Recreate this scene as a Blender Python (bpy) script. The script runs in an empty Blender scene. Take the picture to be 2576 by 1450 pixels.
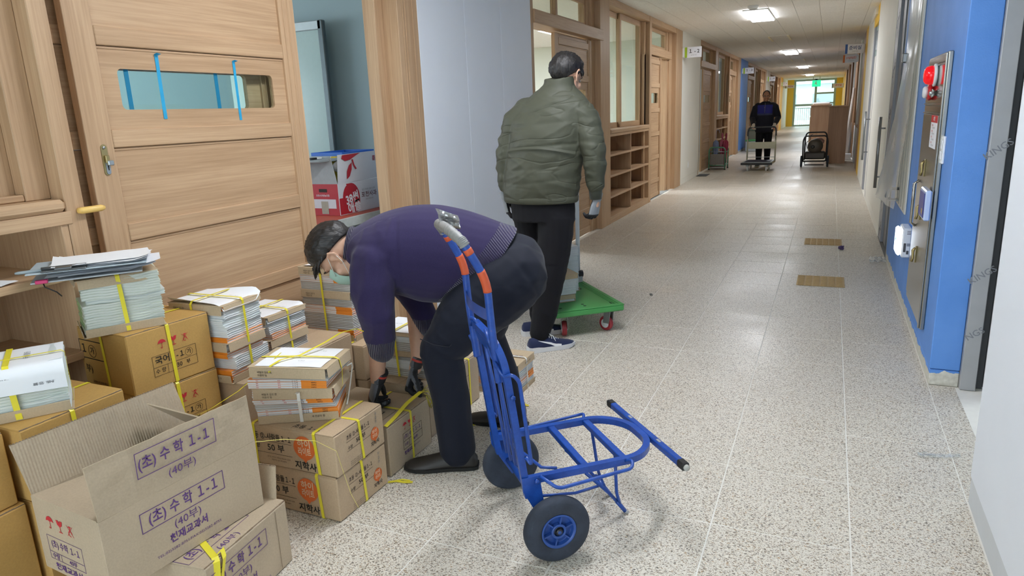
import bpy, bmesh, math, random
from mathutils import Vector, Matrix, Quaternion, noise
from math import sin, cos, pi, radians
random.seed(7)
SC = bpy.context.scene
COL = SC.collection

# ---------------------------------------------------------------- camera, sky, exposure
cam_data = bpy.data.cameras.new('camera')
cam = bpy.data.objects.new('camera', cam_data)
COL.objects.link(cam)
cam_data.sensor_fit = 'HORIZONTAL'
cam_data.sensor_width = 36.0
cam_data.lens = 36.0 * 1739.68 / 2576.0
cam_data.clip_start = 0.05
cam_data.clip_end = 300
def cam_matrix(pitch, yaw, roll, loc):
    cy, sy, cp, sp, cr, sr = cos(yaw), sin(yaw), cos(pitch), sin(pitch), cos(roll), sin(roll)
    B = Matrix(((1, 0, 0), (0, 0, -1), (0, 1, 0)))
    Ry = Matrix(((cy, 0, sy), (0, 1, 0), (-sy, 0, cy)))
    Rx = Matrix(((1, 0, 0), (0, cp, -sp), (0, sp, cp)))
    Rz = Matrix(((cr, -sr, 0), (sr, cr, 0), (0, 0, 1)))
    M = Rz @ Rx @ Ry @ B
    R = Matrix((M[0], -M[1], -M[2])).transposed()
    return Matrix.Translation(loc) @ R.to_4x4()
cam.matrix_world = cam_matrix(0.24627885, 0.43030468, -0.04170221, Vector((0, 0, 1.45)))
SC.camera = cam

world = bpy.data.worlds.new('world')
SC.world = world
world.use_nodes = True
bg = world.node_tree.nodes['Background']
bg.inputs['Color'].default_value = (0.80, 0.93, 1.0, 1)
bg.inputs['Strength'].default_value = 5.0

SC.view_settings.view_transform = 'Standard'
SC.view_settings.look = 'None'
SC.view_settings.exposure = 0.0
SC.view_settings.gamma = 1.0
SC.view_settings.use_curve_mapping = False
SC.cycles.use_denoising = True
SC.cycles.max_bounces = 10
SC.cycles.diffuse_bounces = 8
SC.cycles.glossy_bounces = 3
SC.cycles.transmission_bounces = 4
SC.cycles.transparent_max_bounces = 8
SC.cycles.sample_clamp_indirect = 6.0
SC.cycles.caustics_reflective = False
SC.cycles.caustics_refractive = False
PANEL_LIGHT = 40.0      # ceiling panels of the corridor
ROOM_LIGHT = 60.0       # W of the lamps inside the classrooms

# ---------------------------------------------------------------- colour and material helpers
def lin(c):
    if isinstance(c, str):
        c = tuple(int(c[i:i + 2], 16) for i in (0, 2, 4))
    r = []
    for v in c[:3]:
        v = v / 255.0
        r.append(v / 12.92 if v <= 0.04045 else ((v + 0.055) / 1.055) ** 2.4)
    return (r[0], r[1], r[2], 1.0)

def new_mat(name):
    m = bpy.data.materials.new(name)
    m.use_nodes = True
    nt = m.node_tree
    return m, nt, nt.nodes['Principled BSDF']

def N(nt, kind, **kw):
    n = nt.nodes.new(kind)
    for k, v in kw.items():
        if k in n.inputs:
            n.inputs[k].default_value = v
        else:
            setattr(n, k, v)
    return n

def ramp(nt, stops):
    n = nt.nodes.new('ShaderNodeValToRGB')
    e = n.color_ramp.elements
    while len(e) < len(stops):
        e.new(0.5)
    for k, (p, c) in enumerate(stops):
        e[k].position = p
        e[k].color = c if len(c) == 4 else (*c, 1)
    return n

def plain(name, col, rough=0.6, metal=0.0, var=0.06, scale=30.0, bump=0.0, bscale=200.0, spec=0.5, emit=None, estr=0.0, alpha=1.0, trans=0.0, coat=0.0):
    """a painted, plastic, paper or metal surface with slight mottling"""
    m, nt, b = new_mat(name)
    L = nt.links
    c = lin(col)
    tc = N(nt, 'ShaderNodeTexCoord')
    if var > 0:
        nz = N(nt, 'ShaderNodeTexNoise', Scale=scale, Detail=4.0)
        L.new(tc.outputs['Object'], nz.inputs['Vector'])
        r = ramp(nt, [(0.25, tuple(max(0, x * (1 - var)) for x in c[:3])), (0.75, tuple(min(1, x * (1 + var)) for x in c[:3]))])
        L.new(nz.outputs['Fac'], r.inputs['Fac'])
        L.new(r.outputs['Color'], b.inputs['Base Color'])
    else:
        b.inputs['Base Color'].default_value = c
    b.inputs['Roughness'].default_value = rough
    b.inputs['Metallic'].default_value = metal
    b.inputs['Specular IOR Level'].default_value = spec
    b.inputs['Coat Weight'].default_value = coat
    if bump > 0:
        n2 = N(nt, 'ShaderNodeTexNoise', Scale=bscale, Detail=3.0)
        L.new(tc.outputs['Object'], n2.inputs['Vector'])
        bp = N(nt, 'ShaderNodeBump', Strength=bump, Distance=0.002)
        L.new(n2.outputs['Fac'], bp.inputs['Height'])
        L.new(bp.outputs['Normal'], b.inputs['Normal'])
    if emit is not None:
        b.inputs['Emission Color'].default_value = lin(emit)
        b.inputs['Emission Strength'].default_value = estr
    if alpha < 1:
        b.inputs['Alpha'].default_value = alpha
    if trans > 0:
        b.inputs['Transmission Weight'].default_value = trans
    return m

def wood(name, light, dark, axis, rough=0.5, fine=1.6):
    """oak grain laminate whose grain runs along one axis of the object"""
    m, nt, b = new_mat(name)
    L = nt.links
    tc = N(nt, 'ShaderNodeTexCoord')
    mp = N(nt, 'ShaderNodeMapping')
    s = [55.0 * fine] * 3
    s['XYZ'.index(axis)] = 2.2
    mp.inputs['Scale'].default_value = s
    L.new(tc.outputs['Object'], mp.inputs['Vector'])
    n1 = N(nt, 'ShaderNodeTexNoise', Scale=1.0, Detail=6.0, Roughness=0.65, Distortion=0.3)
    L.new(mp.outputs['Vector'], n1.inputs['Vector'])
    mp2 = N(nt, 'ShaderNodeMapping')
    s2 = [9.0] * 3
    s2['XYZ'.index(axis)] = 0.8
    mp2.inputs['Scale'].default_value = s2
    L.new(tc.outputs['Object'], mp2.inputs['Vector'])
    n2 = N(nt, 'ShaderNodeTexNoise', Scale=1.0, Detail=3.0)
    L.new(mp2.outputs['Vector'], n2.inputs['Vector'])
    mx = N(nt, 'ShaderNodeMix', data_type='FLOAT')
    mx.inputs[0].default_value = 0.42
    L.new(n1.outputs['Fac'], mx.inputs[2])
    L.new(n2.outputs['Fac'], mx.inputs[3])
    r = ramp(nt, [(0.33, lin(dark)), (0.5, tuple((a + c) / 2 for a, c in zip(lin(dark), lin(light)))), (0.66, lin(light))])
    L.new(mx.outputs[0], r.inputs['Fac'])
    L.new(r.outputs['Color'], b.inputs['Base Color'])
    b.inputs['Roughness'].default_value = rough
    b.inputs['Specular IOR Level'].default_value = 0.35
    bp = N(nt, 'ShaderNodeBump', Strength=0.25, Distance=0.001)
    L.new(n1.outputs['Fac'], bp.inputs['Height'])
    L.new(bp.outputs['Normal'], b.inputs['Normal'])
    return m

# ---------------------------------------------------------------- geometry helpers
class MB:
    """collects simple shapes into one bmesh; build() links them as one object"""
    def __init__(s):
        s.bm = bmesh.new()
        s.mi = 0
    def _faces(s, fs):
        for f in fs:
            f.material_index = s.mi
    def box(s, a, b, bev=0.0, M=None):
        vs = [s.bm.verts.new((x, y, z)) for x in (a[0], b[0]) for y in (a[1], b[1]) for z in (a[2], b[2])]
        idx = ((0, 1, 3, 2), (4, 6, 7, 5), (0, 4, 5, 1), (2, 3, 7, 6), (0, 2, 6, 4), (1, 5, 7, 3))
        fs = [s.bm.faces.new([vs[i] for i in q]) for q in idx]
        s._faces(fs)
        allv = vs
        if bev > 0:
            es = list({e for f in fs for e in f.edges})
            r = bmesh.ops.bevel(s.bm, geom=es, offset=bev, segments=1, affect='EDGES', profile=0.5)
            s._faces(r['faces'])
            allv = list({v for f in r['faces'] for v in f.verts} | {v for v in vs if v.is_valid})
        if M is not None:
            for v in allv:
                v.co = M @ v.co
        return s
    def obox(s, o, u, v, w, bev=0.0):
        """box from corner o along three edge vectors"""
        M = Matrix((u, v, w)).transposed().to_4x4()
        M.translation = o
        lu, lv, lw = Vector(u).length, Vector(v).length, Vector(w).length
        M2 = Matrix((Vector(u) / lu, Vector(v) / lv, Vector(w) / lw)).transposed().to_4x4()
        M2.translation = o
        return s.box((0, 0, 0), (lu, lv, lw), bev, M2)
    def ring_loft(s, rings, cap=True, closed=False):
        R = [[s.bm.verts.new(p) for p in r] for r in rings]
        n = len(R[0])
        fs = []
        m = len(R)
        for i in range(m if closed else m - 1):
            A, B = R[i], R[(i + 1) % m]
            for k in range(n):
                try:
                    fs.append(s.bm.faces.new((A[k], A[(k + 1) % n], B[(k + 1) % n], B[k])))
                except ValueError:
                    pass
        if cap and not closed:
            fs.append(s.bm.faces.new(list(reversed(R[0]))))
            fs.append(s.bm.faces.new(R[-1]))
        s._faces(fs)
        for f in fs:
            f.smooth = True
        return s
    def tube(s, pts, r, n=10, cap=True, closed=False, flat=None, square=False):
        """tube through points; r may be a list; flat=(normal, ratio) squashes it"""
        P = [Vector(p) for p in pts]
        m = len(P)
        rs = r if isinstance(r, (list, tuple)) else [r] * m
        rings = []
        up = None
        for i in range(m):
            if closed:
                t = (P[(i + 1) % m] - P[i - 1]).normalized()
            else:
                t = (P[min(i + 1, m - 1)] - P[max(i - 1, 0)]).normalized()
            if up is None:
                h = Vector((0, 0, 1)) if abs(t.z) < 0.9 else Vector((1, 0, 0))
                up = (h - t * h.dot(t)).normalized()
            else:
                up = (up - t * up.dot(t))
                up = up.normalized() if up.length > 1e-6 else t.orthogonal().normalized()
            sd = t.cross(up)
            # keep the width at a bend
            k = 1.0
            if 0 < i < m - 1 or closed:
                a = (P[i] - P[i - 1]).normalized()
                k = 1.0 / max(0.5, abs(a.dot(t)))
            ring = []
            for j in range(n):
                an = 2 * pi * j / n + (pi / 4 if square else 0)
                d = up * cos(an) + sd * sin(an)
                ring.append(P[i] + d * rs[i] * (1.0 if k <= 1.01 else 1.0))
            rings.append(ring)
        s.ring_loft(rings, cap, closed)
        return s
    def cyl(s, a, b, r, n=16, r2=None):
        return s.tube([a, b], [r, r if r2 is None else r2], n)
    def lathe(s, prof, M=None, n=24):
        """profile [(radius, z)] turned about z"""
        rings = []
        for rr, z in prof:
            rings.append([Vector((rr * cos(2 * pi * k / n), rr * sin(2 * pi * k / n), z)) for k in range(n)])
        if M is not None:
            rings = [[M @ p for p in ring] for ring in rings]
        return s.ring_loft(rings, cap=True)
    def prism(s, outline, h, M=None):
        """outline in xy raised by h along z"""
        a = [Vector((x, y, 0)) for x, y in outline]
        b = [Vector((x, y, h)) for x, y in outline]
        if M is not None:
            a = [M @ p for p in a]
            b = [M @ p for p in b]
        va = [s.bm.verts.new(p) for p in a]
        vb = [s.bm.verts.new(p) for p in b]
        n = len(va)
        fs = [s.bm.faces.new(list(reversed(va))), s.bm.faces.new(vb)]
        for k in range(n):
            fs.append(s.bm.faces.new((va[k], va[(k + 1) % n], vb[(k + 1) % n], vb[k])))
        s._faces(fs)
        return s
    def poly(s, pts):
        f = s.bm.faces.new([s.bm.verts.new(p) for p in pts])
        s._faces([f])
        return s
    def grid(s, fn, nu, nv):
        V = [[s.bm.verts.new(fn(i / nu, j / nv)) for j in range(nv + 1)] for i in range(nu + 1)]
        fs = [s.bm.faces.new((V[i][j], V[i + 1][j], V[i + 1][j + 1], V[i][j + 1])) for i in range(nu) for j in range(nv)]
        s._faces(fs)
        for f in fs:
            f.smooth = True
        return s
    def mesh(s, name, mats, smooth=None, normals=True):
        if normals:
            bmesh.ops.recalc_face_normals(s.bm, faces=s.bm.faces)
        me = bpy.data.meshes.new(name)
        s.bm.to_mesh(me)
        s.bm.free()
        for mt in (mats if isinstance(mats, (list, tuple)) else [mats]):
            me.materials.append(mt)
        if smooth is not None:
            me.polygons.foreach_set('use_smooth', [smooth] * len(me.polygons))
        return me
    def build(s, name, mats, parent=None, smooth=None, normals=True, M=None):
        return link(name, s.mesh(name, mats, smooth, normals), parent, M)

def link(name, me, parent=None, M=None):
    o = bpy.data.objects.new(name, me)
    COL.objects.link(o)
    if parent is not None:
        o.parent = parent
    if M is not None:
        o.matrix_local = M
    return o

def tag(o, label=None, cat=None, group=None, kind=None):
    if label: o['label'] = label
    if cat: o['category'] = cat
    if group: o['group'] = group
    if kind: o['kind'] = kind
    return o

def thing(name, label, cat, loc=(0, 0, 0), rz=0.0, group=None):
    o = bpy.data.objects.new(name, None)
    COL.objects.link(o)
    o.empty_display_size = 0.1
    o.location = loc
    o.rotation_euler = (0, 0, rz)
    return tag(o, label, cat, group)

def struct(name, parent=None):
    o = bpy.data.objects.new(name, None)
    COL.objects.link(o)
    if parent: o.parent = parent
    o['kind'] = 'structure'
    return o

def frame_matrix(o, u, v):
    """placement whose x runs along u, y along v, z out of the surface"""
    u = Vector(u).normalized()
    v = Vector(v)
    v = (v - u * v.dot(u)).normalized()
    w = u.cross(v)
    M = Matrix((u, v, w)).transposed().to_4x4()
    M.translation = Vector(o)
    return M

_txt = {}
def text_mesh(body, size, bold=0.0, width=None, mat=None, align='CENTER'):
    key = (body, size, bold, width, mat.name if mat else '', align)
    if key in _txt:
        return _txt[key]
    c = bpy.data.curves.new('lettering', 'FONT')
    c.body = body
    c.size = size
    c.align_x = align
    c.align_y = 'CENTER'
    c.resolution_u = 2
    c.offset = bold * size
    c.fill_mode = 'FRONT'
    o = bpy.data.objects.new('lettering', c)
    me = bpy.data.meshes.new_from_object(o)
    bpy.data.objects.remove(o)
    if width and len(me.vertices):
        xs = [v.co.x for v in me.vertices]
        w = max(xs) - min(xs)
        k = width / max(w, 1e-6)
        for v in me.vertices:
            v.co.x *= k
    me.materials.clear()
    if mat: me.materials.append(mat)
    _txt[key] = me
    return me

def text(body, size, parent, o, u, v, mat, bold=0.0, width=None, name='lettering', align='CENTER'):
    return link(name, text_mesh(body, size, bold, width, mat, align), parent, frame_matrix(o, u, v))
# ---------------------------------------------------------------- materials
WD_L, WD_D = 'C6A785', 'A38363'
M_wv = wood('oak_vertical', WD_L, WD_D, 'Z')
M_wh = wood('oak_along', WD_L, WD_D, 'Y')
M_wx = wood('oak_across', WD_L, WD_D, 'X')
M_white = plain('white_paint', 'E6ECF4', 0.55, var=0.015, scale=3, bump=0.08, bscale=400)
M_whiter = plain('warm_white_paint', 'E8E8E2', 0.6, var=0.02, scale=3, bump=0.1, bscale=300)
M_room = plain('classroom_paint', 'DDE3DA', 0.7, var=0.01, scale=2)
M_teal = plain('teal_paint', '94ABB2', 0.6, var=0.03, scale=4, bump=0.1, bscale=150)
M_wains = plain('blue_wainscot', '35689A', 0.6, var=0.05, scale=8, bump=0.15, bscale=120)
M_yellow = plain('yellow_paint', 'F0C64C', 0.6, var=0.03)
M_dark = plain('dark_recess', '2A2522', 0.8)
M_grout = plain('cement_grout', 'E2DFD7', 0.8, var=0.05, scale=20)
M_alu = plain('aluminium', 'A9B4B8', 0.4, metal=0.4, var=0.03)
M_white_plastic = plain('white_plastic', 'E6E8EA', 0.35, var=0.01)
M_black = plain('black_plastic', '17181A', 0.5, var=0.1)
M_steelgrey = plain('grey_steel_frame', 'A8A9AA', 0.5, metal=0.3, var=0.06, scale=9)
M_gap = plain('dark_door_edge', '4A4B4E', 0.6, var=0.05)

def blue_wall_mat():
    """blue paint with a ragged unpainted plaster edge above the floor"""
    m, nt, b = new_mat('blue_wall_paint')
    L = nt.links
    g = N(nt, 'ShaderNodeNewGeometry')
    sp = N(nt, 'ShaderNodeSeparateXYZ')
    L.new(g.outputs['Position'], sp.inputs[0])
    nz = N(nt, 'ShaderNodeTexNoise', Scale=9.0, Detail=5.0)
    L.new(g.outputs['Position'], nz.inputs['Vector'])
    ma = N(nt, 'ShaderNodeMath', operation='MULTIPLY_ADD')
    L.new(nz.outputs['Fac'], ma.inputs[0])
    ma.inputs[1].default_value = -0.10
    L.new(sp.outputs['Z'], ma.inputs[2])
    gt = N(nt, 'ShaderNodeMath', operation='GREATER_THAN')
    L.new(ma.outputs[0], gt.inputs[0])
    gt.inputs[1].default_value = 0.012
    n2 = N(nt, 'ShaderNodeTexNoise', Scale=40.0, Detail=4.0)
    L.new(g.outputs['Position'], n2.inputs['Vector'])
    pl = ramp(nt, [(0.3, lin('B9B5A8')), (0.7, lin('D9D6CA'))])
    L.new(n2.outputs['Fac'], pl.inputs['Fac'])
    n3 = N(nt, 'ShaderNodeTexNoise', Scale=4.0, Detail=4.0)
    L.new(g.outputs['Position'], n3.inputs['Vector'])
    bl = ramp(nt, [(0.3, lin('5288D2')), (0.7, lin('6094DC'))])
    L.new(n3.outputs['Fac'], bl.inputs['Fac'])
    mx = N(nt, 'ShaderNodeMix', data_type='RGBA')
    L.new(gt.outputs[0], mx.inputs[0])
    L.new(pl.outputs['Color'], mx.inputs[6])
    L.new(bl.outputs['Color'], mx.inputs[7])
    L.new(mx.outputs[2], b.inputs['Base Color'])
    b.inputs['Roughness'].default_value = 0.55
    n4 = N(nt, 'ShaderNodeTexNoise', Scale=150.0, Detail=3.0)
    L.new(g.outputs['Position'], n4.inputs['Vector'])
    bp = N(nt, 'ShaderNodeBump', Strength=0.35, Distance=0.003)
    L.new(n4.outputs['Fac'], bp.inputs['Height'])
    L.new(bp.outputs['Normal'], b.inputs['Normal'])
    return m
M_blue = blue_wall_mat()

def terrazzo():
    m, nt, b = new_mat('terrazzo')
    L = nt.links
    g = N(nt, 'ShaderNodeNewGeometry')
    nz = N(nt, 'ShaderNodeTexNoise', Scale=60.0, Detail=2.0)
    L.new(g.outputs['Position'], nz.inputs['Vector'])
    add = N(nt, 'ShaderNodeMix', data_type='VECTOR')
    add.inputs[0].default_value = 0.012
    L.new(g.outputs['Position'], add.inputs[4])
    L.new(nz.outputs['Color'], add.inputs[5])
    base = ramp(nt, [(0.35, lin('CFC8BB')), (0.65, lin('E2DCD0'))])
    nb = N(nt, 'ShaderNodeTexNoise', Scale=120.0, Detail=3.0)
    L.new(g.outputs['Position'], nb.inputs['Vector'])
    L.new(nb.outputs['Fac'], base.inputs['Fac'])
    col = base.outputs['Color']
    chips = (('3A332C', '8C7B66', '6A6660', 88.0, 0.40, 0.42), ('7D6A52', 'A89A88', '55504B', 135.0, 0.42, 0.5), ('9A948A', '6F665C', 'B5A993', 210.0, 0.40, 0.5))
    for k, (c1, c2, c3, sc, th, keep) in enumerate(chips):
        mp = N(nt, 'ShaderNodeMapping')
        mp.inputs['Location'].default_value = (k * 3.1, k * 1.7, 0)
        mp.inputs['Rotation'].default_value = (0, 0, 0.5 * k)
        mp.inputs['Scale'].default_value = (1.0, 1.45, 0.0)
        L.new(add.outputs[1], mp.inputs['Vector'])
        v = N(nt, 'ShaderNodeTexVoronoi', Scale=sc, Randomness=1.0)
        v.voronoi_dimensions = '2D'
        L.new(mp.outputs['Vector'], v.inputs['Vector'])
        sep = N(nt, 'ShaderNodeSeparateColor')
        L.new(v.outputs['Color'], sep.inputs[0])
        lt = N(nt, 'ShaderNodeMath', operation='LESS_THAN')
        L.new(v.outputs['Distance'], lt.inputs[0])
        # size differs from chip to chip
        rs = N(nt, 'ShaderNodeMath', operation='MULTIPLY')
        L.new(sep.outputs[1], rs.inputs[0])
        rs.inputs[1].default_value = th
        L.new(rs.outputs[0], lt.inputs[1])
        kp = N(nt, 'ShaderNodeMath', operation='LESS_THAN')
        L.new(sep.outputs[2], kp.inputs[0])
        kp.inputs[1].default_value = keep + 0.3
        mk = N(nt, 'ShaderNodeMath', operation='MULTIPLY')
        L.new(lt.outputs[0], mk.inputs[0])
        L.new(kp.outputs[0], mk.inputs[1])
        cr = ramp(nt, [(0.0, lin(c1)), (0.45, lin(c2)), (0.8, lin(c3)), (1.0, lin('B08E66'))])
        L.new(sep.outputs[0], cr.inputs['Fac'])
        mx = N(nt, 'ShaderNodeMix', data_type='RGBA')
        L.new(mk.outputs[0], mx.inputs[0])
        L.new(col, mx.inputs[6])
        L.new(cr.outputs['Color'], mx.inputs[7])
        col = mx.outputs[2]
    # scuffs and dust left by the building work
    nd = N(nt, 'ShaderNodeTexNoise', Scale=1.3, Detail=5.0, Roughness=0.6)
    L.new(g.outputs['Position'], nd.inputs['Vector'])
    rd = ramp(nt, [(0.35, (0, 0, 0)), (0.7, (1, 1, 1))])
    L.new(nd.outputs['Fac'], rd.inputs['Fac'])
    md = N(nt, 'ShaderNodeMath', operation='MULTIPLY')
    L.new(rd.outputs['Color'], md.inputs[0])
    md.inputs[1].default_value = 0.22
    mx = N(nt, 'ShaderNodeMix', data_type='RGBA')
    L.new(md.outputs[0], mx.inputs[0])
    L.new(col, mx.inputs[6])
    mx.inputs[7].default_value = lin('CFC9BE')
    L.new(mx.outputs[2], b.inputs['Base Color'])
    rr = ramp(nt, [(0.3, (0.28, 0.28, 0.28)), (0.7, (0.5, 0.5, 0.5))])
    L.new(nd.outputs['Fac'], rr.inputs['Fac'])
    L.new(rr.outputs['Color'], b.inputs['Roughness'])
    b.inputs['Specular IOR Level'].default_value = 0.4
    return m
M_terr = terrazzo()

def ceiling_mat():
    m, nt, b = new_mat('ceiling_board')
    L = nt.links
    g = N(nt, 'ShaderNodeNewGeometry')
    n = N(nt, 'ShaderNodeTexNoise', Scale=45.0, Detail=5.0, Roughness=0.7)
    L.new(g.outputs['Position'], n.inputs['Vector'])
    r = ramp(nt, [(0.35, lin('E3E0DA')), (0.6, lin('F0EEE9'))])
    L.new(n.outputs['Fac'], r.inputs['Fac'])
    L.new(r.outputs['Color'], b.inputs['Base Color'])
    b.inputs['Roughness'].default_value = 0.9
    bp = N(nt, 'ShaderNodeBump', Strength=0.5, Distance=0.004)
    L.new(n.outputs['Fac'], bp.inputs['Height'])
    L.new(bp.outputs['Normal'], b.inputs['Normal'])
    return m
M_ceil = ceiling_mat()

def glass_mat(name, tint, refl=0.10):
    m, nt, b = new_mat(name)
    L = nt.links
    out = nt.nodes['Material Output']
    tr = N(nt, 'ShaderNodeBsdfTransparent')
    tr.inputs['Color'].default_value = lin(tint)
    gl = N(nt, 'ShaderNodeBsdfGlossy')
    gl.inputs['Roughness'].default_value = 0.02
    lw = N(nt, 'ShaderNodeLayerWeight', Blend=0.5)
    pw = N(nt, 'ShaderNodeMath', operation='POWER')
    L.new(lw.outputs['Facing'], pw.inputs[0])
    pw.inputs[1].default_value = 4.0
    fr = N(nt, 'ShaderNodeMath', operation='MULTIPLY_ADD')
    L.new(pw.outputs[0], fr.inputs[0])
    fr.inputs[1].default_value = 0.5
    fr.inputs[2].default_value = 0.035
    mx = N(nt, 'ShaderNodeMixShader')
    L.new(fr.outputs[0], mx.inputs[0])
    L.new(tr.outputs[0], mx.inputs[1])
    L.new(gl.outputs[0], mx.inputs[2])
    L.new(mx.outputs[0], out.inputs['Surface'])
    nt.nodes.remove(b)
    return m
M_glass = glass_mat('clear_glass', 'F4FAF8')
M_panel = plain('lit_panel_diffuser', 'FFFFFF', 0.4, var=0, emit='F6F9FF', estr=PANEL_LIGHT)
M_roompanel = plain('classroom_panel_diffuser', 'FFFFFF', 0.4, var=0, emit='EEF6FF', estr=62.0)

XL, XR, ZC, YE = -2.54, 0.548, 2.785, 47.5
TS = 0.4515
TX0, TY0 = 0.153, 1.371

# ---------------------------------------------------------------- floor and ceiling
fl = MB().box((XL - 7.5, -4, -0.12), (XR + 2.2, YE + 0.4, -0.0015)).build('floor', M_grout)
fl['kind'] = 'structure'
tile = MB().box((0.0024, 0.0024, -0.02), (TS - 0.0024, TS - 0.0024, 0), 0.0012).mesh('floor_tile', M_terr)
edge_w = XR - TX0
tile_r = MB().box((0.0024, 0.0024, -0.02), (edge_w - 0.002, TS - 0.0024, 0), 0.0012).mesh('floor_tile_edge', M_terr)
rnd = random.Random(3)
nrow = 42
for r in range(nrow):
    for c in range(7):
        o = link('floor_tile', tile_r if c == 0 else tile, fl)
        o.location = (TX0 - c * TS, TY0 + r * TS, rnd.uniform(-0.0006, 0.0004))
far = MB()
for r in range(-6, 0):
    for c in range(7):
        x = TX0 - c * TS
        w = edge_w if c == 0 else TS
        far.box((x + 0.0024, TY0 + r * TS + 0.0024, -0.02), (x + w - 0.0024, TY0 + (r + 1) * TS - 0.0024, 0))
for r in range(nrow, int((YE - TY0) / TS) + 1):
    for c in range(7):
        x = TX0 - c * TS
        w = edge_w if c == 0 else TS
        far.box((x + 0.0024, TY0 + r * TS + 0.0024, -0.02), (x + w - 0.0024, min(YE, TY0 + (r + 1) * TS - 0.0024), 0))
far.build('far_floor_tile', M_terr, fl)['kind'] = 'stuff'
# doorway strip beside the blue wall
M_gran = plain('dark_granite', '56534F', 0.6, var=0.35, scale=260)
for k, (y0, y1) in enumerate(((2.74, 3.18), (3.185, 3.64), (3.645, 3.93))):
    MB().box((XR + 0.002, y0, -0.02), (0.668, y1, 0), 0.001).build('doorway_floor_strip', M_terr, fl)
MB().box((0.672, 2.74, -0.02), (1.6, 3.92, -0.002), 0.001).build('granite_threshold', M_gran, fl)
MB().box((XR, 7.16, -0.02), (1.2, 8.4, 0.001), 0.001).build('granite_threshold', M_gran, fl)

cl = MB().box((XL - 7.5, -4, ZC + 0.012), (XR + 2.2, YE + 0.4, ZC + 0.2)).build('ceiling', plain('ceiling_joint', 'A8A49C', 0.9))
cl['kind'] = 'structure'
CW, CLn = 0.3335, 0.667
ctile = MB().box((0.0015, 0.0015, 0), (CW - 0.0015, CLn - 0.0015, 0.014), 0.0015).mesh('ceiling_board', M_ceil)
cfar = MB()
x0 = -2.58
for c in range(10):
    x = x0 + c * CW
    off = (c % 2) * CLn / 2
    y = -3.9 - off
    while y < YE:
        w = CW if c < 9 else XR + 0.2 - x
        if 8.4 < y < 28.2 and c < 9:
            o = link('ceiling_board', ctile, cl)
            o.location = (x, y, ZC)
        else:
            cfar.box((x + 0.0015, y + 0.0015, ZC), (x + w - 0.0015, min(YE, y + CLn - 0.0015), ZC + 0.014))
        y += CLn
cfar.build('far_ceiling_board', M_ceil, cl)['kind'] = 'stuff'

# corridor lamps and vents
LX = -1.10
lamp_frame = MB().box((-0.175, -0.70, -0.020), (0.175, 0.70, 0.0), 0.004).mesh('lamp_frame', M_white_plastic)
lamp_diff = MB().box((-0.168, -0.693, -0.036), (0.168, 0.693, -0.0205), 0.004).mesh('lamp_diffuser', M_panel)
lamp_names = ['nearest bright ceiling panel lamp, out of frame above the bent man', 'largest glowing ceiling panel lamp in view, beside the round smoke detector',
              'second glowing ceiling panel lamp along the corridor', 'third and smaller glowing ceiling panel lamp along the corridor',
              'farthest glowing ceiling panel lamp, near the green exit sign']
for k in range(-1, 5):
    y = 2.75 + 9.2 * k
    lab = lamp_names[k] if k >= 0 else 'ceiling panel lamp behind the photographer'
    t = thing('ceiling_lamp', lab, 'ceiling lamp', (LX, y, ZC), 0, 'corridor ceiling lamps')
    link('lamp_frame', lamp_frame, t)
    link('lamp_diffuser', lamp_diff, t)
vent_names = ['large square ceiling vent with two bright side slots', 'second ceiling vent with bright side slots, farther on', 'farthest ceiling vent with bright side slots']
M_slot = plain('vent_slot_light', 'F5EBC8', 0.5)
for k, y in enumerate((16.45, 25.3, 34.6)):
    t = thing('ceiling_vent', vent_names[k], 'vent', (-1.08, y, ZC), 0, 'corridor ceiling vents')
    MB().box((-0.20, -0.62, -0.012), (0.20, 0.62, 0), 0.003).build('vent_plate', M_ceil, t)
    for s in (-1, 1):
        MB().box((s * 0.185 - 0.022, -0.6, -0.02), (s * 0.185 + 0.022, 0.6, -0.0125), 0.002).build('vent_slot', M_slot, t)
t = thing('smoke_detector', 'round white smoke detector on the ceiling beside the largest lamp', 'smoke detector', (-1.09, 10.85, ZC))
MB().lathe([(0.075, 0), (0.075, -0.02), (0.055, -0.045), (0.03, -0.05)]).build('detector_body', M_white_plastic, t)
MB().lathe([(0.06, -0.0), (0.068, -0.026), (0.045, -0.052), (0.02, -0.055)]).build('detector_grille', M_steelgrey, t)

# ---------------------------------------------------------------- left wall: three classrooms in a row
def tone(k):
    return {0: M_white, 1: M_whiter, 2: M_blue, 3: M_whiter, 4: M_yellow}[k]
wl = struct('wall_left')
def wall_piece(y0, y1, mt, seams=()):
    ys = [y0] + list(seams) + [y1]
    for a, c in zip(ys[:-1], ys[1:]):
        MB().box((XL - 0.2, a + 0.001, 0.11), (XL, c - 0.001, ZC + 0.02), 0.0015).build('wall_panel', mt, wl)
    MB().box((XL - 0.2, y0, 0), (XL - 0.003, y1, 0.108), 0.002).build('baseboard', mt, wl)
wall_piece(4.215, 6.18, M_white, (4.886, 5.528))
wall_piece(13.415, 15.38, M_whiter)
wall_piece(22.615, 24.58, M_blue)
wall_piece(31.815, 33.78, M_whiter)
wall_piece(41.015, 43.0, M_yellow)
wall_piece(43.0, YE, M_whiter)
wall_piece(-4.0, -2.9, M_white)

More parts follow.
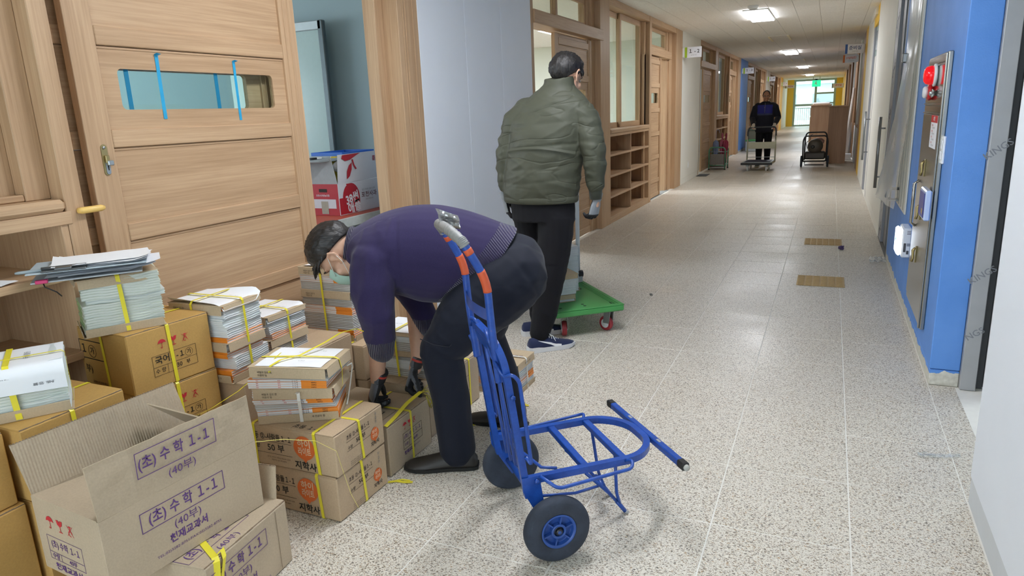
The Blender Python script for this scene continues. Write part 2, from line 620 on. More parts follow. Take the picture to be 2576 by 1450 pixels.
GL = M_glass
def leaf(parent, y0, y1, x, hole=True, glass=True, detail=True, ztop=2.24):
    """sliding door leaf: stiles, proud rails, sunk panels and a slot window"""
    L = struct('leaf', parent) if False else bpy.data.objects.new('leaf', None)
    if not L.users_collection: COL.objects.link(L)
    L.parent = parent
    T = 0.038
    xb = x - T
    sw = 0.112
    MB().box((xb, y0, 0.015), (x, y0 + sw, ztop), 0.002).build('stile', M_wv, L)
    MB().box((xb, y1 - 0.118, 0.015), (x, y1, ztop), 0.002).build('stile', M_wv, L)
    for dy in (0.112, 0.080, 0.045):
        MB().box((x - 0.001, y1 - dy - 0.006, 0.02), (x + 0.004, y1 - dy, ztop - 0.005), 0.0015).build('moulding', M_wv, L)
    zs = [0.25, 0.635, 1.01, 1.384, 1.772, 2.13]
    a, c = y0 + sw, y1 - 0.118
    for z in zs:
        MB().box((xb + 0.004, a, z), (x + 0.003, c, z + 0.070), 0.003).build('rail', M_wh, L)
        MB().box((xb + 0.004, a, z - 0.014), (x - 0.006, c, z - 0.001), 0.003).build('moulding', M_wh, L)
    MB().box((xb + 0.004, a, 0.015), (x - 0.001, c, 0.09), 0.002).build('rail', M_wh, L)
    lo = 0.09
    for k, z in enumerate(zs + [ztop]):
        hi = z - 0.014 if z < ztop else ztop
        if k == 4 and hole:
            h0, h1, z0, z1 = y0 + 0.187, y1 - 0.207, 1.53, 1.688
            mb = MB()
            xs = (xb + 0.006, x - 0.009)
            mb.box((xs[0], a, lo), (xs[1], h0, hi))
            mb.box((xs[0], h1, lo), (xs[1], c, hi))
            mb.box((xs[0], h0, lo), (xs[1], h1, z0))
            mb.box((xs[0], h0, z1), (xs[1], h1, hi))
            # rounded corners of the slot
            for (cy, cz, sy, sz) in ((h0, z0, 1, 1), (h1, z0, -1, 1), (h0, z1, 1, -1), (h1, z1, -1, -1)):
                rr = 0.02
                pts = [(cy, cz)] + [(cy + sy * rr * (1 - sin(t)), cz + sz * rr * (1 - cos(t))) for t in [i * pi / 12 for i in range(7)]]
                Mx = Matrix(((0, 0, 1, xs[0]), (1, 0, 0, 0), (0, 1, 0, 0), (0, 0, 0, 1)))
                mb.prism(pts, xs[1] - xs[0], Mx)
            mb.build('panel', M_wh, L)
            if glass:
                MB().box((x - 0.022, h0 + 0.001, z0 + 0.001), (x - 0.018, h1 - 0.001, z1 - 0.001)).build('pane', GL, L)
        else:
            MB().box((xb + 0.006, a, lo), (x - 0.009, c, hi)).build('panel', M_wh, L)
        lo = z + 0.07
    return L

def sash(parent, y0, y1, z0, z1, x, fw=0.07):
    f = MB()
    d = 0.03
    f.box((x - d, y0, z0), (x, y0 + fw, z1), 0.002)
    f.box((x - d, y1 - fw, z0), (x, y1, z1), 0.002)
    s = f.build('sash', M_wv, parent)
    f = MB()
    f.box((x - d, y0 + fw, z0), (x - 0.001, y1 - fw, z0 + fw), 0.002)
    f.box((x - d, y0 + fw, z1 - fw), (x - 0.001, y1 - fw, z1), 0.002)
    f.build('sash_rail', M_wh, s)
    MB().box((x - 0.018, y0 + fw, z0 + fw), (x - 0.014, y1 - fw, z1 - fw)).build('pane', GL, s)

def post(parent, y0, y1, depth=0.2, name='post'):
    MB().box((XL - depth, y0, 0), (XL, y1, ZC - 0.001), 0.003).build(name, M_wv, parent)

shelf_meshes = {}
def shoe_shelf(oy, label):
    """open oak cubbyhole unit under the window"""
    t = thing('shoe_shelf', label, 'shelf', (0, oy, 0), 0, 'oak cubbyhole shelves under the windows')
    y0, y1 = 8.722, 10.848
    def part(key, fn, name):
        if key not in shelf_meshes: shelf_meshes[key] = fn()
        link(name, shelf_meshes[key], t)
    X0, X1 = XL - 0.30, XL - 0.004
    part('plinth', lambda: MB().box((X0, y0, 0), (X1, y1, 0.062), 0.002).mesh('plinth', M_wh), 'plinth')
    for k, z in enumerate((0.089, 0.357, 0.626, 0.894)):
        part('s%d' % k, lambda z=z: MB().box((X0, y0, z - 0.027), (X1, y1, z), 0.002).mesh('shelf_board', M_wh), 'shelf_board')
    part('top', lambda: MB().box((X0, y0, 1.118), (X1, y1, 1.152), 0.002).mesh('top_board', M_wh), 'top_board')
    part('side', lambda: MB().box((X0, y0 - 0.001, 0.062), (X1 - 0.001, y0 + 0.02, 1.118), 0.001).mesh('side_board', M_wv), 'side_board')
    part('side2', lambda: MB().box((X0, y1 - 0.02, 0.062), (X1 - 0.001, y1 + 0.001, 1.118), 0.001).mesh('side_board', M_wv), 'side_board')
    part('div', lambda: MB().box((X0, 9.755, 0.062), (X1 - 0.002, 9.782, 1.118), 0.001).mesh('divider', M_wv), 'divider')
    part('back', lambda: MB().box((X0 - 0.012, y0, 0), (X0, y1, 1.15)).mesh('back_board', M_wv), 'back_board')
    return t

def unit(k, oy, part_open=0.0):
    """one classroom front: door, window over a shelf, door"""
    tr = struct('trim_%d' % k)
    tr.location = (0, oy, 0)
    post(tr, 6.18, 6.245)
    post(tr, 8.33, 8.722)
    post(tr, 10.848, 10.975)
    post(tr, 12.85, 13.415)
    # stepped inner jambs
    for (a, c, d) in ((8.20, 8.33, 0.07), (8.11, 8.20, 0.10), (12.62, 12.85, 0.075), (12.50, 12.62, 0.10)):
        MB().box((XL - 0.2, a, 0), (XL - d, c, ZC - 0.001), 0.003).build('jamb', M_wv, tr)
    MB().box((XL - 0.2, 6.245, 2.69), (XL - 0.004, 8.33, ZC - 0.001), 0.003).build('header', M_wh, tr)
    MB().box((XL - 0.2, 8.722, 2.70), (XL - 0.004, 10.848, ZC - 0.001), 0.003).build('header', M_wh, tr)
    MB().box((XL - 0.2, 10.975, 2.70), (XL - 0.004, 12.85, ZC - 0.001), 0.003).build('header', M_wh, tr)
    for (a, c) in ((6.245, 8.42), (10.975, 12.62)):
        MB().box((XL - 0.2, a, 2.255), (XL + (0.016 if a < 8 else -0.03), c, 2.375), 0.004).build('lintel', M_wh, tr)
    # window sill board with a rounded nose
    MB().box((XL - 0.24, 8.722, 1.153), (XL + 0.012, 10.848, 1.212), 0.012).build('sill_board', M_wh, tr)
    w = struct('window_%d' % k)
    w.location = (0, oy, 0)
    sash(w, 8.74, 9.70, 1.215, 2.70, XL - 0.15)
    sash(w, 9.60, 10.76, 1.215, 2.70, XL - 0.115)
    MB().box((XL - 0.2, 10.76, 1.212), (XL - 0.06, 10.848, 2.70), 0.002).build('side_frame', M_wv, w)
    MB().box((XL - 0.2, 8.722, 1.212), (XL - 0.16, 8.76, 2.70), 0.002).build('side_frame', M_wv, w)
    for (a, m_, c) in ((6.25, 7.18, 8.15), (10.98, 11.45, 12.52)):
        sash(w, a, m_ + 0.03, 2.378, 2.69, XL - 0.15, 0.055)
        sash(w, m_ - 0.03, c, 2.378, 2.69, XL - 0.115, 0.055)
    d1 = struct('door_%d' % (2 * k))
    d1.location = (0, oy, 0)
    leaf(d1, 6.95, 8.16, XL - 0.06)
    d2 = struct('door_%d' % (2 * k + 1))
    d2.location = (0, oy, 0)
    leaf(d2, 10.74, 11.93, XL - 0.06)
    leaf(d2, 10.90, 11.98, XL - 0.115, glass=False)
    MB().box((XL - 0.16, 10.975, -0.001), (XL - 0.05, 12.62, 0.006), 0.001).build('track', M_alu, d2)

unit(1, 0.0)
unit(2, 9.2)
unit(3, 18.4)
unit(4, 27.6)
shoe_shelf(0.0, 'oak shoe shelf of eight open cubbyholes, right of the man in the green jacket')
shoe_shelf(9.2, 'oak cubbyhole shelf behind the green umbrella rack')
shoe_shelf(18.4, 'far oak cubbyhole shelf between the 1-3 and 1-4 signs')
shoe_shelf(27.6, 'farthest oak cubbyhole shelf, past the 1-4 sign')

# nearest classroom front (only its right half is in view)
tr0 = struct('trim_5')
post(tr0, 1.640, 1.712, 0.2)
MB().box((XL - 0.2, 3.97, 0), (XL, 4.213, ZC - 0.001), 0.003).build('post', M_wv, tr0)
for y in (4.03, 4.06, 4.15):
    MB().box((XL - 0.001, y, 0), (XL + 0.003, y + 0.008, ZC - 0.01), 0.001).build('moulding', M_wv, tr0)
MB().box((XL - 0.2, 3.88, 0), (XL - 0.11, 3.97, ZC - 0.001), 0.003).build('jamb', M_wv, tr0)
MB().box((XL - 0.2, 1.712, 2.255), (XL + 0.0, 3.97, ZC - 0.001), 0.003).build('lintel', M_wh, tr0)
MB().box((XL - 0.24, -1.0, 1.170), (XL + 0.012, 1.640, 1.215), 0.014).build('sill_board', M_wh, tr0)
MB().box((XL - 0.02, -1.0, 1.122), (XL + 0.004, 1.655, 1.169), 0.002).build('sill_apron', M_wh, tr0)
post(tr0, -1.3, -1.0)
w0 = struct('window_5')
sash(w0, -0.9, 0.75, 1.235, 2.72, XL - 0.16)
sash(w0, 0.65, 1.55, 1.235, 2.72, XL - 0.125)
MB().box((XL - 0.2, 1.55, 1.215), (XL - 0.07, 1.640, 2.72), 0.003).build('side_frame', M_wv, w0)
MB().box((XL - 0.17, -1.0, 1.215), (XL - 0.075, 1.55, 1.24), 0.004).build('sill_bead', M_wh, w0)
t = thing('shoe_shelf', 'nearest oak shelf, at the left edge, with a loose white sheet on its middle board', 'shelf', (0, 0, 0), 0, 'oak cubbyhole shelves under the windows')
X0, X1 = XL - 0.46, XL - 0.004
for z in (0.09, 0.36, 0.64, 0.945):
    MB().box((X0, -1.0, z - 0.03), (X1, 1.615, z), 0.002).build('shelf_board', M_wh, t)
MB().box((X0, 1.612, 0), (X1, 1.639, 1.165), 0.002).build('side_board', M_wv, t)
MB().box((X0, -1.0, 0), (X1, -0.97, 1.165), 0.002).build('side_board', M_wv, t)
MB().box((X0, 0.35, 0), (X1 - 0.002, 0.375, 1.165), 0.002).build('divider', M_wv, t)
MB().box((X0 - 0.012, -1.0, 0), (X0, 1.63, 1.165)).build('back_board', M_wv, t)

d0 = struct('door_10')
L1 = leaf(d0, 1.793, 3.047, XL - 0.04)
leaf(d0, 1.665, 2.93, XL - 0.10)
M_tape = plain('blue_film_tape', '2E9CC9', 0.4, var=0.05)
M_tape.node_tree.nodes['Principled BSDF'].inputs['Specular IOR Level'].default_value = 0.5
for (y, za, zb, wdt) in ((2.172, 1.752, 1.49, 0.017), (2.595, 1.745, 1.475, 0.015)):
    mb = MB()
    mb.box((XL - 0.048, y - wdt / 2, zb), (XL - 0.0465, y + wdt / 2, 1.53))
    mb.box((XL - 0.048, y - wdt / 2, 1.688), (XL - 0.0465, y + wdt / 2, za))
    mb.box((XL - 0.0485, y - wdt / 2, 1.53), (XL - 0.0475, y + wdt / 2, 1.688))
    mb.obox((XL - 0.047, y - wdt / 2, za), (0.016, 0, 0.004), (0.004, wdt, -0.004), (0.0003, 0, 0.001))
    mb.build('blue_tape', M_tape, L1)
for y in (2.03, 2.49):
    MB().box((XL - 0.0645, y - 0.01, 1.531), (XL - 0.0625, y + 0.01, 1.687)).build('blue_tape', plain('blue_film_tape_behind_glass', '1F86B5', 0.5), L1)
M_brass = plain('brass', 'A8986A', 0.35, metal=0.8, var=0.05)
M_zinc = plain('zinc', 'AEB4B4', 0.3, metal=0.8, var=0.06)
xk = XL - 0.04
lt = MB()
Mlk = Matrix(((0, 0, 1, xk), (1, 0, 0, 1.858), (0, 1, 0, 1.34), (0, 0, 0, 1)))
def stadium(w, h, n=8):
    r = w / 2
    return [(r * cos(pi * k / n), h / 2 - r + r * sin(pi * k / n)) for k in range(n + 1)] + [(r * cos(pi + pi * k / n), -h / 2 + r + r * sin(pi + pi * k / n)) for k in range(n + 1)]
lt.prism(stadium(0.026, 0.12), 0.003, Mlk)
la = lt.build('latch', M_brass, L1)
MB().prism(stadium(0.018, 0.055), 0.004, Matrix.Translation((0, 0.0, -0.028)) @ Matrix(((0, 0, 1, xk + 0.002), (1, 0, 0, 1.861), (0, 1, 0, 1.34), (0, 0, 0, 1)))).build('latch_plate', M_zinc, L1)
MB().box((xk + 0.003, 1.852, 1.328), (xk + 0.014, 1.868, 1.358), 0.002).build('latch_bolt', M_brass, L1)
MB().box((xk + 0.004, 1.855, 1.318), (xk + 0.02, 1.880, 1.338), 0.003).build('latch_knob', M_zinc, L1)
MB().lathe([(0.006, 0), (0.006, 0.003), (0.003, 0.005)], Matrix(((0, 0, 1, xk + 0.003), (1, 0, 0, 1.857), (0, 1, 0, 1.388), (0, 0, 0, 1))), 10).build('latch_screw', M_zinc, L1)
for z0, z1 in ((1.300, 1.322),):
    MB().box((xk + 0.0065, 1.8595, z0), (xk + 0.0072, 1.8635, z1)).build('latch_slot', M_dark, L1)
# yellow finger guard between post and leaf
MB().tube([(XL + 0.002, 1.685, 1.166), (XL + 0.016, 1.69, 1.166), (XL + 0.016, 1.765, 1.166), (XL + 0.016, 1.778, 1.166)], [0.011, 0.0125, 0.0125, 0.008], 12).build('stop_rod', plain('yellow_wood_rod', 'E3BD6C', 0.4), d0)

# ---------------------------------------------------------------- classrooms behind the left wall
def room(k, y0, y1, wall_m, lo_m, lo_h, names, lights, lamp=True):
    r = struct('wall_room_%d' % k)
    XB = XL - 6.8
    mb = MB()
    mb.box((XB - 0.1, y0, lo_h), (XB, y1, ZC))
    mb.box((XB, y0 - 0.1, lo_h), (XL - 0.22, y0, ZC))
    mb.box((XB, y1, lo_h), (XL - 0.22, y1 + 0.1, ZC))
    mb.build('room_wall', wall_m, r)
    mb = MB()
    mb.box((XB - 0.1, y0, 0), (XB + 0.004, y1, lo_h))
    mb.box((XB, y0 - 0.1, 0), (XL - 0.22, y0 + 0.004, lo_h))
    mb.box((XB, y1 - 0.004, 0), (XL - 0.22, y1 + 0.1, lo_h))
    mb.build('room_wainscot', lo_m, r)
    MB().box((XB, y0, -0.0012), (XL - 0.2, y1, 0.0)).build('room_floor', plain('room_floor_%d' % k, 'B9B7AE', 0.5), r)
    MB().box((XB, y0, ZC), (XL - 0.2, y1, ZC + 0.01)).build('room_ceiling', M_ceil, r)
    for (x, y) in lights:
        t = thing('ceiling_lamp', '%s panel lamp on the ceiling of the first lit classroom, %s its corridor windows' % ('nearer' if y < 9 else 'farther', 'beside' if x > -5 else 'far from'), 'ceiling lamp', (x, y, ZC), 0, 'classroom ceiling lamps')
        MB().box((-0.18, -0.62, -0.03), (0.18, 0.62, 0), 0.003).build('lamp_frame', M_white_plastic, t)
        MB().box((-0.17, -0.61, -0.034), (0.17, 0.61, -0.0305)).build('lamp_diffuser', M_roompanel, t)
    return r
room(0, -2.8, 4.75, M_teal, M_wains, 1.20, '', ())
M_wood_lo = plain('pale_wainscot', 'D9B988', 0.6, var=0.06, scale=12)
room(1, 5.05, 14.3, M_room, M_wood_lo, 1.0, 'bright panel lamp on the ceiling of the first lit classroom', ((-4.3, 7.8), (-4.3, 11.8), (-7.2, 7.8), (-7.2, 11.8)))
MB().box((XL - 6.79, 14.29, 1.0), (XL - 0.25, 14.296, 1.2)).build('room_stripe', plain('blue_stripe', '5B93DB', 0.6), bpy.data.objects['wall_room_1'])
M_grey = plain('unlit_room_paint', 'B9BDBB', 0.7)
room(2, 14.5, 23.5, M_grey, M_grey, 1.0, '', ())
room(3, 23.7, 32.7, M_grey, M_grey, 1.0, '', ())
room(4, 32.9, 41.9, M_grey, M_grey, 1.0, '', ())
# daylight through the outer windows of the dim classrooms
for (y, x, sy, e, c) in ((1.2, XL - 6.6, 5.0, 260, (0.86, 0.95, 1.0)), (19.0, XL - 6.6, 6.0, 150, (0.85, 0.95, 1.0)), (28.2, XL - 6.6, 6.0, 110, (0.85, 0.95, 1.0))):
    ld = bpy.data.lights.new('window_daylight', 'AREA')
    ld.shape = 'RECTANGLE'
    ld.size, ld.size_y = 1.5, sy
    ld.energy = e
    ld.color = c
    lo = bpy.data.objects.new('window_daylight', ld)
    COL.objects.link(lo)
    lo.location = (x, y, 1.75)
    lo.rotation_euler = (0, -pi / 2, 0)

# ---------------------------------------------------------------- end wall, window and outside
ew = struct('wall_end')
MB().box((XL, YE, 0), (-2.17, YE + 0.2, ZC)).build('end_panel', M_yellow, ew)
MB().box((0.20, YE, 0), (XR, YE + 0.2, ZC)).build('end_panel', M_yellow, ew)
M_winframe = plain('green_grey_window_frame', 'A3B8B5', 0.5)
we = struct('window_6')
def bar(x0, z0, x1, z1, nm='frame_bar'):
    MB().box((x0, YE + 0.02, z0), (x1, YE + 0.14, z1), 0.004).build(nm, M_winframe, we)
bar(-2.17, 0.0, -2.05, ZC)
bar(0.08, 0.0, 0.20, ZC)
bar(-0.99, 0.0, -0.86, ZC)
bar(-2.05, ZC - 0.12, 0.08, ZC)
bar(-2.05, 1.20, -0.99, 1.32)
bar(-0.86, 1.88, 0.08, 1.98)
bar(-0.86, 1.30, 0.08, 1.38)
bar(-2.05, 0.0, 0.08, 0.08)
for (x0, z0, x1, z1) in ((-2.05, 1.32, -0.99, ZC - 0.12), (-2.05, 0.08, -0.99, 1.20), (-0.86, 1.98, 0.08, ZC - 0.12), (-0.86, 1.38, 0.08, 1.88), (-0.86, 0.08, 0.08, 1.30)):
    MB().box((x0, YE + 0.07, z0), (x1, YE + 0.078, z1)).build('pane', GL, we)
rl = thing('guard_rail', 'white metal guard rail of thin upright bars below the far window', 'railing', (0, YE + 0.35, -0.05))
M_rail = plain('white_rail', 'D8DEDE', 0.5)
for z in (0.12, 1.12):
    MB().box((-2.05, -0.02, z - 0.02), (0.08, 0.02, z + 0.02), 0.004).build('rail', M_rail, rl)
for k in range(18):
    MB().cyl((-1.98 + k * 0.12, 0, 0.0), (-1.98 + k * 0.12, 0, 1.10), 0.012, 8).build('rail_bar', M_rail, rl)
og = MB().box((-40, YE + 0.5, -0.4), (40, 140, -0.05)).build('ground', plain('outside_paving', 'C4C8C4', 0.8))
og['kind'] = 'structure'
b = thing('building', 'long grey concrete building outside the far window', 'building', (0, 66, 0))
mb = MB().box((-14, 0, -0.05), (14, 8, 2.9)).build('wall', plain('concrete', 'B4BDBD', 0.8, var=0.08, scale=0.6), b)
MB().box((-14.2, -0.3, 2.9), (14.2, 8.2, 3.05)).build('roof_edge', plain('roof_edge', 'C7CFCE', 0.7), b)
for k in range(5):
    MB().box((-7.5 + 3 * k, -0.04, 0.9), (-5.8 + 3 * k, 0.02, 2.1)).build('window', plain('dull_glass_%d' % k, '7E8C90', 0.2), b)
b = thing('building', 'pale block with a flat roof beyond the concrete building, seen through the upper right pane', 'building', (2.0, 92, 0))
MB().box((-4, 0, -0.05), (2.2, 6, 5.2)).build('wall', plain('pale_render', 'BAC7C4', 0.8), b)
MB().box((-4.2, -0.2, 5.2), (2.4, 6.2, 5.4)).build('roof_edge', plain('roof_edge_pale', 'D2DAD8', 0.8), b)
# ---------------------------------------------------------------- right wall
wr = struct('wall_right')
# near white panel, its skirting and the door recess
MB().box((XR, -4, 0.106), (XR + 1.6, 2.735, ZC + 0.02), 0.002).build('wall_panel', M_white, wr)
MB().box((XR + 0.0025, -4, 0), (XR + 1.6, 2.733, 0.104), 0.003).build('baseboard', plain('white_skirting', 'CDD2D6', 0.55, var=0.04, scale=7), wr)
MB().box((XR, 3.93, 0.088), (XR + 0.135, 7.14, ZC + 0.02), 0.004).build('blue_panel', M_blue, wr)
MB().box((XR + 0.002, 3.932, 0), (XR + 0.135, 7.14, 0.085), 0.004).build('baseboard', M_blue, wr)
# steel jamb and door in the recess, seen edge on
dj = struct('door_20')
MB().box((XR + 0.136, 3.90, 0), (XR + 0.205, 3.99, ZC), 0.003).build('door_jamb', M_steelgrey, dj)
MB().box((XR + 0.206, 3.94, 0), (XR + 0.24, 3.99, ZC), 0.003).build('door_gasket', M_gap, dj)  # dark grey strip standing in for the shade of the door gap
MB().box((XR + 0.24, 3.80, 0.01), (XR + 0.29, 3.98, ZC), 0.003).build('door_leaf', M_steelgrey, dj)
MB().box((XR + 1.0, 2.735, 0), (XR + 1.1, 3.93, ZC)).build('back_door', M_steelgrey, dj)
M_ink = plain('grey_print', '7C7F84', 0.6, var=0)
for (z, s) in ((0.60, 'KINGS'), (1.20, 'KINGS'), (0.30, 'NGS')):
    text(s, 0.045, dj, (XR + 0.172, 3.8993, z), (0.8, 0, 0.6), (-0.6, 0, 0.8), M_ink, 0.01)

# door wrapped in grey film, white panels, second door
M_film = plain('grey_printed_film', '8C8F97', 0.35, var=0.05, scale=6)
M_film2 = plain('dark_film', '6E7178', 0.35, var=0.08, scale=6)
M_navy = plain('navy_print', '2A2F45', 0.5, var=0)
df = struct('door_21')
MB().box((XR + 0.004, 8.05, 0), (XR + 0.14, 8.42, ZC), 0.004).build('film_wrapped_frame', M_film, df)
MB().box((XR + 0.03, 7.75, 0), (XR + 0.14, 8.05, ZC), 0.004).build('film_wrapped_frame', M_film2, df)
MB().box((XR + 0.002, 7.145, 0), (XR + 0.14, 7.20, ZC), 0.004).build('door_frame', M_steelgrey, df)
MB().box((XR + 0.06, 7.20, 0.01), (XR + 0.10, 7.75, ZC), 0.003).build('door_leaf', M_steelgrey, df)
for z, s in ((2.2, 'ONE'), (1.72, 'JONE'), (1.30, 'Solar'), (0.72, 'eX'), (0.45, 'JONE'), (0.10, 'ONE')):
    text(s, 0.13, df, (XR + 0.0035, 8.23, z), (0, -0.85, 0.45), (0, 0.45, 0.85), M_navy, 0.02)
    text(s.lower(), 0.07, df, (XR + 0.0035, 8.20, z - 0.13), (0, -0.85, 0.45), (0, 0.45, 0.85), M_navy, 0.0)
M_bar = plain('brushed_steel_handle', '85888C', 0.3, metal=0.8, var=0.05)
def pull(y, zb, zt, label):
    t = thing('pull_handle', label, 'door handle', (XR, y, 0), 0)
    MB().tube([(-0.055, 0, zb), (-0.055, 0, zt)], 0.016, 12).build('grip', M_bar, t)
    for z in (zb + 0.12, zt - 0.12):
        MB().cyl((-0.055, 0, z), (0.012, 0, z), 0.009, 8).build('standoff', M_bar, t)
pull(8.62, 0.50, 1.26, 'long upright steel pull handle on the white panel beside the film-wrapped frame')
pull(12.3, 0.53, 1.27, 'farther steel pull handle wrapped in clear film, beside the yellow strip')
MB().box((XR, 8.42, 0.10), (XR + 0.14, 11.76, ZC + 0.02), 0.003).build('wall_panel', M_whiter, wr)
MB().box((XR + 0.002, 8.42, 0), (XR + 0.14, 11.76, 0.097), 0.003).build('baseboard', M_whiter, wr)
d22 = struct('door_22')
MB().box((XR + 0.004, 11.76, 0), (XR + 0.14, 11.95, 2.55), 0.004).build('film_wrapped_frame', M_film, d22)
MB().box((XR + 0.03, 11.95, 0.01), (XR + 0.12, 12.9, 2.1), 0.003).build('door_leaf', M_whiter, d22)
MB().box((XR + 0.03, 11.95, 2.1), (XR + 0.12, 12.9, 2.55), 0.003).build('transom_frame', M_winframe, d22)
MB().box((XR + 0.025, 12.05, 2.18), (XR + 0.03, 12.8, 2.47)).build('pane', plain('dull_transom_glass', '9AA6AE', 0.15), d22)
MB().box((XR + 0.004, 12.9, 0), (XR + 0.14, 13.15, 2.55), 0.004).build('film_wrapped_frame', M_film, d22)
MB().box((XR + 0.0, 11.76, 2.55), (XR + 0.14, 13.15, ZC + 0.02), 0.003).build('wall_panel', M_yellow, wr)
MB().box((XR, 13.15, 0), (XR + 0.14, 15.2, ZC + 0.02), 0.003).build('wall_panel', M_whiter, wr)
MB().box((XR, 15.2, 0), (XR + 0.14, 16.2, ZC + 0.02), 0.003).build('wall_panel', M_yellow, wr)
MB().box((XR + 0.0, 38, 0), (XR + 0.14, YE, ZC + 0.02), 0.003).build('wall_panel', M_yellow, wr)
M_wbrown = wood('brown_oak', 'B08863', '7F5C40', 'Z')
tr = struct('trim_right')
def rpost(y0, y1, mt=None, x=0.0):
    MB().box((XR + x, y0, 0), (XR + 0.16, y1, ZC - 0.001), 0.003).build('post', mt or M_wbrown, tr)
rpost(16.2, 17.1)
rpost(18.6, 19.0, M_whiter)
rpost(20.4, 22.0)
rpost(23.6, 24.0, M_whiter)
rpost(26.0, 28.0)
rpost(31, 33)
rpost(36, 38)
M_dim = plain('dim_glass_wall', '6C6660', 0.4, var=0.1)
for (a, c) in ((17.1, 18.6), (19.0, 20.4), (22.0, 23.6), (24.0, 26.0), (28, 31), (33, 36)):
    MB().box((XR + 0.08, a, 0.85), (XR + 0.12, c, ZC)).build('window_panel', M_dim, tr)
    MB().box((XR + 0.02, a, 0), (XR + 0.14, c, 0.85), 0.003).build('low_panel', M_white, tr)
    MB().box((XR + 0.01, a, 0.83), (XR + 0.15, c, 0.88), 0.004).build('sill_board', M_wbrown, tr)
# ceiling box over the right side
bx = MB().box((XR - 0.03, 12.25, ZC - 0.11), (XR + 0.14, 13.75, ZC), 0.004).build('trim_6', M_whiter)
bx['kind'] = 'structure'

# stainless plate hung with clear film
M_ss = plain('dull_stainless', 'A7A69F', 0.28, metal=0.85, var=0.05, scale=5)
t = thing('steel_door_panel', 'tall pale steel panel with a hook at its foot, on the blue wall under clear film', 'panel', (XR, 6.3, 0))
MB().box((-0.014, -0.55, 0.62), (-0.001, 0.30, ZC - 0.002), 0.003).build('plate', plain('pale_steel', 'D2D0C6', 0.4, metal=0.15, var=0.04, scale=6), t)
for y in (-0.38, -0.2, -0.02, 0.16, 0.32):
    MB().box((-0.0175, y - 0.064, 0.64), (-0.0145, y - 0.056, ZC - 0.004), 0.001).build('rib', M_ss, t)
mb = MB()
mb.box((-0.085, -0.05, 0.655), (-0.0145, 0.05, 0.668), 0.003)
mb.tube([(-0.085, 0.0, 0.665), (-0.10, 0.0, 0.69), (-0.09, 0.0, 0.73), (-0.06, 0, 0.75), (-0.014, 0, 0.75)], 0.012, 8)
mb.build('hook', M_bar, t)
MB().box((-0.06, 0.20, 1.72), (-0.0145, 0.28, 1.79), 0.006).build('catch', M_bar, t)
def film_mat():
    m, nt, b = new_mat('clear_plastic_film')
    L = nt.links
    out = nt.nodes['Material Output']
    tr = N(nt, 'ShaderNodeBsdfTransparent')
    tr.inputs['Color'].default_value = (0.93, 0.95, 0.95, 1)
    gl = N(nt, 'ShaderNodeBsdfGlossy')
    gl.inputs['Roughness'].default_value = 0.2
    df_ = N(nt, 'ShaderNodeBsdfDiffuse')
    df_.inputs['Color'].default_value = (0.85, 0.87, 0.86, 1)
    lw = N(nt, 'ShaderNodeLayerWeight')
    lw.inputs['Blend'].default_value = 0.42
    m1 = N(nt, 'ShaderNodeMixShader')
    m1.inputs[0].default_value = 0.5
    L.new(gl.outputs[0], m1.inputs[1])
    L.new(df_.outputs[0], m1.inputs[2])
    mp = N(nt, 'ShaderNodeMath', operation='MULTIPLY_ADD')
    L.new(lw.outputs['Facing'], mp.inputs[0])
    mp.inputs[1].default_value = 0.55
    mp.inputs[2].default_value = 0.12
    m2 = N(nt, 'ShaderNodeMixShader')
    L.new(mp.outputs[0], m2.inputs[0])
    L.new(tr.outputs[0], m2.inputs[1])
    L.new(m1.outputs[0], m2.inputs[2])
    L.new(m2.outputs[0], out.inputs['Surface'])
    nt.nodes.remove(b)
    return m
M_clear = film_mat()
def film(u, v):
    # taut over the plate above, peeled off and hanging towards the wrapped frame below
    z = ZC - 0.02 - v * 2.12
    low = max(0.0, (v - 0.42) / 0.58)
    y0 = -0.52
    y1 = 0.31 + 1.25 * low ** 1.2
    y = y0 + u * (y1 - y0) + 0.25 * low * low * (1 - u)
    p = noise.noise(Vector((u * 5, v * 9, 1.3)))
    q = noise.noise(Vector((u * 11, v * 3, 7.7)))
    x = -0.024 - 0.10 * low * (0.3 + 0.7 * sin(pi * min(1, u * 1.1))) - 0.018 * abs(p) * (0.3 + low) - 0.012 * abs(q) * (0.4 + low)
    z += 0.06 * low * (u - 0.4) - 0.15 * low * u * u
    return Vector((x, y, z))
MB().grid(film, 26, 60).build('plastic_film', M_clear, t, smooth=True)

# fire hydrant cabinet
M_mirror = plain('polished_stainless', 'B4B1AA', 0.10, metal=1.0, var=0.03, scale=8)
M_brush = plain('brushed_stainless', 'A5A29A', 0.24, metal=0.95, var=0.04, scale=8)
cb = thing('hydrant_cabinet', 'tall stainless fire hydrant cabinet with a red lamp, on the blue wall', 'cabinet', (XR, 4.66, 0))
MB().box((-0.022, -0.40, 0.195), (-0.0005, 0.385, 1.672), 0.004).build('body', M_brush, cb)
MB().box((-0.027, -0.36, 1.625), (-0.0225, 0.36, 1.66), 0.002).build('top_plate', M_mirror, cb)
MB().box((-0.026, -0.36, 1.415), (-0.0225, 0.36, 1.612), 0.002).build('lamp_plate', M_mirror, cb)
MB().box((-0.026, -0.36, 1.365), (-0.0225, 0.36, 1.400), 0.002).build('middle_plate', M_mirror, cb)
MB().box((-0.028, -0.36, 0.235), (-0.0225, 0.36, 1.352), 0.003).build('door', M_brush, cb)
for z in (1.615, 1.408, 1.358):
    MB().box((-0.031, -0.385, z - 0.003), (-0.0225, 0.372, z + 0.003), 0.001).build('bead', M_mirror, cb)
MB().box((-0.032, -0.395, 0.2), (-0.0225, -0.37, 1.665), 0.003).build('edge_strip', M_brush, cb)
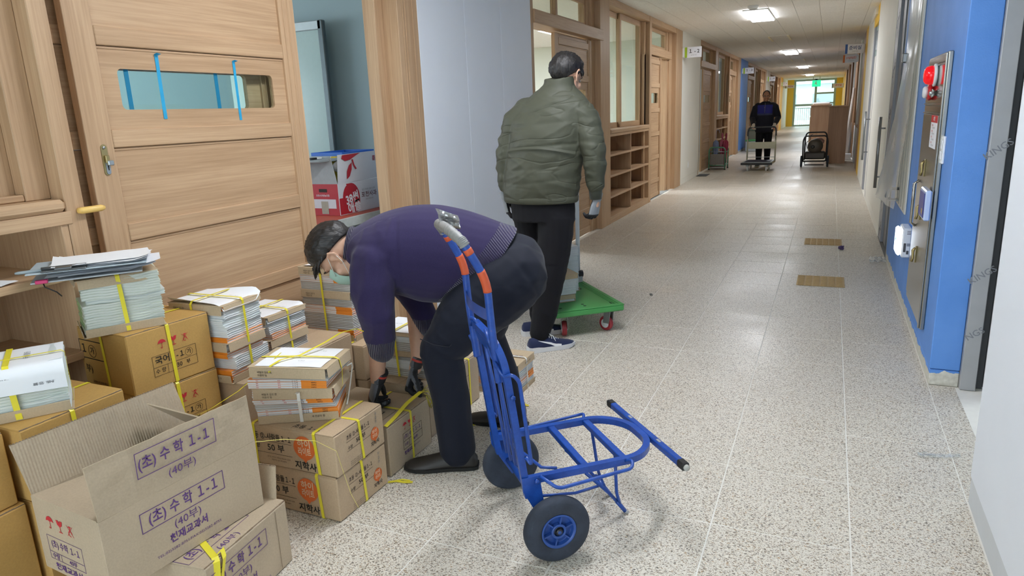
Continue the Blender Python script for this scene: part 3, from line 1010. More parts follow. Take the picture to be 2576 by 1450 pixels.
for z in (1.045, 0.79, 0.532):
    mb = MB()
    mb.box((-0.034, 0.02, z - 0.045), (-0.0285, 0.045, z + 0.055), 0.002)
    mb.tube([(-0.036, 0.032, z + 0.045), (-0.046, 0.032, z + 0.03), (-0.044, 0.032, z - 0.02), (-0.05, 0.032, z - 0.04)], [0.006, 0.009, 0.006, 0.008], 8)
    mb.build('brass_latch', M_brass, cb)
mb = MB()
mb.tube([(-0.0285, 0.22, 0.96), (-0.055, 0.22, 0.94), (-0.055, 0.22, 0.70), (-0.0285, 0.22, 0.68)], 0.008, 8)
mb.build('door_handle', M_mirror, cb)
M_red = plain('red_plastic', 'C5161C', 0.3, var=0.03)
M_redlamp = plain('lit_red_lens', 'D4101C', 0.15, var=0.02, emit='FF1018', estr=0.45)
def yz(x, y, z, r=1):
    return Matrix(((0, 0, -1, x), (1, 0, 0, y), (0, 1, 0, z), (0, 0, 0, 1)))
lm = MB().lathe([(0.075, 0), (0.082, 0.008), (0.082, 0.024), (0.070, 0.03)], yz(-0.026, -0.05, 1.565) @ Matrix.Diagonal((.74, .74, .62, 1)), 24).build('lamp_base', M_white_plastic, cb)
MB().lathe([(0.068, 0.03), (0.070, 0.05), (0.062, 0.085), (0.045, 0.10), (0.02, 0.105)], yz(-0.026, -0.05, 1.565) @ Matrix.Diagonal((.74, .74, .62, 1)), 24).build('red_lens', M_redlamp, lm)
bl = MB().lathe([(0.055, 0), (0.058, 0.02), (0.05, 0.03)], yz(-0.026, 0.08, 1.475) @ Matrix.Diagonal((.8, .8, .8, 1)), 20).build('alarm_bell', M_red, cb)
MB().lathe([(0.04, 0.03), (0.042, 0.05), (0.03, 0.06)], yz(-0.026, 0.08, 1.475) @ Matrix.Diagonal((.8, .8, .8, 1)), 20).build('bell_ring', M_white_plastic, bl)
mb = MB()
for k in range(10):
    a = 2 * pi * k / 10
    mb.tube([(-0.03, -0.06 + 0.008 * cos(a), 1.468 + 0.008 * sin(a)), (-0.045, -0.06 + 0.022 * cos(a), 1.468 + 0.022 * sin(a))], [0.006, 0.003], 6)
mb.lathe([(0.014, 0), (0.014, 0.025), (0.008, 0.03)], yz(-0.027, -0.06, 1.468), 12)
mb.build('push_button', M_zinc, cb)
# instruction notice
M_paper = plain('white_paper', 'E9EBEF', 0.7, var=0.01)
M_redprint = plain('red_print', 'C01C22', 0.6, var=0)
M_blk = plain('black_print', '1E1C1A', 0.6, var=0)
nt_ = MB().box((-0.0295, -0.30, 1.175), (-0.0284, -0.045, 1.350)).build('notice', M_paper, cb)
MB().box((-0.0302, -0.30, 1.312), (-0.0296, -0.045, 1.350)).build('notice_head', M_redprint, nt_)
text('소화전', 0.026, nt_, (-0.0305, -0.17, 1.331), (0, -1, 0), (0, 0, 1), M_paper, 0.015)
for k in range(4):
    text('사용방법 %d' % (k + 1), 0.012, nt_, (-0.0299, -0.12, 1.296 - 0.031 * k), (0, -1, 0), (0, 0, 1), M_redprint, 0.01)
    text('문을 열고 호스를 빼고', 0.010, nt_, (-0.0299, -0.17, 1.283 - 0.031 * k), (0, -1, 0), (0, 0, 1), M_blk)

t = thing('switch_plate', 'white double switch plate beside the steel hydrant cabinet', 'switch', (XR, 4.245, 1.18))
MB().box((-0.012, -0.045, -0.07), (0.0, 0.045, 0.07), 0.003).build('plate', M_white_plastic, t)
MB().box((-0.018, -0.03, 0.005), (-0.0125, 0.03, 0.05), 0.002).build('rocker', M_white_plastic, t)
MB().box((-0.018, -0.03, -0.05), (-0.0125, 0.03, -0.005), 0.002).build('rocker', M_white_plastic, t)
M_navyp = plain('navy_plate', '3A3F86', 0.4, var=0.02)
M_gold = plain('gold_print', 'C2A96A', 0.4, var=0)
t = thing('sign_plate', 'small navy sign plate in a clear frame below the white switch plate', 'sign', (XR - 0.035, 4.33, 0.89))
MB().box((-0.03, -0.115, -0.08), (0.0, 0.115, 0.08), 0.006).build('frame', plain('clear_acrylic', 'B9C8E6', 0.15, var=0), t)
MB().box((-0.034, -0.10, -0.066), (-0.0305, 0.10, 0.066), 0.002).build('face', M_navyp, t)
MB().box((-0.0355, -0.07, -0.05), (-0.0345, -0.055, -0.02)).build('mark', M_gold, t)
MB().box((-0.0355, -0.04, -0.045), (-0.0345, -0.03, -0.02)).build('mark', M_gold, t)

# emergency light box low on the wall
M_led = plain('lit_white_lens', 'F4F8FF', 0.2, var=0, emit='E8F2FF', estr=2.2)
t = thing('emergency_light', 'white low-level emergency light box glowing on the blue wall', 'emergency light', (XR, 5.36, 0.50))
MB().box((-0.055, -0.11, -0.10), (-0.0, 0.11, 0.10), 0.008).build('housing', M_white_plastic, t)
MB().box((-0.085, -0.10, -0.088), (-0.0555, 0.10, 0.088), 0.012).build('lens', M_led, t)
MB().box((-0.0865, -0.02, 0.005), (-0.0852, 0.02, 0.02)).build('lens_mark', plain('green_mark', '38C58A', 0.4, var=0, emit='38E09A', estr=1.0), t)
for z in (0.06, 0.07, 0.08):
    MB().box((-0.03, -0.1112, z), (-0.008, -0.1095, z + 0.003)).build('slot', M_black, t)
MB().box((-0.045, -0.1112, -0.06), (-0.03, -0.1095, 0.0)).build('rating_label', M_gap, t)
MB().box((-0.026, -0.1112, -0.02), (-0.006, -0.1095, 0.0)).build('rating_label', M_film, t)
MB().box((-0.026, -0.1112, -0.075), (-0.012, -0.1095, -0.05)).build('rating_label', M_gap, t)

# tactile paving, litter on the floor
M_tact = plain('tan_rubber', 'B79A6B', 0.7, var=0.08, scale=40)
for (y0, x0, x1, l, lab) in ((5.94, -0.17, 0.19, 0.36, 'nearer tan tactile floor mat of ribbed strips'), (7.75, -0.17, 0.19, 0.36, 'farther tan tactile floor mat, with a crumpled dark wrapper at its corner')):
    t = thing('tactile_mat', lab, 'tactile mat', ((x0 + x1) / 2, y0 + l / 2, 0.0005), 0, 'tan tactile floor mats')
    MB().box((-0.18, -0.18, 0), (0.18, 0.18, 0.003), 0.001).build('base', M_tact, t)
    for i in range(6):
        mb = MB()
        for j in range(12):
            mb.box((-0.17 + i * 0.058, -0.172 + j * 0.029, 0.003), (-0.125 + i * 0.058, -0.158 + j * 0.029, 0.008), 0.002)
        mb.build('rib', M_tact, t)
t = thing('litter', 'crumpled purple and white wrapper beside the farther tactile mat', 'litter', (0.185, 7.55, 0))
mb = MB(); bmesh.ops.create_icosphere(mb.bm, subdivisions=3, radius=0.04)
for v in mb.bm.verts: v.co = v.co * (0.7 + 0.5 * noise.noise(v.co * 40)); v.co.z = max(-0.02, v.co.z * 0.7) + 0.02
mb.build('wrapper', plain('purple_wrapper', '4A3A66', 0.4, var=0.3, scale=60), t)
t = thing('litter', 'small grey stone chip alone in the middle of the floor', 'litter', (-1.22, 5.31, 0))
mb = MB(); bmesh.ops.create_icosphere(mb.bm, subdivisions=2, radius=0.016)
for v in mb.bm.verts: v.co = v.co * (0.8 + 0.6 * noise.noise(v.co * 60)); v.co.z = max(-0.008, v.co.z * 0.7) + 0.008
mb.build('chip', plain('grey_stone', '6E6E66', 0.7, var=0.2, scale=90), t)
t = thing('litter', 'crumpled clear plastic scrap on the floor by the doorway', 'litter', (0.47, 3.07, 0))
MB().grid(lambda u, v: Vector((-0.05 + 0.16 * u, -0.02 + 0.035 * v + 0.05 * u * u, 0.004 + 0.022 * abs(noise.noise(Vector((u * 6, v * 4, 2.2)))) * (1.2 - u))), 16, 6).build('scrap', M_clear, t)
t = thing('litter', 'clear plastic scrap at the foot of the film-wrapped door frame', 'litter', (0.50, 7.05, 0))
MB().grid(lambda u, v: Vector((-0.09 + 0.14 * u, -0.1 + 0.2 * v, 0.004 + 0.05 * abs(noise.noise(Vector((u * 4, v * 4, 5.2)))))), 10, 10).build('scrap', M_clear, t)

# hanging room signs
M_lime = plain('lime_print', 'A3C62C', 0.5, var=0)
M_signb = plain('blue_print', '2F5FB0', 0.5, var=0)
M_oran = plain('orange_print', 'E07A3A', 0.5, var=0)
M_signw = plain('white_sign', 'E4E8F0', 0.4, var=0)
def sign(x0, y, w, z0, z1, body, stripe, ink, label, side=-1, size=0.085, sub='초등학교 학급', width=None):
    t = thing('room_sign', label, 'sign', (x0, y, (z0 + z1) / 2), 0, 'projecting room signs')
    h = (z1 - z0) / 2
    MB().box((0, -0.012, -h), (w, 0.012, h), 0.004).build('board', M_signw, t)
    MB().box((0.012 if side < 0 else 0.0, -0.0135, -h + 0.003), ((0.055 if side < 0 else 0.045), -0.0123, h - 0.003)).build('stripe', stripe, t)
    bx0 = -0.03 if side < 0 else w
    MB().box((bx0, -0.016, -h * 0.85), (bx0 + 0.03, 0.016, h * 0.85), 0.004).build('bracket', M_white_plastic, t)
    text(body, size, t, (w * 0.56, -0.0128, h * 0.15), (1, 0, 0), (0, 0, 1), ink, 0.016, width)
    text(sub, 0.018, t, (w * 0.56, -0.0128, -h * 0.55), (1, 0, 0), (0, 0, 1), M_ink)
sign(XL + 0.03, 13.42, 0.31, 2.315, 2.50, '１ - 2', M_lime, M_blk, 'white 1-2 room sign with a lime edge, nearest on the left')
sign(XL + 0.03, 22.9, 0.31, 2.345, 2.52, '１ - 3', M_lime, M_blk, 'white 1-3 room sign on the blue strip of the left wall')
sign(XL + 0.03, 31.9, 0.31, 2.34, 2.53, '１ - 4', M_lime, M_blk, 'white 1-4 room sign above the man with the trolley')
sign(XL + 0.03, 41.1, 0.31, 2.32, 2.51, '１ - 5', M_lime, M_blk, 'white 1-5 room sign, farthest of the numbered signs')
sign(XL + 0.03, 44.5, 0.5, 2.25, 2.42, '화장실', M_ink, M_redprint, 'small grey sign just behind the 1-5 sign', size=0.10)
sign(0.185, 16.5, 0.33, 2.37, 2.56, '준비실', M_signb, plain('dark_blue_print', '2A4880', 0.5, var=0), 'white sign with a blue edge and dark blue lettering, on the right', 1, 0.085)
sign(0.19, 20.0, 0.33, 2.357, 2.545, '도서실학습공간', M_oran, plain('red_letters', 'D8452F', 0.5, var=0), 'white sign with an orange edge and red lettering, under the blue-edged sign', 1, 0.065, '도서관 학습 공간', 0.23)
sign(-0.05, 44.0, 0.6, 2.14, 2.38, '준비실', M_ink, M_redprint, 'small grey sign at the far right end by the yellow wall', 1, 0.12)
M_exit = plain('lit_green_exit', '18C58A', 0.4, var=0, emit='20E0A0', estr=1.1)
t = thing('exit_sign', 'glowing green emergency exit sign before the far window', 'exit sign', (-0.86, 43.5, 2.42))
MB().box((-0.2, -0.04, -0.17), (0.24, 0.04, 0.17), 0.01).build('lit_panel', M_exit, t)
mb = MB()
mb.box((-0.05, -0.05, 0.02), (0.03, -0.042, 0.05)); mb.lathe([(0.03, 0), (0.03, 0.006)], Matrix(((1, 0, 0, 0.0), (0, 0, -1, -0.042), (0, 1, 0, 0.09), (0, 0, 0, 1))), 12)
mb.obox((-0.02, -0.05, 0.02), (0.05, 0, -0.09), (0, 0.006, 0), (0.03, 0, 0.015)); mb.obox((0.0, -0.05, 0.03), (-0.08, 0, -0.06), (0, 0.006, 0), (0.02, 0, -0.02))
mb.build('running_figure', M_signw, t)
MB().cyl((-0.15, 0, 0.17), (-0.15, 0, ZC - 2.42), 0.012, 8).build('hanger', M_alu, t)
MB().cyl((0.19, 0, 0.17), (0.19, 0, ZC - 2.42), 0.012, 8).build('hanger', M_alu, t)
t = thing('wall_socket', 'white wall socket low on the white strip under the 1-2 sign', 'socket', (XL, 14.2, 0.33))
MB().box((0, -0.04, -0.06), (0.01, 0.04, 0.06), 0.003).build('plate', M_white_plastic, t)
MB().box((0.0102, -0.02, -0.02), (0.013, 0.02, 0.02), 0.002).build('outlet', M_signw, t)
# ---------------------------------------------------------------- cartons and book bundles
def card_mat(name, c, var=0.05):
    m, nt, b = new_mat(name)
    L = nt.links
    tc = N(nt, 'ShaderNodeTexCoord')
    n1 = N(nt, 'ShaderNodeTexNoise', Scale=160.0, Detail=3.0)
    n2 = N(nt, 'ShaderNodeTexNoise', Scale=6.0, Detail=4.0)
    L.new(tc.outputs['Object'], n1.inputs['Vector'])
    L.new(tc.outputs['Object'], n2.inputs['Vector'])
    mx = N(nt, 'ShaderNodeMix', data_type='FLOAT')
    mx.inputs[0].default_value = 0.5
    L.new(n1.outputs['Fac'], mx.inputs[2])
    L.new(n2.outputs['Fac'], mx.inputs[3])
    cc = lin(c)
    r = ramp(nt, [(0.35, tuple(x * (1 - 1.6 * var) for x in cc[:3])), (0.65, tuple(min(1, x * (1 + 1.6 * var)) for x in cc[:3]))])
    L.new(mx.outputs[0], r.inputs['Fac'])
    L.new(r.outputs['Color'], b.inputs['Base Color'])
    b.inputs['Roughness'].default_value = 0.75
    b.inputs['Specular IOR Level'].default_value = 0.25
    bp = N(nt, 'ShaderNodeBump', Strength=0.12, Distance=0.002)
    L.new(mx.outputs[0], bp.inputs['Height'])
    L.new(bp.outputs['Normal'], b.inputs['Normal'])
    return m
M_kraft = card_mat('kraft_board', 'B9A286')
M_kraft2 = card_mat('grey_kraft_board', 'B5A48D')
M_orange_k = card_mat('orange_kraft_board', 'BC9658')
M_board = card_mat('bundle_board', 'BBA88C')
M_corr = plain('corrugated_edge', '8A7660', 0.85, var=0.25, scale=300)
def fluted(m, vec, period):
    nt = m.node_tree; L = nt.links; b = nt.nodes['Principled BSDF']
    tc = N(nt, 'ShaderNodeTexCoord')
    hs = []
    for (v_, p_) in ((vec, period), ((0, .25, 1), period * 1.9)):
        dt = N(nt, 'ShaderNodeVectorMath', operation='DOT_PRODUCT')
        L.new(tc.outputs['Object'], dt.inputs[0]); dt.inputs[1].default_value = Vector(v_).normalized() * (2 * pi / p_)
        sn = N(nt, 'ShaderNodeMath', operation='SINE'); L.new(dt.outputs['Value'], sn.inputs[0]); hs.append(sn)
    ad = N(nt, 'ShaderNodeMath', operation='MULTIPLY_ADD'); L.new(hs[1].outputs[0], ad.inputs[0]); ad.inputs[1].default_value = .35; L.new(hs[0].outputs[0], ad.inputs[2])
    bp = N(nt, 'ShaderNodeBump', Strength=0.5, Distance=0.0012)
    L.new(ad.outputs[0], bp.inputs['Height']); L.new(bp.outputs['Normal'], b.inputs['Normal'])
    return m
M_flute = fluted(card_mat('fluted_inner_board', 'AE9E88'), (1, 0, 0), 0.0085)
M_seam = plain('seam_shadow_gap', '3A2E24', 0.9)
M_strap = plain('yellow_strap', 'E6D83A', 0.35, var=0.04, bump=0.15, bscale=900)
M_strapw = plain('white_strap', 'E4E4DE', 0.35, var=0.02)
M_purple = plain('purple_print', '5A3A78', 0.6, var=0.05)
M_redi = plain('red_icon_print', 'BE2A36', 0.6, var=0.05)
M_logo = plain('orange_logo_print', 'D5692F', 0.6, var=0.05)
M_cream = plain('cream_print', 'D8C3A4', 0.6, var=0)

def ribbon(mb, pts, wdir, w, t=0.0009):
    """flat strap through points, width along wdir"""
    P = [Vector(p) for p in pts]
    wd = Vector(wdir).normalized() * (w / 2)
    rings = []
    for i, p in enumerate(P):
        a = P[max(0, i - 1)]
        c = P[min(len(P) - 1, i + 1)]
        tn = (c - a).normalized()
        nn = tn.cross(wd).normalized() * (t / 2)
        rings.append([p - wd - nn, p + wd - nn, p + wd + nn, p - wd + nn])
    mb.ring_loft(rings)

def loop_u(parent, W, D, H, x, w=0.013, mat=None, name='strap', skew=0.0, gap=0.0012):
    """strap round the box at one x, over top, front, bottom, back"""
    g = gap
    mb = MB()
    k = 0.004
    pts = [(x, D / 2, H + g), (x, k, H + g), (x + skew * .02, -g, H - k), (x + skew, -g, k), (x + skew, k, -0.0 + 0.0004), (x + skew, D - k, 0.0004), (x, D + g, k), (x, D + g, H - k), (x, D - k, H + g), (x, D / 2, H + g)]
    ribbon(mb, pts, (1, 0, 0), w)
    return mb.build(name, mat or M_strap, parent, smooth=False)

def loop_v(parent, W, D, H, y, w=0.013, mat=None, name='strap', skew=0.0, gap=0.0022):
    g = gap
    mb = MB()
    k = 0.004
    pts = [(W / 2, y, H + g), (k, y, H + g), (-g, y + skew * .02, H - k), (-g, y + skew, k), (k, y + skew, 0.0008), (W - k, y + skew, 0.0008), (W + g, y, k), (W + g, y, H - k), (W - k, y, H + g), (W / 2, y, H + g)]
    ribbon(mb, pts, (0, 1, 0), w)
    return mb.build(name, mat or M_strap, parent, smooth=False)

class Face:
    """print surface of a box: s to the right, t upwards"""
    def __init__(f, parent, kind, W, D, H, lift=0.0009):
        f.p = parent
        if kind == 'R':
            f.o, f.u, f.v = Vector((0, -lift, 0)), Vector((1, 0, 0)), Vector((0, 0, 1))
        elif kind == 'L':
            f.o, f.u, f.v = Vector((-lift, D, 0)), Vector((0, -1, 0)), Vector((0, 0, 1))
        elif kind == 'T':
            f.o, f.u, f.v = Vector((0, 0, H + lift)), Vector((1, 0, 0)), Vector((0, 1, 0))
        elif kind == 'TL':   # top, read from the L side
            f.o, f.u, f.v = Vector((0, D, H + lift)), Vector((0, -1, 0)), Vector((1, 0, 0))
    def at(f, s, t):
        return f.o + f.u * s + f.v * t
    def text(f, body, size, s, t, mat, bold=0.015, width=None, rot=0.0):
        u = f.u * cos(rot) + f.v * sin(rot)
        v = f.v * cos(rot) - f.u * sin(rot)
        return text(body, size, f.p, f.at(s, t), u, v, mat, bold, width, 'printed_text')
    def M(f, s, t):
        return frame_matrix(f.at(s, t), f.u, f.v)
    def frame(f, s0, t0, s1, t1, w, mat, lines=()):
        mb = MB()
        def seg(a, b_, c, d):
            M = f.M(0, 0)
            mb.box((a, b_, -0.0002), (c, d, 0.0001), M=M)
        seg(s0, t0, s1, t0 + w); seg(s0, t1 - w, s1, t1)
        seg(s0, t0, s0 + w, t1); seg(s1 - w, t0, s1, t1)
        for (a, b_, c, d) in lines:
            seg(a, b_, c, d)
        return mb.build('printed_frame', mat, f.p)
    def line(f, s0, s1, t, w, mat):
        MB().box((s0, t, -0.0002), (s1, t + w, 0.0001), M=f.M(0, 0)).build('printed_line', mat, f.p)
    def ring(f, s, t, r, w, mat):
        mb = MB()
        n = 28
        M = f.M(s, t)
        rings = []
        for k in range(n):
            a = 2 * pi * k / n
            d = Vector((cos(a), sin(a), 0))
            rings.append([M @ (d * (r - w)), M @ (d * r), M @ (d * r + Vector((0, 0, 0.0001))), M @ (d * (r - w) + Vector((0, 0, 0.0001)))])
        mb.ring_loft(rings, cap=False, closed=True)
        mb.build('printed_ring', mat, f.p, smooth=False)
    def icons(f, s, t, h, mat=None, gap=1.15):
        mat = mat or M_redi
        # umbrella
        M = f.M(s, t)
        mb = MB()
        pts = [(-h * .45, h * .1)] + [(h * .45 * cos(pi - pi * k / 10), h * .1 + h * .42 * sin(pi * k / 10)) for k in range(1, 10)] + [(h * .45, h * .1), (h * .22, h * .17), (0, h * .1), (-h * .22, h * .17)]
        mb.prism(pts, 0.0001, M)
        mb.box((-h * .025, -h * .4, 0), (h * .025, h * .15, 0.0001), M=M)
        mb.box((-h * .16, -h * .44, 0), (h * .025, -h * .38, 0.0001), M=M)
        mb.box((-h * .18, -h * .44, 0), (-h * .12, -h * .3, 0.0001), M=M)
        mb.build('umbrella_icon', mat, f.p)
        # cracked glass
        M = f.M(s + h * gap, t)
        mb = MB()
        mb.prism([(-h * .38, h * .48), (-h * .1, h * .48), (-h * .02, h * .28), (h * .06, h * .48), (h * .38, h * .48), (h * .27, h * .12), (h * .06, 0), (-h * .06, 0), (-h * .27, h * .12)], 0.0001, M)
        mb.box((-h * .03, -h * .4, 0), (h * .03, h * .02, 0.0001), M=M)
        mb.box((-h * .22, -h * .46, 0), (h * .22, -h * .39, 0.0001), M=M)
        mb.build('glass_icon', mat, f.p)
        # crossed hook
        M = f.M(s + 2 * h * gap, t)
        mb = MB()
        R = Matrix.Rotation(0.85, 4, 'Z')
        mb.box((-h * .55, -h * .018, 0), (h * .55, h * .018, 0.0001), M=M @ R)
        mb.box((-h * .55, -h * .018, 0), (h * .55, h * .018, 0.0001), M=M @ Matrix.Rotation(-0.85, 4, 'Z'))
        rings = []
        for k in range(15):
            a = -0.2 + 5.2 * k / 14
            d = Vector((cos(a), sin(a), 0))
            c0 = Vector((0, -h * .2, 0))
            rings.append([M @ (c0 + d * h * .18), M @ (c0 + d * h * .24), M @ (c0 + d * h * .24 + Vector((0, 0, 0.0001))), M @ (c0 + d * h * .18 + Vector((0, 0, 0.0001)))])
        mb.ring_loft(rings)
        mb.box((-h * .13, h * .27, 0), (h * .17, h * .38, 0.0001), M=M)
        mb.box((-h * .03, h * .02, 0), (h * .05, h * .3, 0.0001), M=M)
        mb.build('hook_icon', mat, f.p, smooth=False)

def carton(name, label, x, y, z, a, W, D, H, mat, group=None, flaps=True, bev=0.004):
    t = thing(name, label, 'box', (x, y, z), radians(a), group)
    e = 0.0012
    MB().box((e, e, e), (W - e, D - e, H - 0.0035), bev).build('body', mat, t)
    if flaps:
        # two long lids meeting at the middle, a folded rim at the front
        MB().box((0.002, 0.006, H - 0.0035), (W - 0.002, D * 0.5 - 0.001, H), 0.0012).build('lid_flap', mat, t)
        MB().box((0.002, D * 0.5 + 0.001, H - 0.0035), (W - 0.002, D - 0.002, H), 0.0012).build('lid_flap', mat, t)
        rr = random.Random(int(x * 1000) + int(z * 777))
        mb = MB()
        n = 14
        for k in range(n):
            w = 0.0012 + 0.0022 * rr.random()
            mb.box((0.004 + (W - 0.008) * k / n, 0.0058 - w, H - 0.0038), (0.004 + (W - 0.008) * (k + 1) / n, 0.0062, H - 0.0026 + 0.0022 * rr.random()))
        mb.build('torn_edge', M_corr, t)
    return t

G_PEOPLE = 'closed cartons printed with 50'
def people_box(label, x, y, z, a, W, D, H, full=True):
    t = carton('carton', label, x, y, z, a, W, D, H, M_kraft, G_PEOPLE)
    L = Face(t, 'L', W, D, H)
    k = H / 0.181
    L.text('초등 ②-사람들１-１', 0.030, 0.112, 0.130 * k, M_blk, 0.012, 0.195)
    L.line(0.015, 0.210, 0.110 * k, 0.0012, M_blk)
    L.text('수량', 0.022, 0.035, 0.085 * k, M_blk, 0.012)
    L.text('50 부', 0.036, 0.132, 0.084 * k, M_blk, 0.012, 0.080)
    L.line(0.015, 0.207, 0.058 * k, 0.0012, M_blk)
    L.text('경기도 파주시 회동길 TEL.031-2234', 0.0075, 0.14, 0.042 * k, M_blk, 0)
    L.text('대표번호 031-955-8475', 0.0075, 0.14, 0.030 * k, M_blk, 0)
    bubble(L, 0.268, 0.108 * k, 0.047)
    L.text('지학사', 0.036, 0.266, 0.027 * k, M_blk, 0.02, 0.10)
    R = Face(t, 'R', W, D, H)
    R.text('초등 ②-사람들１-１', 0.020, 0.142, 0.139 * k, M_blk, 0.012, 0.145)
    R.line(0.066, 0.215, 0.121 * k, 0.001, M_blk)
    R.text('수량', 0.016, 0.086, 0.092 * k, M_blk, 0.012)
    R.text('50 부', 0.023, 0.154, 0.102 * k, M_blk, 0.012, 0.06)
    R.line(0.066, 0.218, 0.082 * k, 0.001, M_blk)
    bubble(R, 0.243, 0.074 * k, 0.026)
    R.text('지학사', 0.020, 0.241, 0.034 * k, M_blk, 0.02, 0.056)
    for q in range(3):
        R.text('경기도 파주시 회동길 본사 031', 0.006, 0.118, (0.030 - 0.008 * q) * k, M_blk, 0)
    R.text('취', 0.014, 0.258, 0.158 * k, M_ink, 0); R.text('급', 0.014, 0.258, 0.140 * k, M_ink, 0); R.text('주', 0.014, 0.258, 0.122 * k, M_ink, 0)
    T = Face(t, 'TL', W, D, H)
    T.text('초등 １-１', 0.03, 0.27, 0.03, M_blk, 0.01)
    loop_v(t, W, D, H, 0.092, skew=-.012)
    loop_v(t, W, D, H, 0.376)
    loop_u(t, W, D, H, 0.148, skew=0.014)
    return t

def bubble(F, s, t, r):
    """orange speech bubble emblem with pale lettering"""
    n = 26
    pts = []
    for k in range(n):
        a = -pi / 2 + 0.22 + (2 * pi - 0.44) * k / (n - 1)
        pts.append((r * (1.02 * cos(a) + 0.03 * cos(3 * a)), r * 1.03 * sin(a)))
    pts.append((0.0, -r * 1.28))
    o = MB().prism(pts, 0.00012, F.M(s, t)).build('printed_emblem', M_logo, F.p)
    for k, (w, yy) in enumerate((('한이', 0.36), ('라이트', -0.34))):
        me = text_mesh('하이' if k == 0 else '라이트', r * 0.72, 0.02, r * 1.25, M_cream)
        link('emblem_text', me, o, F.M(s, t + r * yy) @ Matrix.Translation((0, 0, 0.0003)))

people_box('lower grey carton marked 50, on the floor under the matching one', -1.565, 1.800, 0, 89.5, 0.31, 0.41, 0.181)
people_box('upper grey carton marked 50, below the twisted stack of orange-spined books', -1.557, 1.803, 0.1815, 91, 0.31, 0.41, 0.168)
people_box('far lower grey carton on the floor behind the bending man\'s hands', -2.04, 2.66, 0, 90, 0.31, 0.41, 0.181)
people_box('far grey carton with an orange emblem, behind the bending man\'s sleeve', -2.04, 2.65, 0.1815, 90, 0.31, 0.41, 0.181)

def math_box_R(F, W, H, k=1.0, dark=M_purple):
    F.frame(0.10 * k, H * 0.44, 0.43 * k, H * 0.76, 0.0022, dark)
    F.text('(초) 수학 1-1', 0.046, 0.265 * k, H * 0.60, dark, 0.016, 0.29 * k)
    F.text('(40부)', 0.036, 0.28 * k, H * 0.33, dark, 0.0, 0.105 * k)

# the carton the man is tying up, and the one behind it
t = carton('carton', 'grey carton on the floor being tied by the bending man', -1.575, 2.150, 0, 90, 0.334, 0.40, 0.225, M_kraft2, 'grey cartons with purple print')
F = Face(t, 'R', 0.334, 0.40, 0.225)
F.icons(0.125, 0.178, 0.032)
F.frame(0.105, 0.075, 0.255, 0.148, 0.0012, M_blk, [(0.105, 0.11, 0.255, 0.1112), (0.15, 0.075, 0.1512, 0.11)])
F.text('(초) 수학 １-１', 0.021, 0.18, 0.129, M_purple, 0.014, 0.13)
F.text('수량', 0.016, 0.128, 0.092, M_purple, 0.012)
F.text('40부', 0.018, 0.20, 0.092, M_purple, 0.012)
F.text('천재교과서', 0.018, 0.15, 0.056, M_purple, 0.03, 0.08)
F.text('TEL:02)3282-8751', 0.007, 0.21, 0.058, M_purple, 0)
F = Face(t, 'TL', 0.334, 0.40, 0.225)
F.frame(0.12, 0.05, 0.34, 0.16, 0.0015, M_blk)
F.text('수학 １-１', 0.06, 0.23, 0.105, M_blk, 0.012, 0.17)
loop_u(t, 0.334, 0.40, 0.225, 0.175)
loop_v(t, 0.334, 0.40, 0.225, 0.20)
mb = MB()
ribbon(mb, [(0.004, 0.01, 0.228), (0.09, 0.02, 0.232), (0.2, 0.03, 0.247), (0.30, 0.02, 0.262), (0.335, 0.015, 0.250)], (0, 1, 0.15), 0.018)
mb.build('loose_strap', M_strap, t, smooth=False)
rn = random.Random(5)
mb = MB()
for k in range(4):
    mb.tube([(0.31 + rn.uniform(-.01, .01), 0.02 + rn.uniform(-.02, .02), 0.25), (0.335 + rn.uniform(-.02, .02), 0.0, 0.29 - 0.02 * k), (0.345, -0.01, 0.245 - 0.02 * k), (0.335 + rn.uniform(-.01, .015), -0.004, 0.20 - 0.01 * k), (0.318, 0.005, 0.236)], 0.0022, 5)
mb.build('strap_knot', plain('frayed_strap', 'A89A3A', 0.5), t)
t = carton('carton', 'long grey carton on the floor behind the bending man\'s knee, with a yellow strap', -1.60, 2.52, 0, 90, 0.505, 0.32, 0.252, M_kraft2, 'grey cartons with purple print')
F = Face(t, 'R', 0.505, 0.32, 0.252)
F.frame(0.28, 0.09, 0.40, 0.17, 0.0015, M_blk)
loop_u(t, 0.505, 0.32, 0.252, 0.40)

# closed carton under the open one
t = carton('carton', 'closed carton under the open one, big purple lettering, broken yellow strap', -1.542, 1.185, 0, 96.0, 0.379, 0.43, 0.230, M_kraft2, 'grey cartons with purple print')
W, D, H = 0.379, 0.43, 0.23
F = Face(t, 'R', W, D, H)
F.frame(0.004, 0.137, 0.265, 0.195, 0.0018, M_purple)
F.text('(초) 수 학 １-１', 0.042, 0.135, 0.166, M_purple, 0.016, 0.215)
F.text('(40부)', 0.034, 0.137, 0.112, M_purple, 0.0, 0.09)
F.text('천재교과서', 0.028, 0.14, 0.070, M_purple, 0.025, 0.12)
F.text('TEL:02)3282-8751/FAX:02)3282-8755', 0.010, 0.15, 0.025, M_purple, 0.0, 0.22)
MB().box((0.318, -0.0006, 0.01), (0.3195, 0.0, H - 0.01)).build('crease', M_corr, t)
F = Face(t, 'T', W, D, H)
F.frame(0.004, 0.058, 0.265, 0.118, 0.0016, M_purple)
F.text('(초) 수 학 １-１', 0.040, 0.135, 0.088, M_purple, 0.016, 0.215)
F.text('(40부)', 0.030, 0.135, 0.030, M_purple, 0.0, 0.085)
mb = MB()
ribbon(mb, [(0.16, 0.20, H + 0.001), (0.106, 0.102, H + 0.0015), (0.052, 0.008, H + 0.003), (0.044, -0.003, H - 0.006), (0.03, -0.003, 0.1), (0.026, -0.003, 0.003)], (.8, -.5, 0), 0.020)
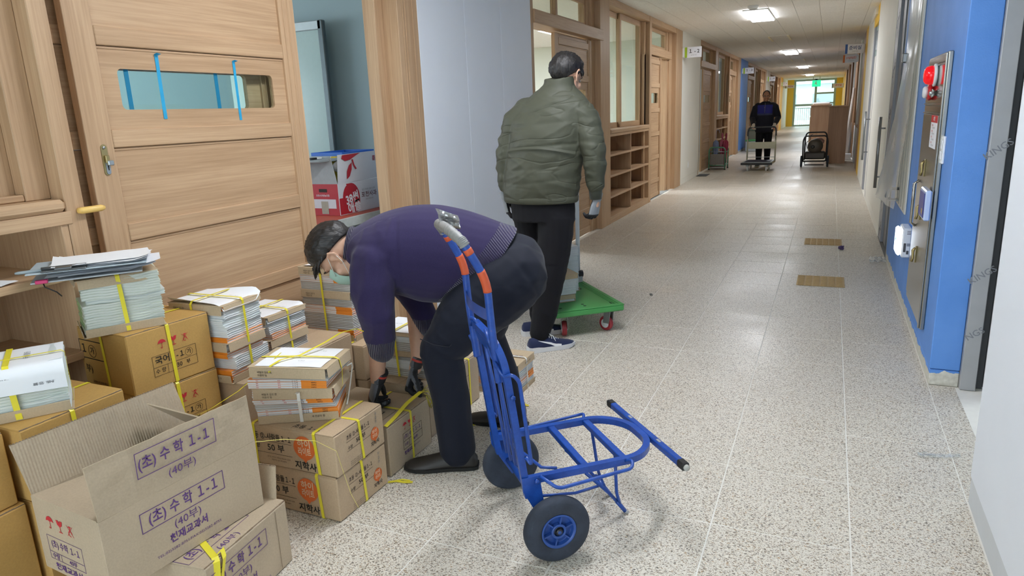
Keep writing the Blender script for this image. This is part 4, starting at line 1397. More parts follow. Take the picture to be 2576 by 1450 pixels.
ribbon(mb, [(0.060, 0.010, H + 0.003), (0.082, 0.006, H + 0.010), (0.074, -0.006, H - 0.010), (0.050, -0.006, H - .075), (0.035, -0.005, H - 0.14)], (1, 0.1, 0.3), 0.017)
mb.build('strap', M_strap, t, smooth=False)
# raised end flap beyond the upper carton
mb = MB()
mb.obox((W - 0.006, 0.035, H), (0.018, 0.0, 0.112), (0.0, 0.10, -0.004), (0.004, 0, 0))
fl_ = mb.build('raised_flap', M_kraft2, t)
mb = MB()
for k in range(16):
    mb.box((W + 0.0115, 0.036 + k * 0.00625, H + 0.1105), (W + 0.0165, 0.0395 + k * 0.00625, H + 0.1135))
mb.build('corrugated_edge', M_corr, fl_)

# the open carton
t = thing('open_carton', 'open empty carton with raised flaps and purple lettering, nearest in the pile', 'box', (-1.672, 1.0, 0.2325), radians(85.3))
W, D, H, e = 0.515, 0.322, 0.229, 0.004
MB().box((0, 0, 0), (W, e, H), 0.001).build('front_wall', M_kraft2, t)
MB().box((0, D - e, 0), (W, D, H), 0.001).build('back_wall', M_kraft2, t)
MB().box((0, e, 0), (e, D - e, H), 0.001).build('end_wall', M_kraft2, t)
MB().box((W - e, e, 0), (W, D - e, H), 0.001).build('end_wall', M_kraft2, t)
MB().box((e, e, 0.001), (W - e, D - e, 0.006)).build('base', M_kraft2, t)
F = Face(t, 'R', W, D, H)
F.frame(0.107, 0.130, 0.381, 0.191, 0.0022, M_purple)
F.text('(초) 수 학 １-１', 0.044, 0.247, 0.161, M_purple, 0.016, 0.225)
F.text('(40부)', 0.034, 0.247, 0.107, M_purple, 0.0, 0.088)
F.text('천재교과서', 0.030, 0.246, 0.068, M_purple, 0.03, 0.125)
F.text('TEL:02)3282-8751/FAX:02)3282-8755', 0.0115, 0.244, 0.036, M_purple, 0.002, 0.215)
F = Face(t, 'L', W, D, H)
F.icons(0.077, 0.163, 0.040, gap=1.22)
F.frame(0.043, 0.043, 0.213, 0.119, 0.0011, M_purple, [(0.043, 0.066, 0.213, 0.0671), (0.098, 0.043, 0.0991, 0.066)])
F.text('(초) 수학 １-１', 0.027, 0.130, 0.094, M_purple, 0.012, 0.135)
F.text('수량', 0.020, 0.071, 0.054, M_purple, 0.012)
F.text('40부', 0.020, 0.155, 0.054, M_purple, 0.012)
F.text('천재교과서', 0.024, 0.126, 0.021, M_purple, 0.025, 0.13)
# front flap rises from the front wall, leaning outwards a little, with soft creases
def crease_flap(x0, x1, y0, vec, nx, nz, amp, seed, th):
    def f(u, v):
        p = Vector((x0 + (x1 - x0) * u, y0, H)) + Vector(vec) * v
        c = noise.noise(Vector((u * 9, v * 4, seed))) * amp + (0.0016 if abs((u * 7) % 1 - .5) < .06 else 0)
        return p + Vector((0, -c * (0.3 + v), 0))
    mb = MB()
    top = [[f(i / nx, j / nz) for j in range(nz + 1)] for i in range(nx + 1)]
    A = [[mb.bm.verts.new(p) for p in r] for r in top]
    B = [[mb.bm.verts.new(p + Vector((0, th, 0))) for p in r] for r in top]
    for i in range(nx):
        for j in range(nz):
            mb.bm.faces.new((A[i][j], A[i + 1][j], A[i + 1][j + 1], A[i][j + 1]))
            mb.bm.faces.new((B[i][j], B[i][j + 1], B[i + 1][j + 1], B[i + 1][j]))
    for i in range(nx):
        mb.bm.faces.new((A[i][nz], A[i + 1][nz], B[i + 1][nz], B[i][nz]))
        mb.bm.faces.new((A[i][0], B[i][0], B[i + 1][0], A[i + 1][0]))
    for j in range(nz):
        mb.bm.faces.new((A[0][j], A[0][j + 1], B[0][j + 1], B[0][j]))
        mb.bm.faces.new((A[nx][j], B[nx][j], B[nx][j + 1], A[nx][j + 1]))
    return mb
FV = Vector((-0.012, -0.006, 0.162))
ff = crease_flap(0.002, W - 0.001, 0.0, FV, 36, 10, 0.0035, 3.3, 0.004).build('front_flap', M_kraft2, t, smooth=False)
class FlapFace(Face):
    def __init__(f, parent):
        f.p = parent
        f.o, f.u, f.v = Vector((0, -0.0055, H)), Vector((1, 0, 0)), FV.normalized()
F = FlapFace(ff)
F.frame(0.118, 0.065, 0.372, 0.142, 0.0022, M_purple)
F.text('(초) 수 학 １-１', 0.044, 0.248, 0.103, M_purple, 0.016, 0.225)
F.text('(40부)', 0.034, 0.255, 0.040, M_purple, 0.0, 0.088)
bf = crease_flap(0.003, W - 0.003, D - 0.004, Vector((-0.012, 0.035, 0.150)), 36, 10, 0.002, 9.1, 0.004).build('back_flap', M_flute, t, smooth=False)
def corr_edge(parent, p0, p1, n):
    mb = MB()
    for k in range(n):
        a = Vector(p0).lerp(Vector(p1), k / n)
        c = Vector(p0).lerp(Vector(p1), (k + .55) / n)
        mb.box((min(a.x, c.x), min(a.y, c.y) - .0005, a.z - .001), (max(a.x, c.x), max(a.y, c.y) + .0035, a.z + .002))
    mb.build('corrugated_edge', M_corr, parent)
corr_edge(bf, (-0.009, D + 0.031, H + 0.150), (W - 0.015, D + 0.031, H + 0.150), 60)
# end flap folded flat across the near end, and the dark one leaning inside the far end
MB().obox((0.0, 0.006, H - 0.001), (0.150, 0.0, -0.012), (0, D - 0.012, 0), (0, 0, 0.004)).build('end_flap', M_kraft2, t)
ef = MB().obox((W - 0.004, 0.012, H - 0.004), (-0.145, 0.0, 0.137), (-0.0, D - 0.03, 0.0), (0.003, 0, 0.003)).build('end_flap', M_kraft2, t)

# orange cartons of the back row
G_OR = 'orange kraft cartons of the back row'
def kor_box(label, x, y, z, a, W, D, H, part=False):
    t = carton('carton', label, x, y, z, a, W, D, H, M_orange_k, G_OR)
    F = Face(t, 'R', W, D, H)
    F.icons(0.133, 0.166, 0.036, gap=1.33)
    F.frame(0.085, 0.049, 0.268, 0.128, 0.0013, M_blk, [(0.085, 0.083, 0.268, 0.0843), (0.142, 0.049, 0.1433, 0.083)])
    F.text('국어', 0.034, 0.126, 0.106, M_blk, 0.014)
    F.text('１-１', 0.028, 0.186, 0.105, M_blk, 0.012, 0.056)
    F.text('가', 0.021, 0.236, 0.104, M_blk, 0.012)
    F.ring(0.236, 0.104, 0.0165, 0.0012, M_blk)
    F.text('수 량', 0.020, 0.113, 0.066, M_blk, 0.01)
    F.text('30', 0.024, 0.190, 0.066, M_blk, 0.01)
    F.text('부', 0.020, 0.228, 0.066, M_blk, 0.01)
    F = Face(t, 'L', W, D, H)
    F.frame(0.004, 0.115, D - 0.157, 0.189, 0.003, M_blk)
    F.text('１', 0.045, D - 0.285, 0.152, M_blk, 0.012)
    F.text('가', 0.030, D - 0.230, 0.148, M_blk, 0.012)
    F.ring(D - 0.230, 0.148, 0.025, 0.0018, M_blk)
    F.text('부)', 0.036, D - 0.272, 0.073, M_blk, 0.005)
    F.text('국정도서 판매 배급', 0.012, D - 0.215, 0.022, M_blk, 0.01)
    loop_u(t, W, D, H, 0.163, w=0.014, skew=0.008)
    loop_v(t, W, D, H, min(0.175, D * .5), w=0.014, skew=-0.01)
    return t
kor_box('upper orange carton under the tilted green book stack, red icons on its side', -2.250, 1.570, 0.5005, 84, 0.343, 0.315, 0.235)
kor_box('orange carton directly under the one with the green book stack', -2.247, 1.573, 0.2655, 84, 0.343, 0.315, 0.2345)
carton('carton', 'lowest orange carton at the foot of the back row, hidden behind the open carton', -2.247, 1.573, 0, 84, 0.343, 0.315, 0.265, M_orange_k, G_OR)
t = kor_box('orange carton carrying the white-topped bundle at the left edge', -2.130, 1.105, 0.360, 90, 0.345, 0.36, 0.240)
carton('carton', 'orange carton low down behind the open carton, mostly hidden', -2.130, 1.105, 0, 90, 0.345, 0.36, 0.3595, M_orange_k, G_OR)
kor_box('upper orange carton cut by the left edge of the picture', -2.170, 0.690, 0.3655, 90, 0.395, 0.34, 0.235)
carton('carton', 'lower orange carton cut by the left edge of the picture', -2.155, 0.690, 0, 90, 0.405, 0.34, 0.365, M_orange_k, G_OR)

# dark grey cartons behind the white book stack
t = carton('carton', 'shaded carton with a black text label, right of the orange cartons', -2.10, 1.935, 0.2405, 90, 0.37, 0.40, 0.19, M_kraft, 'plain cartons behind the front row')
F = Face(t, 'R', 0.37, 0.40, 0.19)
F.text('② 우리나라-１', 0.024, 0.16, 0.125, M_blk, 0.012, 0.13)
F.line(0.09, 0.23, 0.107, 0.0012, M_blk)
F.text('50 부', 0.032, 0.155, 0.075, M_blk, 0.012)
loop_u(t, 0.37, 0.40, 0.19, 0.185)
carton('carton', 'carton on the floor under the shaded one', -2.10, 1.935, 0, 90, 0.37, 0.40, 0.24, M_kraft, 'plain cartons behind the front row')
carton('carton', 'carton under the smaller white-topped book bundle', -2.10, 2.31, 0.2405, 90, 0.335, 0.40, 0.19, M_kraft, 'plain cartons behind the front row')
carton('carton', 'carton on the floor below the smaller white-topped bundle', -2.10, 2.31, 0, 90, 0.335, 0.40, 0.24, M_kraft, 'plain cartons behind the front row')

# ---------------- books
def edge_mat(name, c1, c2, sc=380.0):
    m, nt, b = new_mat(name)
    L = nt.links
    tc = N(nt, 'ShaderNodeTexCoord')
    mp = N(nt, 'ShaderNodeMapping')
    mp.inputs['Scale'].default_value = (6, 6, sc)
    L.new(tc.outputs['Object'], mp.inputs['Vector'])
    n = N(nt, 'ShaderNodeTexNoise', Scale=1.0, Detail=2.0)
    L.new(mp.outputs['Vector'], n.inputs['Vector'])
    r = ramp(nt, [(0.35, lin(c1)), (0.62, lin(c2))])
    L.new(n.outputs['Fac'], r.inputs['Fac'])
    L.new(r.outputs['Color'], b.inputs['Base Color'])
    b.inputs['Roughness'].default_value = 0.75
    bp = N(nt, 'ShaderNodeBump', Strength=0.4, Distance=0.001)
    L.new(n.outputs['Fac'], bp.inputs['Height'])
    L.new(bp.outputs['Normal'], b.inputs['Normal'])
    return m
M_pg = edge_mat('white_page_edges', 'CFD3D4', 'F0F2F2')
M_pgg = edge_mat('grey_page_edges', '8E8A84', 'C9C5BE', 600.0)
M_pgn = edge_mat('green_grey_page_edges', 'B3B9B1', 'E0E3DC')
M_cvw = plain('white_cover', 'DDE1E4', 0.35, var=0.02)
M_cvo = plain('orange_cover', 'E58A2E', 0.35, var=0.05)
M_cvg = plain('green_cover', '7FB061', 0.35, var=0.15, scale=20)
M_cvpg = plain('pale_green_cover', 'CDD5C6', 0.4, var=0.06)
M_cvb = plain('pale_blue_cover', 'D2DADB', 0.35, var=0.04)
M_spr = plain('red_spine_edge', 'C0392B', 0.4)

book_mesh = {}
def book(W, D, t, kind, spine):
    """paperback: cover wraps the spine side ('L' = x0, 'R' = y0, 'B' = y1), pages set back on the others"""
    key = (round(W, 3), round(D, 3), round(t, 4), kind, spine)
    if key in book_mesh: return book_mesh[key]
    ins = 0.0022
    cov = 0.0006
    pg, cv, sp = {'orange': (M_pg, M_cvo, M_cvw), 'grey': (M_pgg, M_cvw, M_pgg), 'white': (M_pg, M_cvw, M_cvw), 'blue': (M_pg, M_cvb, M_cvw),
                  'green': (M_pgn, M_cvpg, M_cvg), 'pale': (M_pgn, M_cvb, M_cvw), 'card': (M_board, M_board, M_board)}[kind]
    mb = MB()
    x0 = cov if spine == 'L' else ins
    y0 = cov if spine == 'R' else ins
    y1 = D - (cov if spine == 'B' else ins)
    mb.box((x0, y0, cov), (W - ins, y1, t - cov))
    mb.mi = 1
    mb.box((0, 0, 0), (W, D, cov))
    mb.box((0, 0, t - cov), (W, D, t))
    mb.mi = 2
    if spine == 'L':
        mb.box((0, D * 0.32, cov), (cov, D, t - cov))
        mb.mi = 3
        mb.box((0, 0, cov), (cov, D * 0.32, t - cov))
    elif spine == 'R':
        mb.box((0, 0, cov), (W * 0.66, cov, t - cov))
        mb.mi = 3
        mb.box((W * 0.66, 0, cov), (W, cov, t - cov))
    elif spine == 'B':
        mb.box((0, D - cov, cov), (W, D, t - cov))
    if kind in ('green', 'pale', 'white', 'blue'):
        for q in range(1, 9):
            bmesh.ops.bisect_plane(mb.bm, geom=list(mb.bm.verts) + list(mb.bm.edges) + list(mb.bm.faces), plane_co=(W * q / 9, 0, 0), plane_no=(1, 0, 0))
        am = 0.0022 if kind in ('green', 'pale') else 0.0012
        for v in mb.bm.verts:
            v.co.z += am * (sin(v.co.x / W * 7.0 + 0.6) + 0.6 * sin(v.co.x / W * 15.0 + v.co.y * 9))
    me = mb.mesh('book', [pg, cv, sp, M_cvo if kind == 'orange' else cv])
    book_mesh[key] = me
    return me

def tray(mb, W, D, lipL, lipR, t=0.0032, up=False):
    """cardboard sheet whose rims are folded down (or up) over two sides"""
    s = 1 if up else -1
    mb.box((-0.004, -0.004, 0), (W + 0.004, D + 0.002, t), 0.001)
    if lipL:
        mb.obox((-0.004, 0.002, 0), (0.0028, 0, 0), (0, D - 0.006, 0), (-0.0035 * abs(s), 0, s * lipL), 0.0008)
    if lipR:
        mb.obox((0.004, -0.004, 0), (W - 0.008, 0, 0), (0, 0.0028, 0), (0, -0.0035, s * lipR), 0.0008)

def sheet_mesh(W, D, curl, seed, drop=0.0):
    def f(u, v):
        z = 0.0012 + 0.004 * abs(noise.noise(Vector((u * 2.3, v * 2.1, seed)))) + curl * max(0, (u - .8) / .2) ** 2 * (1 - v) + curl * 0.6 * max(0, (.12 - u) / .12) ** 2 * v
        y = D * v
        if drop and v < 0.12:
            z -= drop * ((0.12 - v) / 0.12) ** 2
        return Vector((W * u, y, z))
    return MB().grid(f, 14, 14)

def bundle(label, x, y, z, a, W, D, layers, sheet=None, straps=('u', 'v'), smat=None, group='strapped book bundles', twist=0.0, seed=1, spinetext=False, sw=0.011):
    """layers bottom to top: (kind, count, thickness, spine, twist deg, shift) or ('tray', lipL, lipR, up)"""
    t = thing('book_bundle', label, 'books', (x, y, z), radians(a), group)
    rr = random.Random(seed)
    h = 0.0
    for ly in layers:
        if ly[0] == 'tray':
            _, lL, lR, up = ly[:4]
            mb = MB()
            tray(mb, W, D, lL, lR, up=up)
            tw = ly[4] if len(ly) > 4 else 0
            sx, sy = (ly[5] if len(ly) > 5 else (0, 0))
            o = mb.build('cardboard_tray', M_board, t)
            o.matrix_local = Matrix.Translation((W / 2 + sx, D / 2 + sy, h)) @ Matrix.Rotation(radians(tw), 4, 'Z') @ Matrix.Translation((-W / 2, -D / 2, 0))
            if lL and not up:
                text('배움과 깊은 한', 0.0095, o, (-0.0092, D * 0.78, -lL * 0.42), (0, -1, 0), (0, 0, 1), M_blk, 0.005, None, 'printed_text')
                text('마음의 빛', 0.0095, o, (-0.0096, D * 0.81, -lL * 0.72), (0, -1, 0), (0, 0, 1), M_blk, 0.005, None, 'printed_text')
            if lL and up:
                text('새 한글의 창', 0.0095, o, (-0.0088, D * 0.25, lL * 0.6), (0, -1, 0), (0, 0, 1), M_blk, 0.005, None, 'printed_text')
            h += 0.0034
            continue
        kind, n, th, sp = ly[:4]
        tw = ly[4] if len(ly) > 4 else 0.0
        sx, sy = (ly[5] if len(ly) > 5 else (0, 0))
        for k in range(n):
            me = book(W - 0.006, D - 0.006, th, kind, sp)
            o = link('book', me, t)
            j = Matrix.Rotation(radians(tw + rr.uniform(-0.5, 0.5)), 4, 'Z')
            o.matrix_local = Matrix.Translation((W / 2 + sx + rr.uniform(-.0022, .0022), D / 2 + sy + rr.uniform(-.0022, .0022), h)) @ j @ Matrix.Translation((-(W - .006) / 2, -(D - .006) / 2, 0))
            if spinetext and kind == 'orange' and sp == 'L':
                for (s, bd, sz, mt) in ((0.12, '학교', 0.0048, M_redprint), (0.40, '국어', 0.006, M_redprint), (0.60, '１-１가', 0.0072, M_blk)):
                    text(bd, sz, o, (-0.0004, (D - 0.006) * (1 - s), th / 2), (0, -1, 0), (0, 0, 1), mt, 0.02, None, 'spine_text')
                text('초등학교', 0.0055, o, (-0.0004, (D - 0.006) * 0.16, th / 2), (0, -1, 0), (0, 0, 1), M_blk, 0.02, None, 'spine_text')
            h += th + 0.0002
    if sheet:
        W2, D2, ox, oy, curl, drop = sheet
        o = sheet_mesh(W2, D2, curl, seed, drop).build('paper_sheet', M_paper, t)
        o.location = (ox, oy, h + 0.0006)
        for k, (s, v) in enumerate(((0.5, 0.75), (0.45, 0.45), (0.62, 0.25))):
            text(('교과용 도서', '배부 안내', '1학년 1학기')[k], 0.011, o, (W2 * s, D2 * v, 0.0062), (0, -1, 0), (1, 0, 0), M_ink, 0.0, None, 'printed_text')
    hh = h + (0.004 if sheet else 0.001)
    if 'u' in straps: loop_u(t, W, D, hh, W * 0.5, w=sw, mat=smat, gap=0.006, skew=0.008)
    if 'v' in straps: loop_v(t, W, D, hh, D * 0.55, w=sw, mat=smat, gap=0.008, skew=-0.012)
    return t, h


# twisted stack in front
S1, S2 = (-0.03, -0.01), (-0.058, -0.020)
t, h = bundle('twisted stack of orange-spined books in cardboard trays on the marked grey carton', -1.635, 1.939, 0.3505, 119, 0.212, 0.305,
       [('tray', 0.034, 0.030, True, 0), ('orange', 6, 0.0088, 'L', 0, (-.004, 0)), ('grey', 3, 0.0076, 'B', -2, (-.012, 0)), ('orange', 7, 0.0088, 'L', -6, (-.02, 0)),
        ('tray', 0.038, 0.034, False, -7, S1), ('orange', 4, 0.0088, 'L', -9, (-.034, 0.004)), ('grey', 8, 0.0064, 'B', -14, (-.045, -.02)), ('tray', 0.038, 0.036, False, -15, S2)],
       None, (), None, seed=4, spinetext=True)
top = Matrix.Translation((0.106 + S2[0], 0.1525 + S2[1], h)) @ Matrix.Rotation(radians(-15), 4, 'Z') @ Matrix.Translation((-0.106, -0.1525, 0))
ps = sheet_mesh(0.205, 0.262, 0.0, 3).build('paper_sheet', M_paper, t)
ps.matrix_local = top @ Matrix.Translation((0.004, 0.02, 0.0))
for (s, v, bd) in ((0.14, 0.13, '교과용 도서'), (0.16, 0.07, '1 - 1 학년'), (0.05, 0.10, '3 학년')):
    text(bd, 0.010, ps, (s, v, 0.0065), (0, -1, 0), (1, 0, 0), M_ink, 0.0, None, 'printed_text')
mb = MB()
rb = [top @ Vector(p) for p in ((0.10, 0.31, -0.02), (0.098, 0.305, 0.003), (0.10, 0.15, 0.008), (0.103, 0.01, 0.006), (0.106, -0.006, -0.003), (0.112, -0.010, -0.045), (0.124, 0.0, -0.11), (0.13, 0.012, -0.135))]
ribbon(mb, rb, (1, 0.05, 0), 0.011)
rb = [top @ Vector(p) for p in ((-0.006, 0.22, -0.02), (0.0, 0.215, 0.004), (0.05, 0.20, 0.010), (0.11, 0.15, 0.009), (0.20, 0.09, 0.030), (0.26, 0.05, 0.050), (0.30, 0.0, 0.055), (0.33, -0.05, 0.02))]
ribbon(mb, rb, (0.3, 1, 0), 0.010)
mb.build('strap', M_strap, t, smooth=False)
mb = MB()
ribbon(mb, [(-0.075, 0.130, 0.142), (-0.045, 0.132, 0.137), (-0.043, 0.133, 0.10), (-0.018, 0.138, 0.05), (-0.0085, 0.140, 0.02), (-0.004, 0.141, -0.001)], (0, 1, 0), 0.012)
mb.tube([(0.10, -0.030, 0.175), (0.135, -0.042, 0.172), (0.155, -0.04, 0.15), (0.16, -0.025, 0.08), (0.15, -0.012, 0.02), (0.13, -0.008, 0.0)], 0.003, 6)
mb.build('white_strap', M_strapw, t, smooth=False)

# leaning green bundle with papers and a clipboard
bundle('tilted bundle of green-covered books on an orange carton, papers on top of it', -2.365, 1.505, 0.736, 60, 0.262, 0.19,
       [('tray', 0.028, 0.032, True), ('pale', 2, 0.0085, 'L'), ('green', 10, 0.0092, 'L', 2, (0.004, 0.0)), ('pale', 2, 0.009, 'L', -2, (0.022, 0.004)), ('green', 8, 0.0092, 'L', -3, (0.012, -0.006)), ('tray', 0.018, 0.030, False, 2)],
       None, ('u',), None, seed=8, sw=0.014)
t = thing('paper_stack', 'loose white papers lying askew on the tilted green bundle', 'papers', (-2.335, 1.59, 0.9675), radians(52))
for k, (dx, dy, r) in enumerate(((0.0, 0.0, -8), (0.02, -0.012, 6), (-0.02, 0.012, 12), (0.045, 0.0, 0))):
    o = sheet_mesh(0.297, 0.21, 0.01, 20 + k).build('paper_sheet', M_paper, t)
    o.matrix_local = Matrix.Translation((dx, dy, 0.0105 + 0.005 * k)) @ Matrix.Rotation(radians(r), 4, 'Z') @ Matrix.Translation((-0.15, -0.105, 0))
MB().box((-0.20, -0.11, 0.0), (0.13, 0.115, 0.005), 0.001).build('folder', plain('grey_folder', 'A9AFB4', 0.5), t)
MB().box((-0.186, -0.117, 0.0), (-0.150, -0.095, 0.012), 0.002).build('pink_tab', plain('pink_tab', 'C2386B', 0.5), t)
MB().tube([(-0.165, -0.10, -0.004), (-0.16, -0.125, -0.01), (-0.13, -0.128, -0.03), (-0.12, -0.11, -0.05)], 0.0022, 5).build('wire', M_black, t)
t = thing('clipboard', 'grey clipboard with a steel clip and pen on the loose papers', 'clipboard', (-2.33, 1.575, 1.0015), radians(50))
MB().box((-0.195, -0.12, 0), (0.16, 0.115, 0.004), 0.001).build('board', plain('clipboard_grey', 'A7B4BC', 0.5), t)
for k, r in enumerate((2, -4, 5)):
    o = sheet_mesh(0.30, 0.21, 0.012, 40 + k).build('paper_sheet', M_paper, t)
    o.matrix_local = Matrix.Translation((0.01, 0.0, 0.0045 + 0.0055 * k)) @ Matrix.Rotation(radians(r), 4, 'Z') @ Matrix.Translation((-0.14, -0.105, 0))
mb = MB()
mb.box((-0.15, -0.125, 0.004), (-0.02, -0.085, 0.010), 0.002)
mb.tube([(-0.15, -0.10, 0.014), (-0.02, -0.10, 0.014)], 0.006, 8)
mb.box((-0.11, -0.135, 0.010), (-0.06, -0.095, 0.018), 0.002)
mb.build('steel_clip', plain('clip_steel', '6B6E70', 0.3, metal=0.7), t)
mb = MB()
mb.tube([(-0.225, -0.095, 0.008), (-0.215, -0.094, 0.008), (-0.12, -0.09, 0.010), (-0.10, -0.09, 0.01)], [0.003, 0.0055, 0.0055, 0.004], 8)
mb.build('pen', plain('pen_grey', '8E989C', 0.4), t)

# white-topped bundle at the left edge
t, h = bundle('thick bundle of pale books under a printed white sheet, at the left edge', -2.297, 1.030, 0.6005, 56, 0.295, 0.21,
       [('tray', 0.0, 0.034, True), ('pale', 5, 0.0095, 'B'), ('green', 5, 0.0095, 'B', 1), ('pale', 7, 0.0095, 'B', -1)], None, ('u',), None, seed=12, sw=0.017)
def nesheet(u, v):
    # lies on the top and folds down over the front
    d = v * 0.33
    if d < 0.21: p = Vector((0.295 * u, 0.21 - d, h + 0.002 + 0.003 * noise.noise(Vector((u * 3, v * 3, 1)))))
    else:
        e = d - 0.21
        p = Vector((0.295 * u, -0.006 - 0.03 * sin(min(1, e / 0.05) * pi / 2) * 0.6, h + 0.002 - e * (0.62 + 0.1 * u) ))
    return p
ns = MB().grid(nesheet, 14, 26).build('paper_sheet', M_paper, t)
text('NE 능률', 0.016, ns, (0.235, -0.026, h - 0.058), (-1, 0, 0), (0, 0.4, -0.9), M_ink, 0.015, None, 'printed_text')
text('배송 확인서', 0.014, ns, (0.12, -0.023, h - 0.030), (-1, 0, 0), (0, 0.4, -0.9), M_ink, 0.012, None, 'printed_text')
text('국어 활동', 0.020, ns, (0.20, 0.10, h + 0.006), (0, 1, 0), (-1, 0, 0), M_ink, 0.01, None, 'printed_text')
text('1 학년', 0.016, ns, (0.15, 0.10, h + 0.006), (0, 1, 0), (-1, 0, 0), M_ink, 0.01, None, 'printed_text')
loop_v(t, 0.295, 0.21, h + 0.004, 0.08, w=0.008, gap=0.004)

# tall white bundle and its neighbours
bundle('tall bundle of white page-edged books under a curling sheet, right of the orange cartons', -2.150, 1.925, 0.4315, 92, 0.215, 0.285,
       [('tray', 0.034, 0.030, True), ('orange', 5, 0.0095, 'L', 0, (0.0, 0.0)), ('white', 6, 0.0085, 'B', 4, (0.012, -0.006)), ('orange', 3, 0.0095, 'L', 0, (-.004, 0.004)), ('white', 4, 0.0085, 'B', -2, (0.004, 0.0)),
        ('tray', 0.034, 0.034, False, 0), ('orange', 2, 0.0095, 'L', 0), ('white', 5, 0.0088, 'B', 3, (0.0, 0.002)), ('blue', 4, 0.0085, 'B', -1), ('white', 4, 0.0085, 'B', 2), ('orange', 2, 0.009, 'L', 0), ('tray', 0.036, 0.020, False, 0)],
       (0.212, 0.295, 0.0, -0.008, 0.030, 0.022), ('u', 'v'), None, seed=15)
bundle('smaller white-topped bundle with orange covers, behind the tall white one', -2.215, 2.215, 0.4315, 88, 0.245, 0.25,
       [('grey', 6, 0.0085, 'B', 3), ('orange', 2, 0.0085, 'B', 0), ('card', 1, 0.010, 'B'), ('tray', 0.03, 0.034, False), ('orange', 3, 0.0085, 'B', 5), ('white', 4, 0.0085, 'B', 2), ('blue', 5, 0.0085, 'B', -2), ('tray', 0.03, 0.018, False)],
       (0.24, 0.255, 0.0, -0.006, 0.012, 0.03), ('u', 'v'), None, seed=19)
bundle('tallest bundle, grey pages and orange spines, behind the bending man\'s head', -2.125, 2.70, 0.3635, 90, 0.22, 0.315,
       [('tray', 0.034, 0.030, True), ('grey', 2, 0.008, 'B'), ('orange', 4, 0.0095, 'L', 0), ('grey', 9, 0.0085, 'B', 0), ('orange', 4, 0.0095, 'L', 0), ('grey', 9, 0.0085, 'B', 0, (0.003, 0.0)),
        ('tray', 0.036, 0.03, False), ('grey', 5, 0.008, 'B'), ('orange', 4, 0.0095, 'L'), ('grey', 4, 0.0085, 'B'), ('tray', 0.036, 0.03, False)],
       (0.205, 0.24, 0.006, 0.05, 0.008, 0.0), ('v',), None, seed=23)
bundle('bundle of grey-edged books under a white sheet, between the bending man\'s arms', -1.655, 2.60, 0.2535, 90, 0.22, 0.285,
       [('tray', 0.0, 0.03, True), ('grey', 4, 0.009, 'B', 2), ('white', 5, 0.0085, 'B'), ('grey', 5, 0.0085, 'B', 3, (0.006, 0)), ('tray', 0.022, 0.02, False, 1), ('grey', 5, 0.0085, 'B', 0), ('white', 5, 0.0085, 'B', -1), ('tray', 0.012, 0.01, False)],
       (0.225, 0.29, -0.002, -0.006, 0.004, 0.03), ('v',), None, seed=29)
t, h = bundle('low bundle of white books in printed cardboard with white straps, behind the blue hand truck', -1.415, 3.105, 0, 90, 0.228, 0.30,
       [('tray', 0.03, 0.030, True), ('white', 5, 0.0085, 'B'), ('orange', 4, 0.0085, 'R'), ('white', 10, 0.0085, 'B', 1), ('tray', 0.034, 0.036, False)],
       None, ('u', 'v'), M_strapw, seed=31)
F = Face(t, 'TL', 0.228, 0.30, h)
F.text('초등수학교과', 0.030, 0.19, 0.13, plain('navy_letters', '3B3A66', 0.6, var=0), 0.03, 0.17)
F.text('1 - 2', 0.03, 0.10, 0.05, M_cream, 0.02)
text('초등학교 수학', 0.013, t, (0.12, -0.0095, h - 0.018), (1, 0, 0), (0, 0, 1), M_blk, 0.01, None, 'printed_text')

# loose sheet on the oak shelf
t = thing('paper_sheet', 'single folded white sheet lying on the nearest oak shelf', 'paper', (XL - 0.075, 1.33, 0.9455), radians(100))
MB().grid(lambda u, v: Vector((0.20 * (u - .5), 0.14 * (v - .5), 0.0015 + 0.012 * abs(u - .55) + 0.006 * abs(noise.noise(Vector((u * 3, v * 3, 4)))))), 12, 8).build('sheet', M_paper, t, smooth=False)

# fallen strap ends
t = thing('loose_strap', 'thin yellow strap arching from the open carton over the marked grey cartons', 'strap', (-1.56, 1.515, 0.0))
mb = MB()
ribbon(mb, [(-0.07, 0.0, 0.455), (-0.02, 0.07, 0.44), (0.035, 0.16, 0.40), (0.075, 0.21, 0.345), (0.085, 0.225, 0.25), (0.085, 0.25, 0.16), (0.086, 0.28, 0.09), (0.088, 0.283, 0.085)], (0.5, -0.6, 0.5), 0.006, 0.0012)
mb.build('strap_band', plain('pale_yellow_strap', 'E6D878', 0.4), t, smooth=False)
t = thing('loose_strap', 'yellow strap end running from the tall white bundle down to the open carton', 'strap', (-1.9, 1.70, 0.0))
mb = MB()
ribbon(mb, [(0.06, 0.19, 0.61), (0.02, 0.13, 0.56), (-0.03, 0.05, 0.50), (-0.09, -0.03, 0.455), (-0.14, -0.1, 0.43), (-0.15, -0.12, 0.30), (-0.15, -0.12, 0.22)], (0.7, 0.3, 0.3), 0.007, 0.0012)
mb.build('strap_band', M_strap, t, smooth=False)
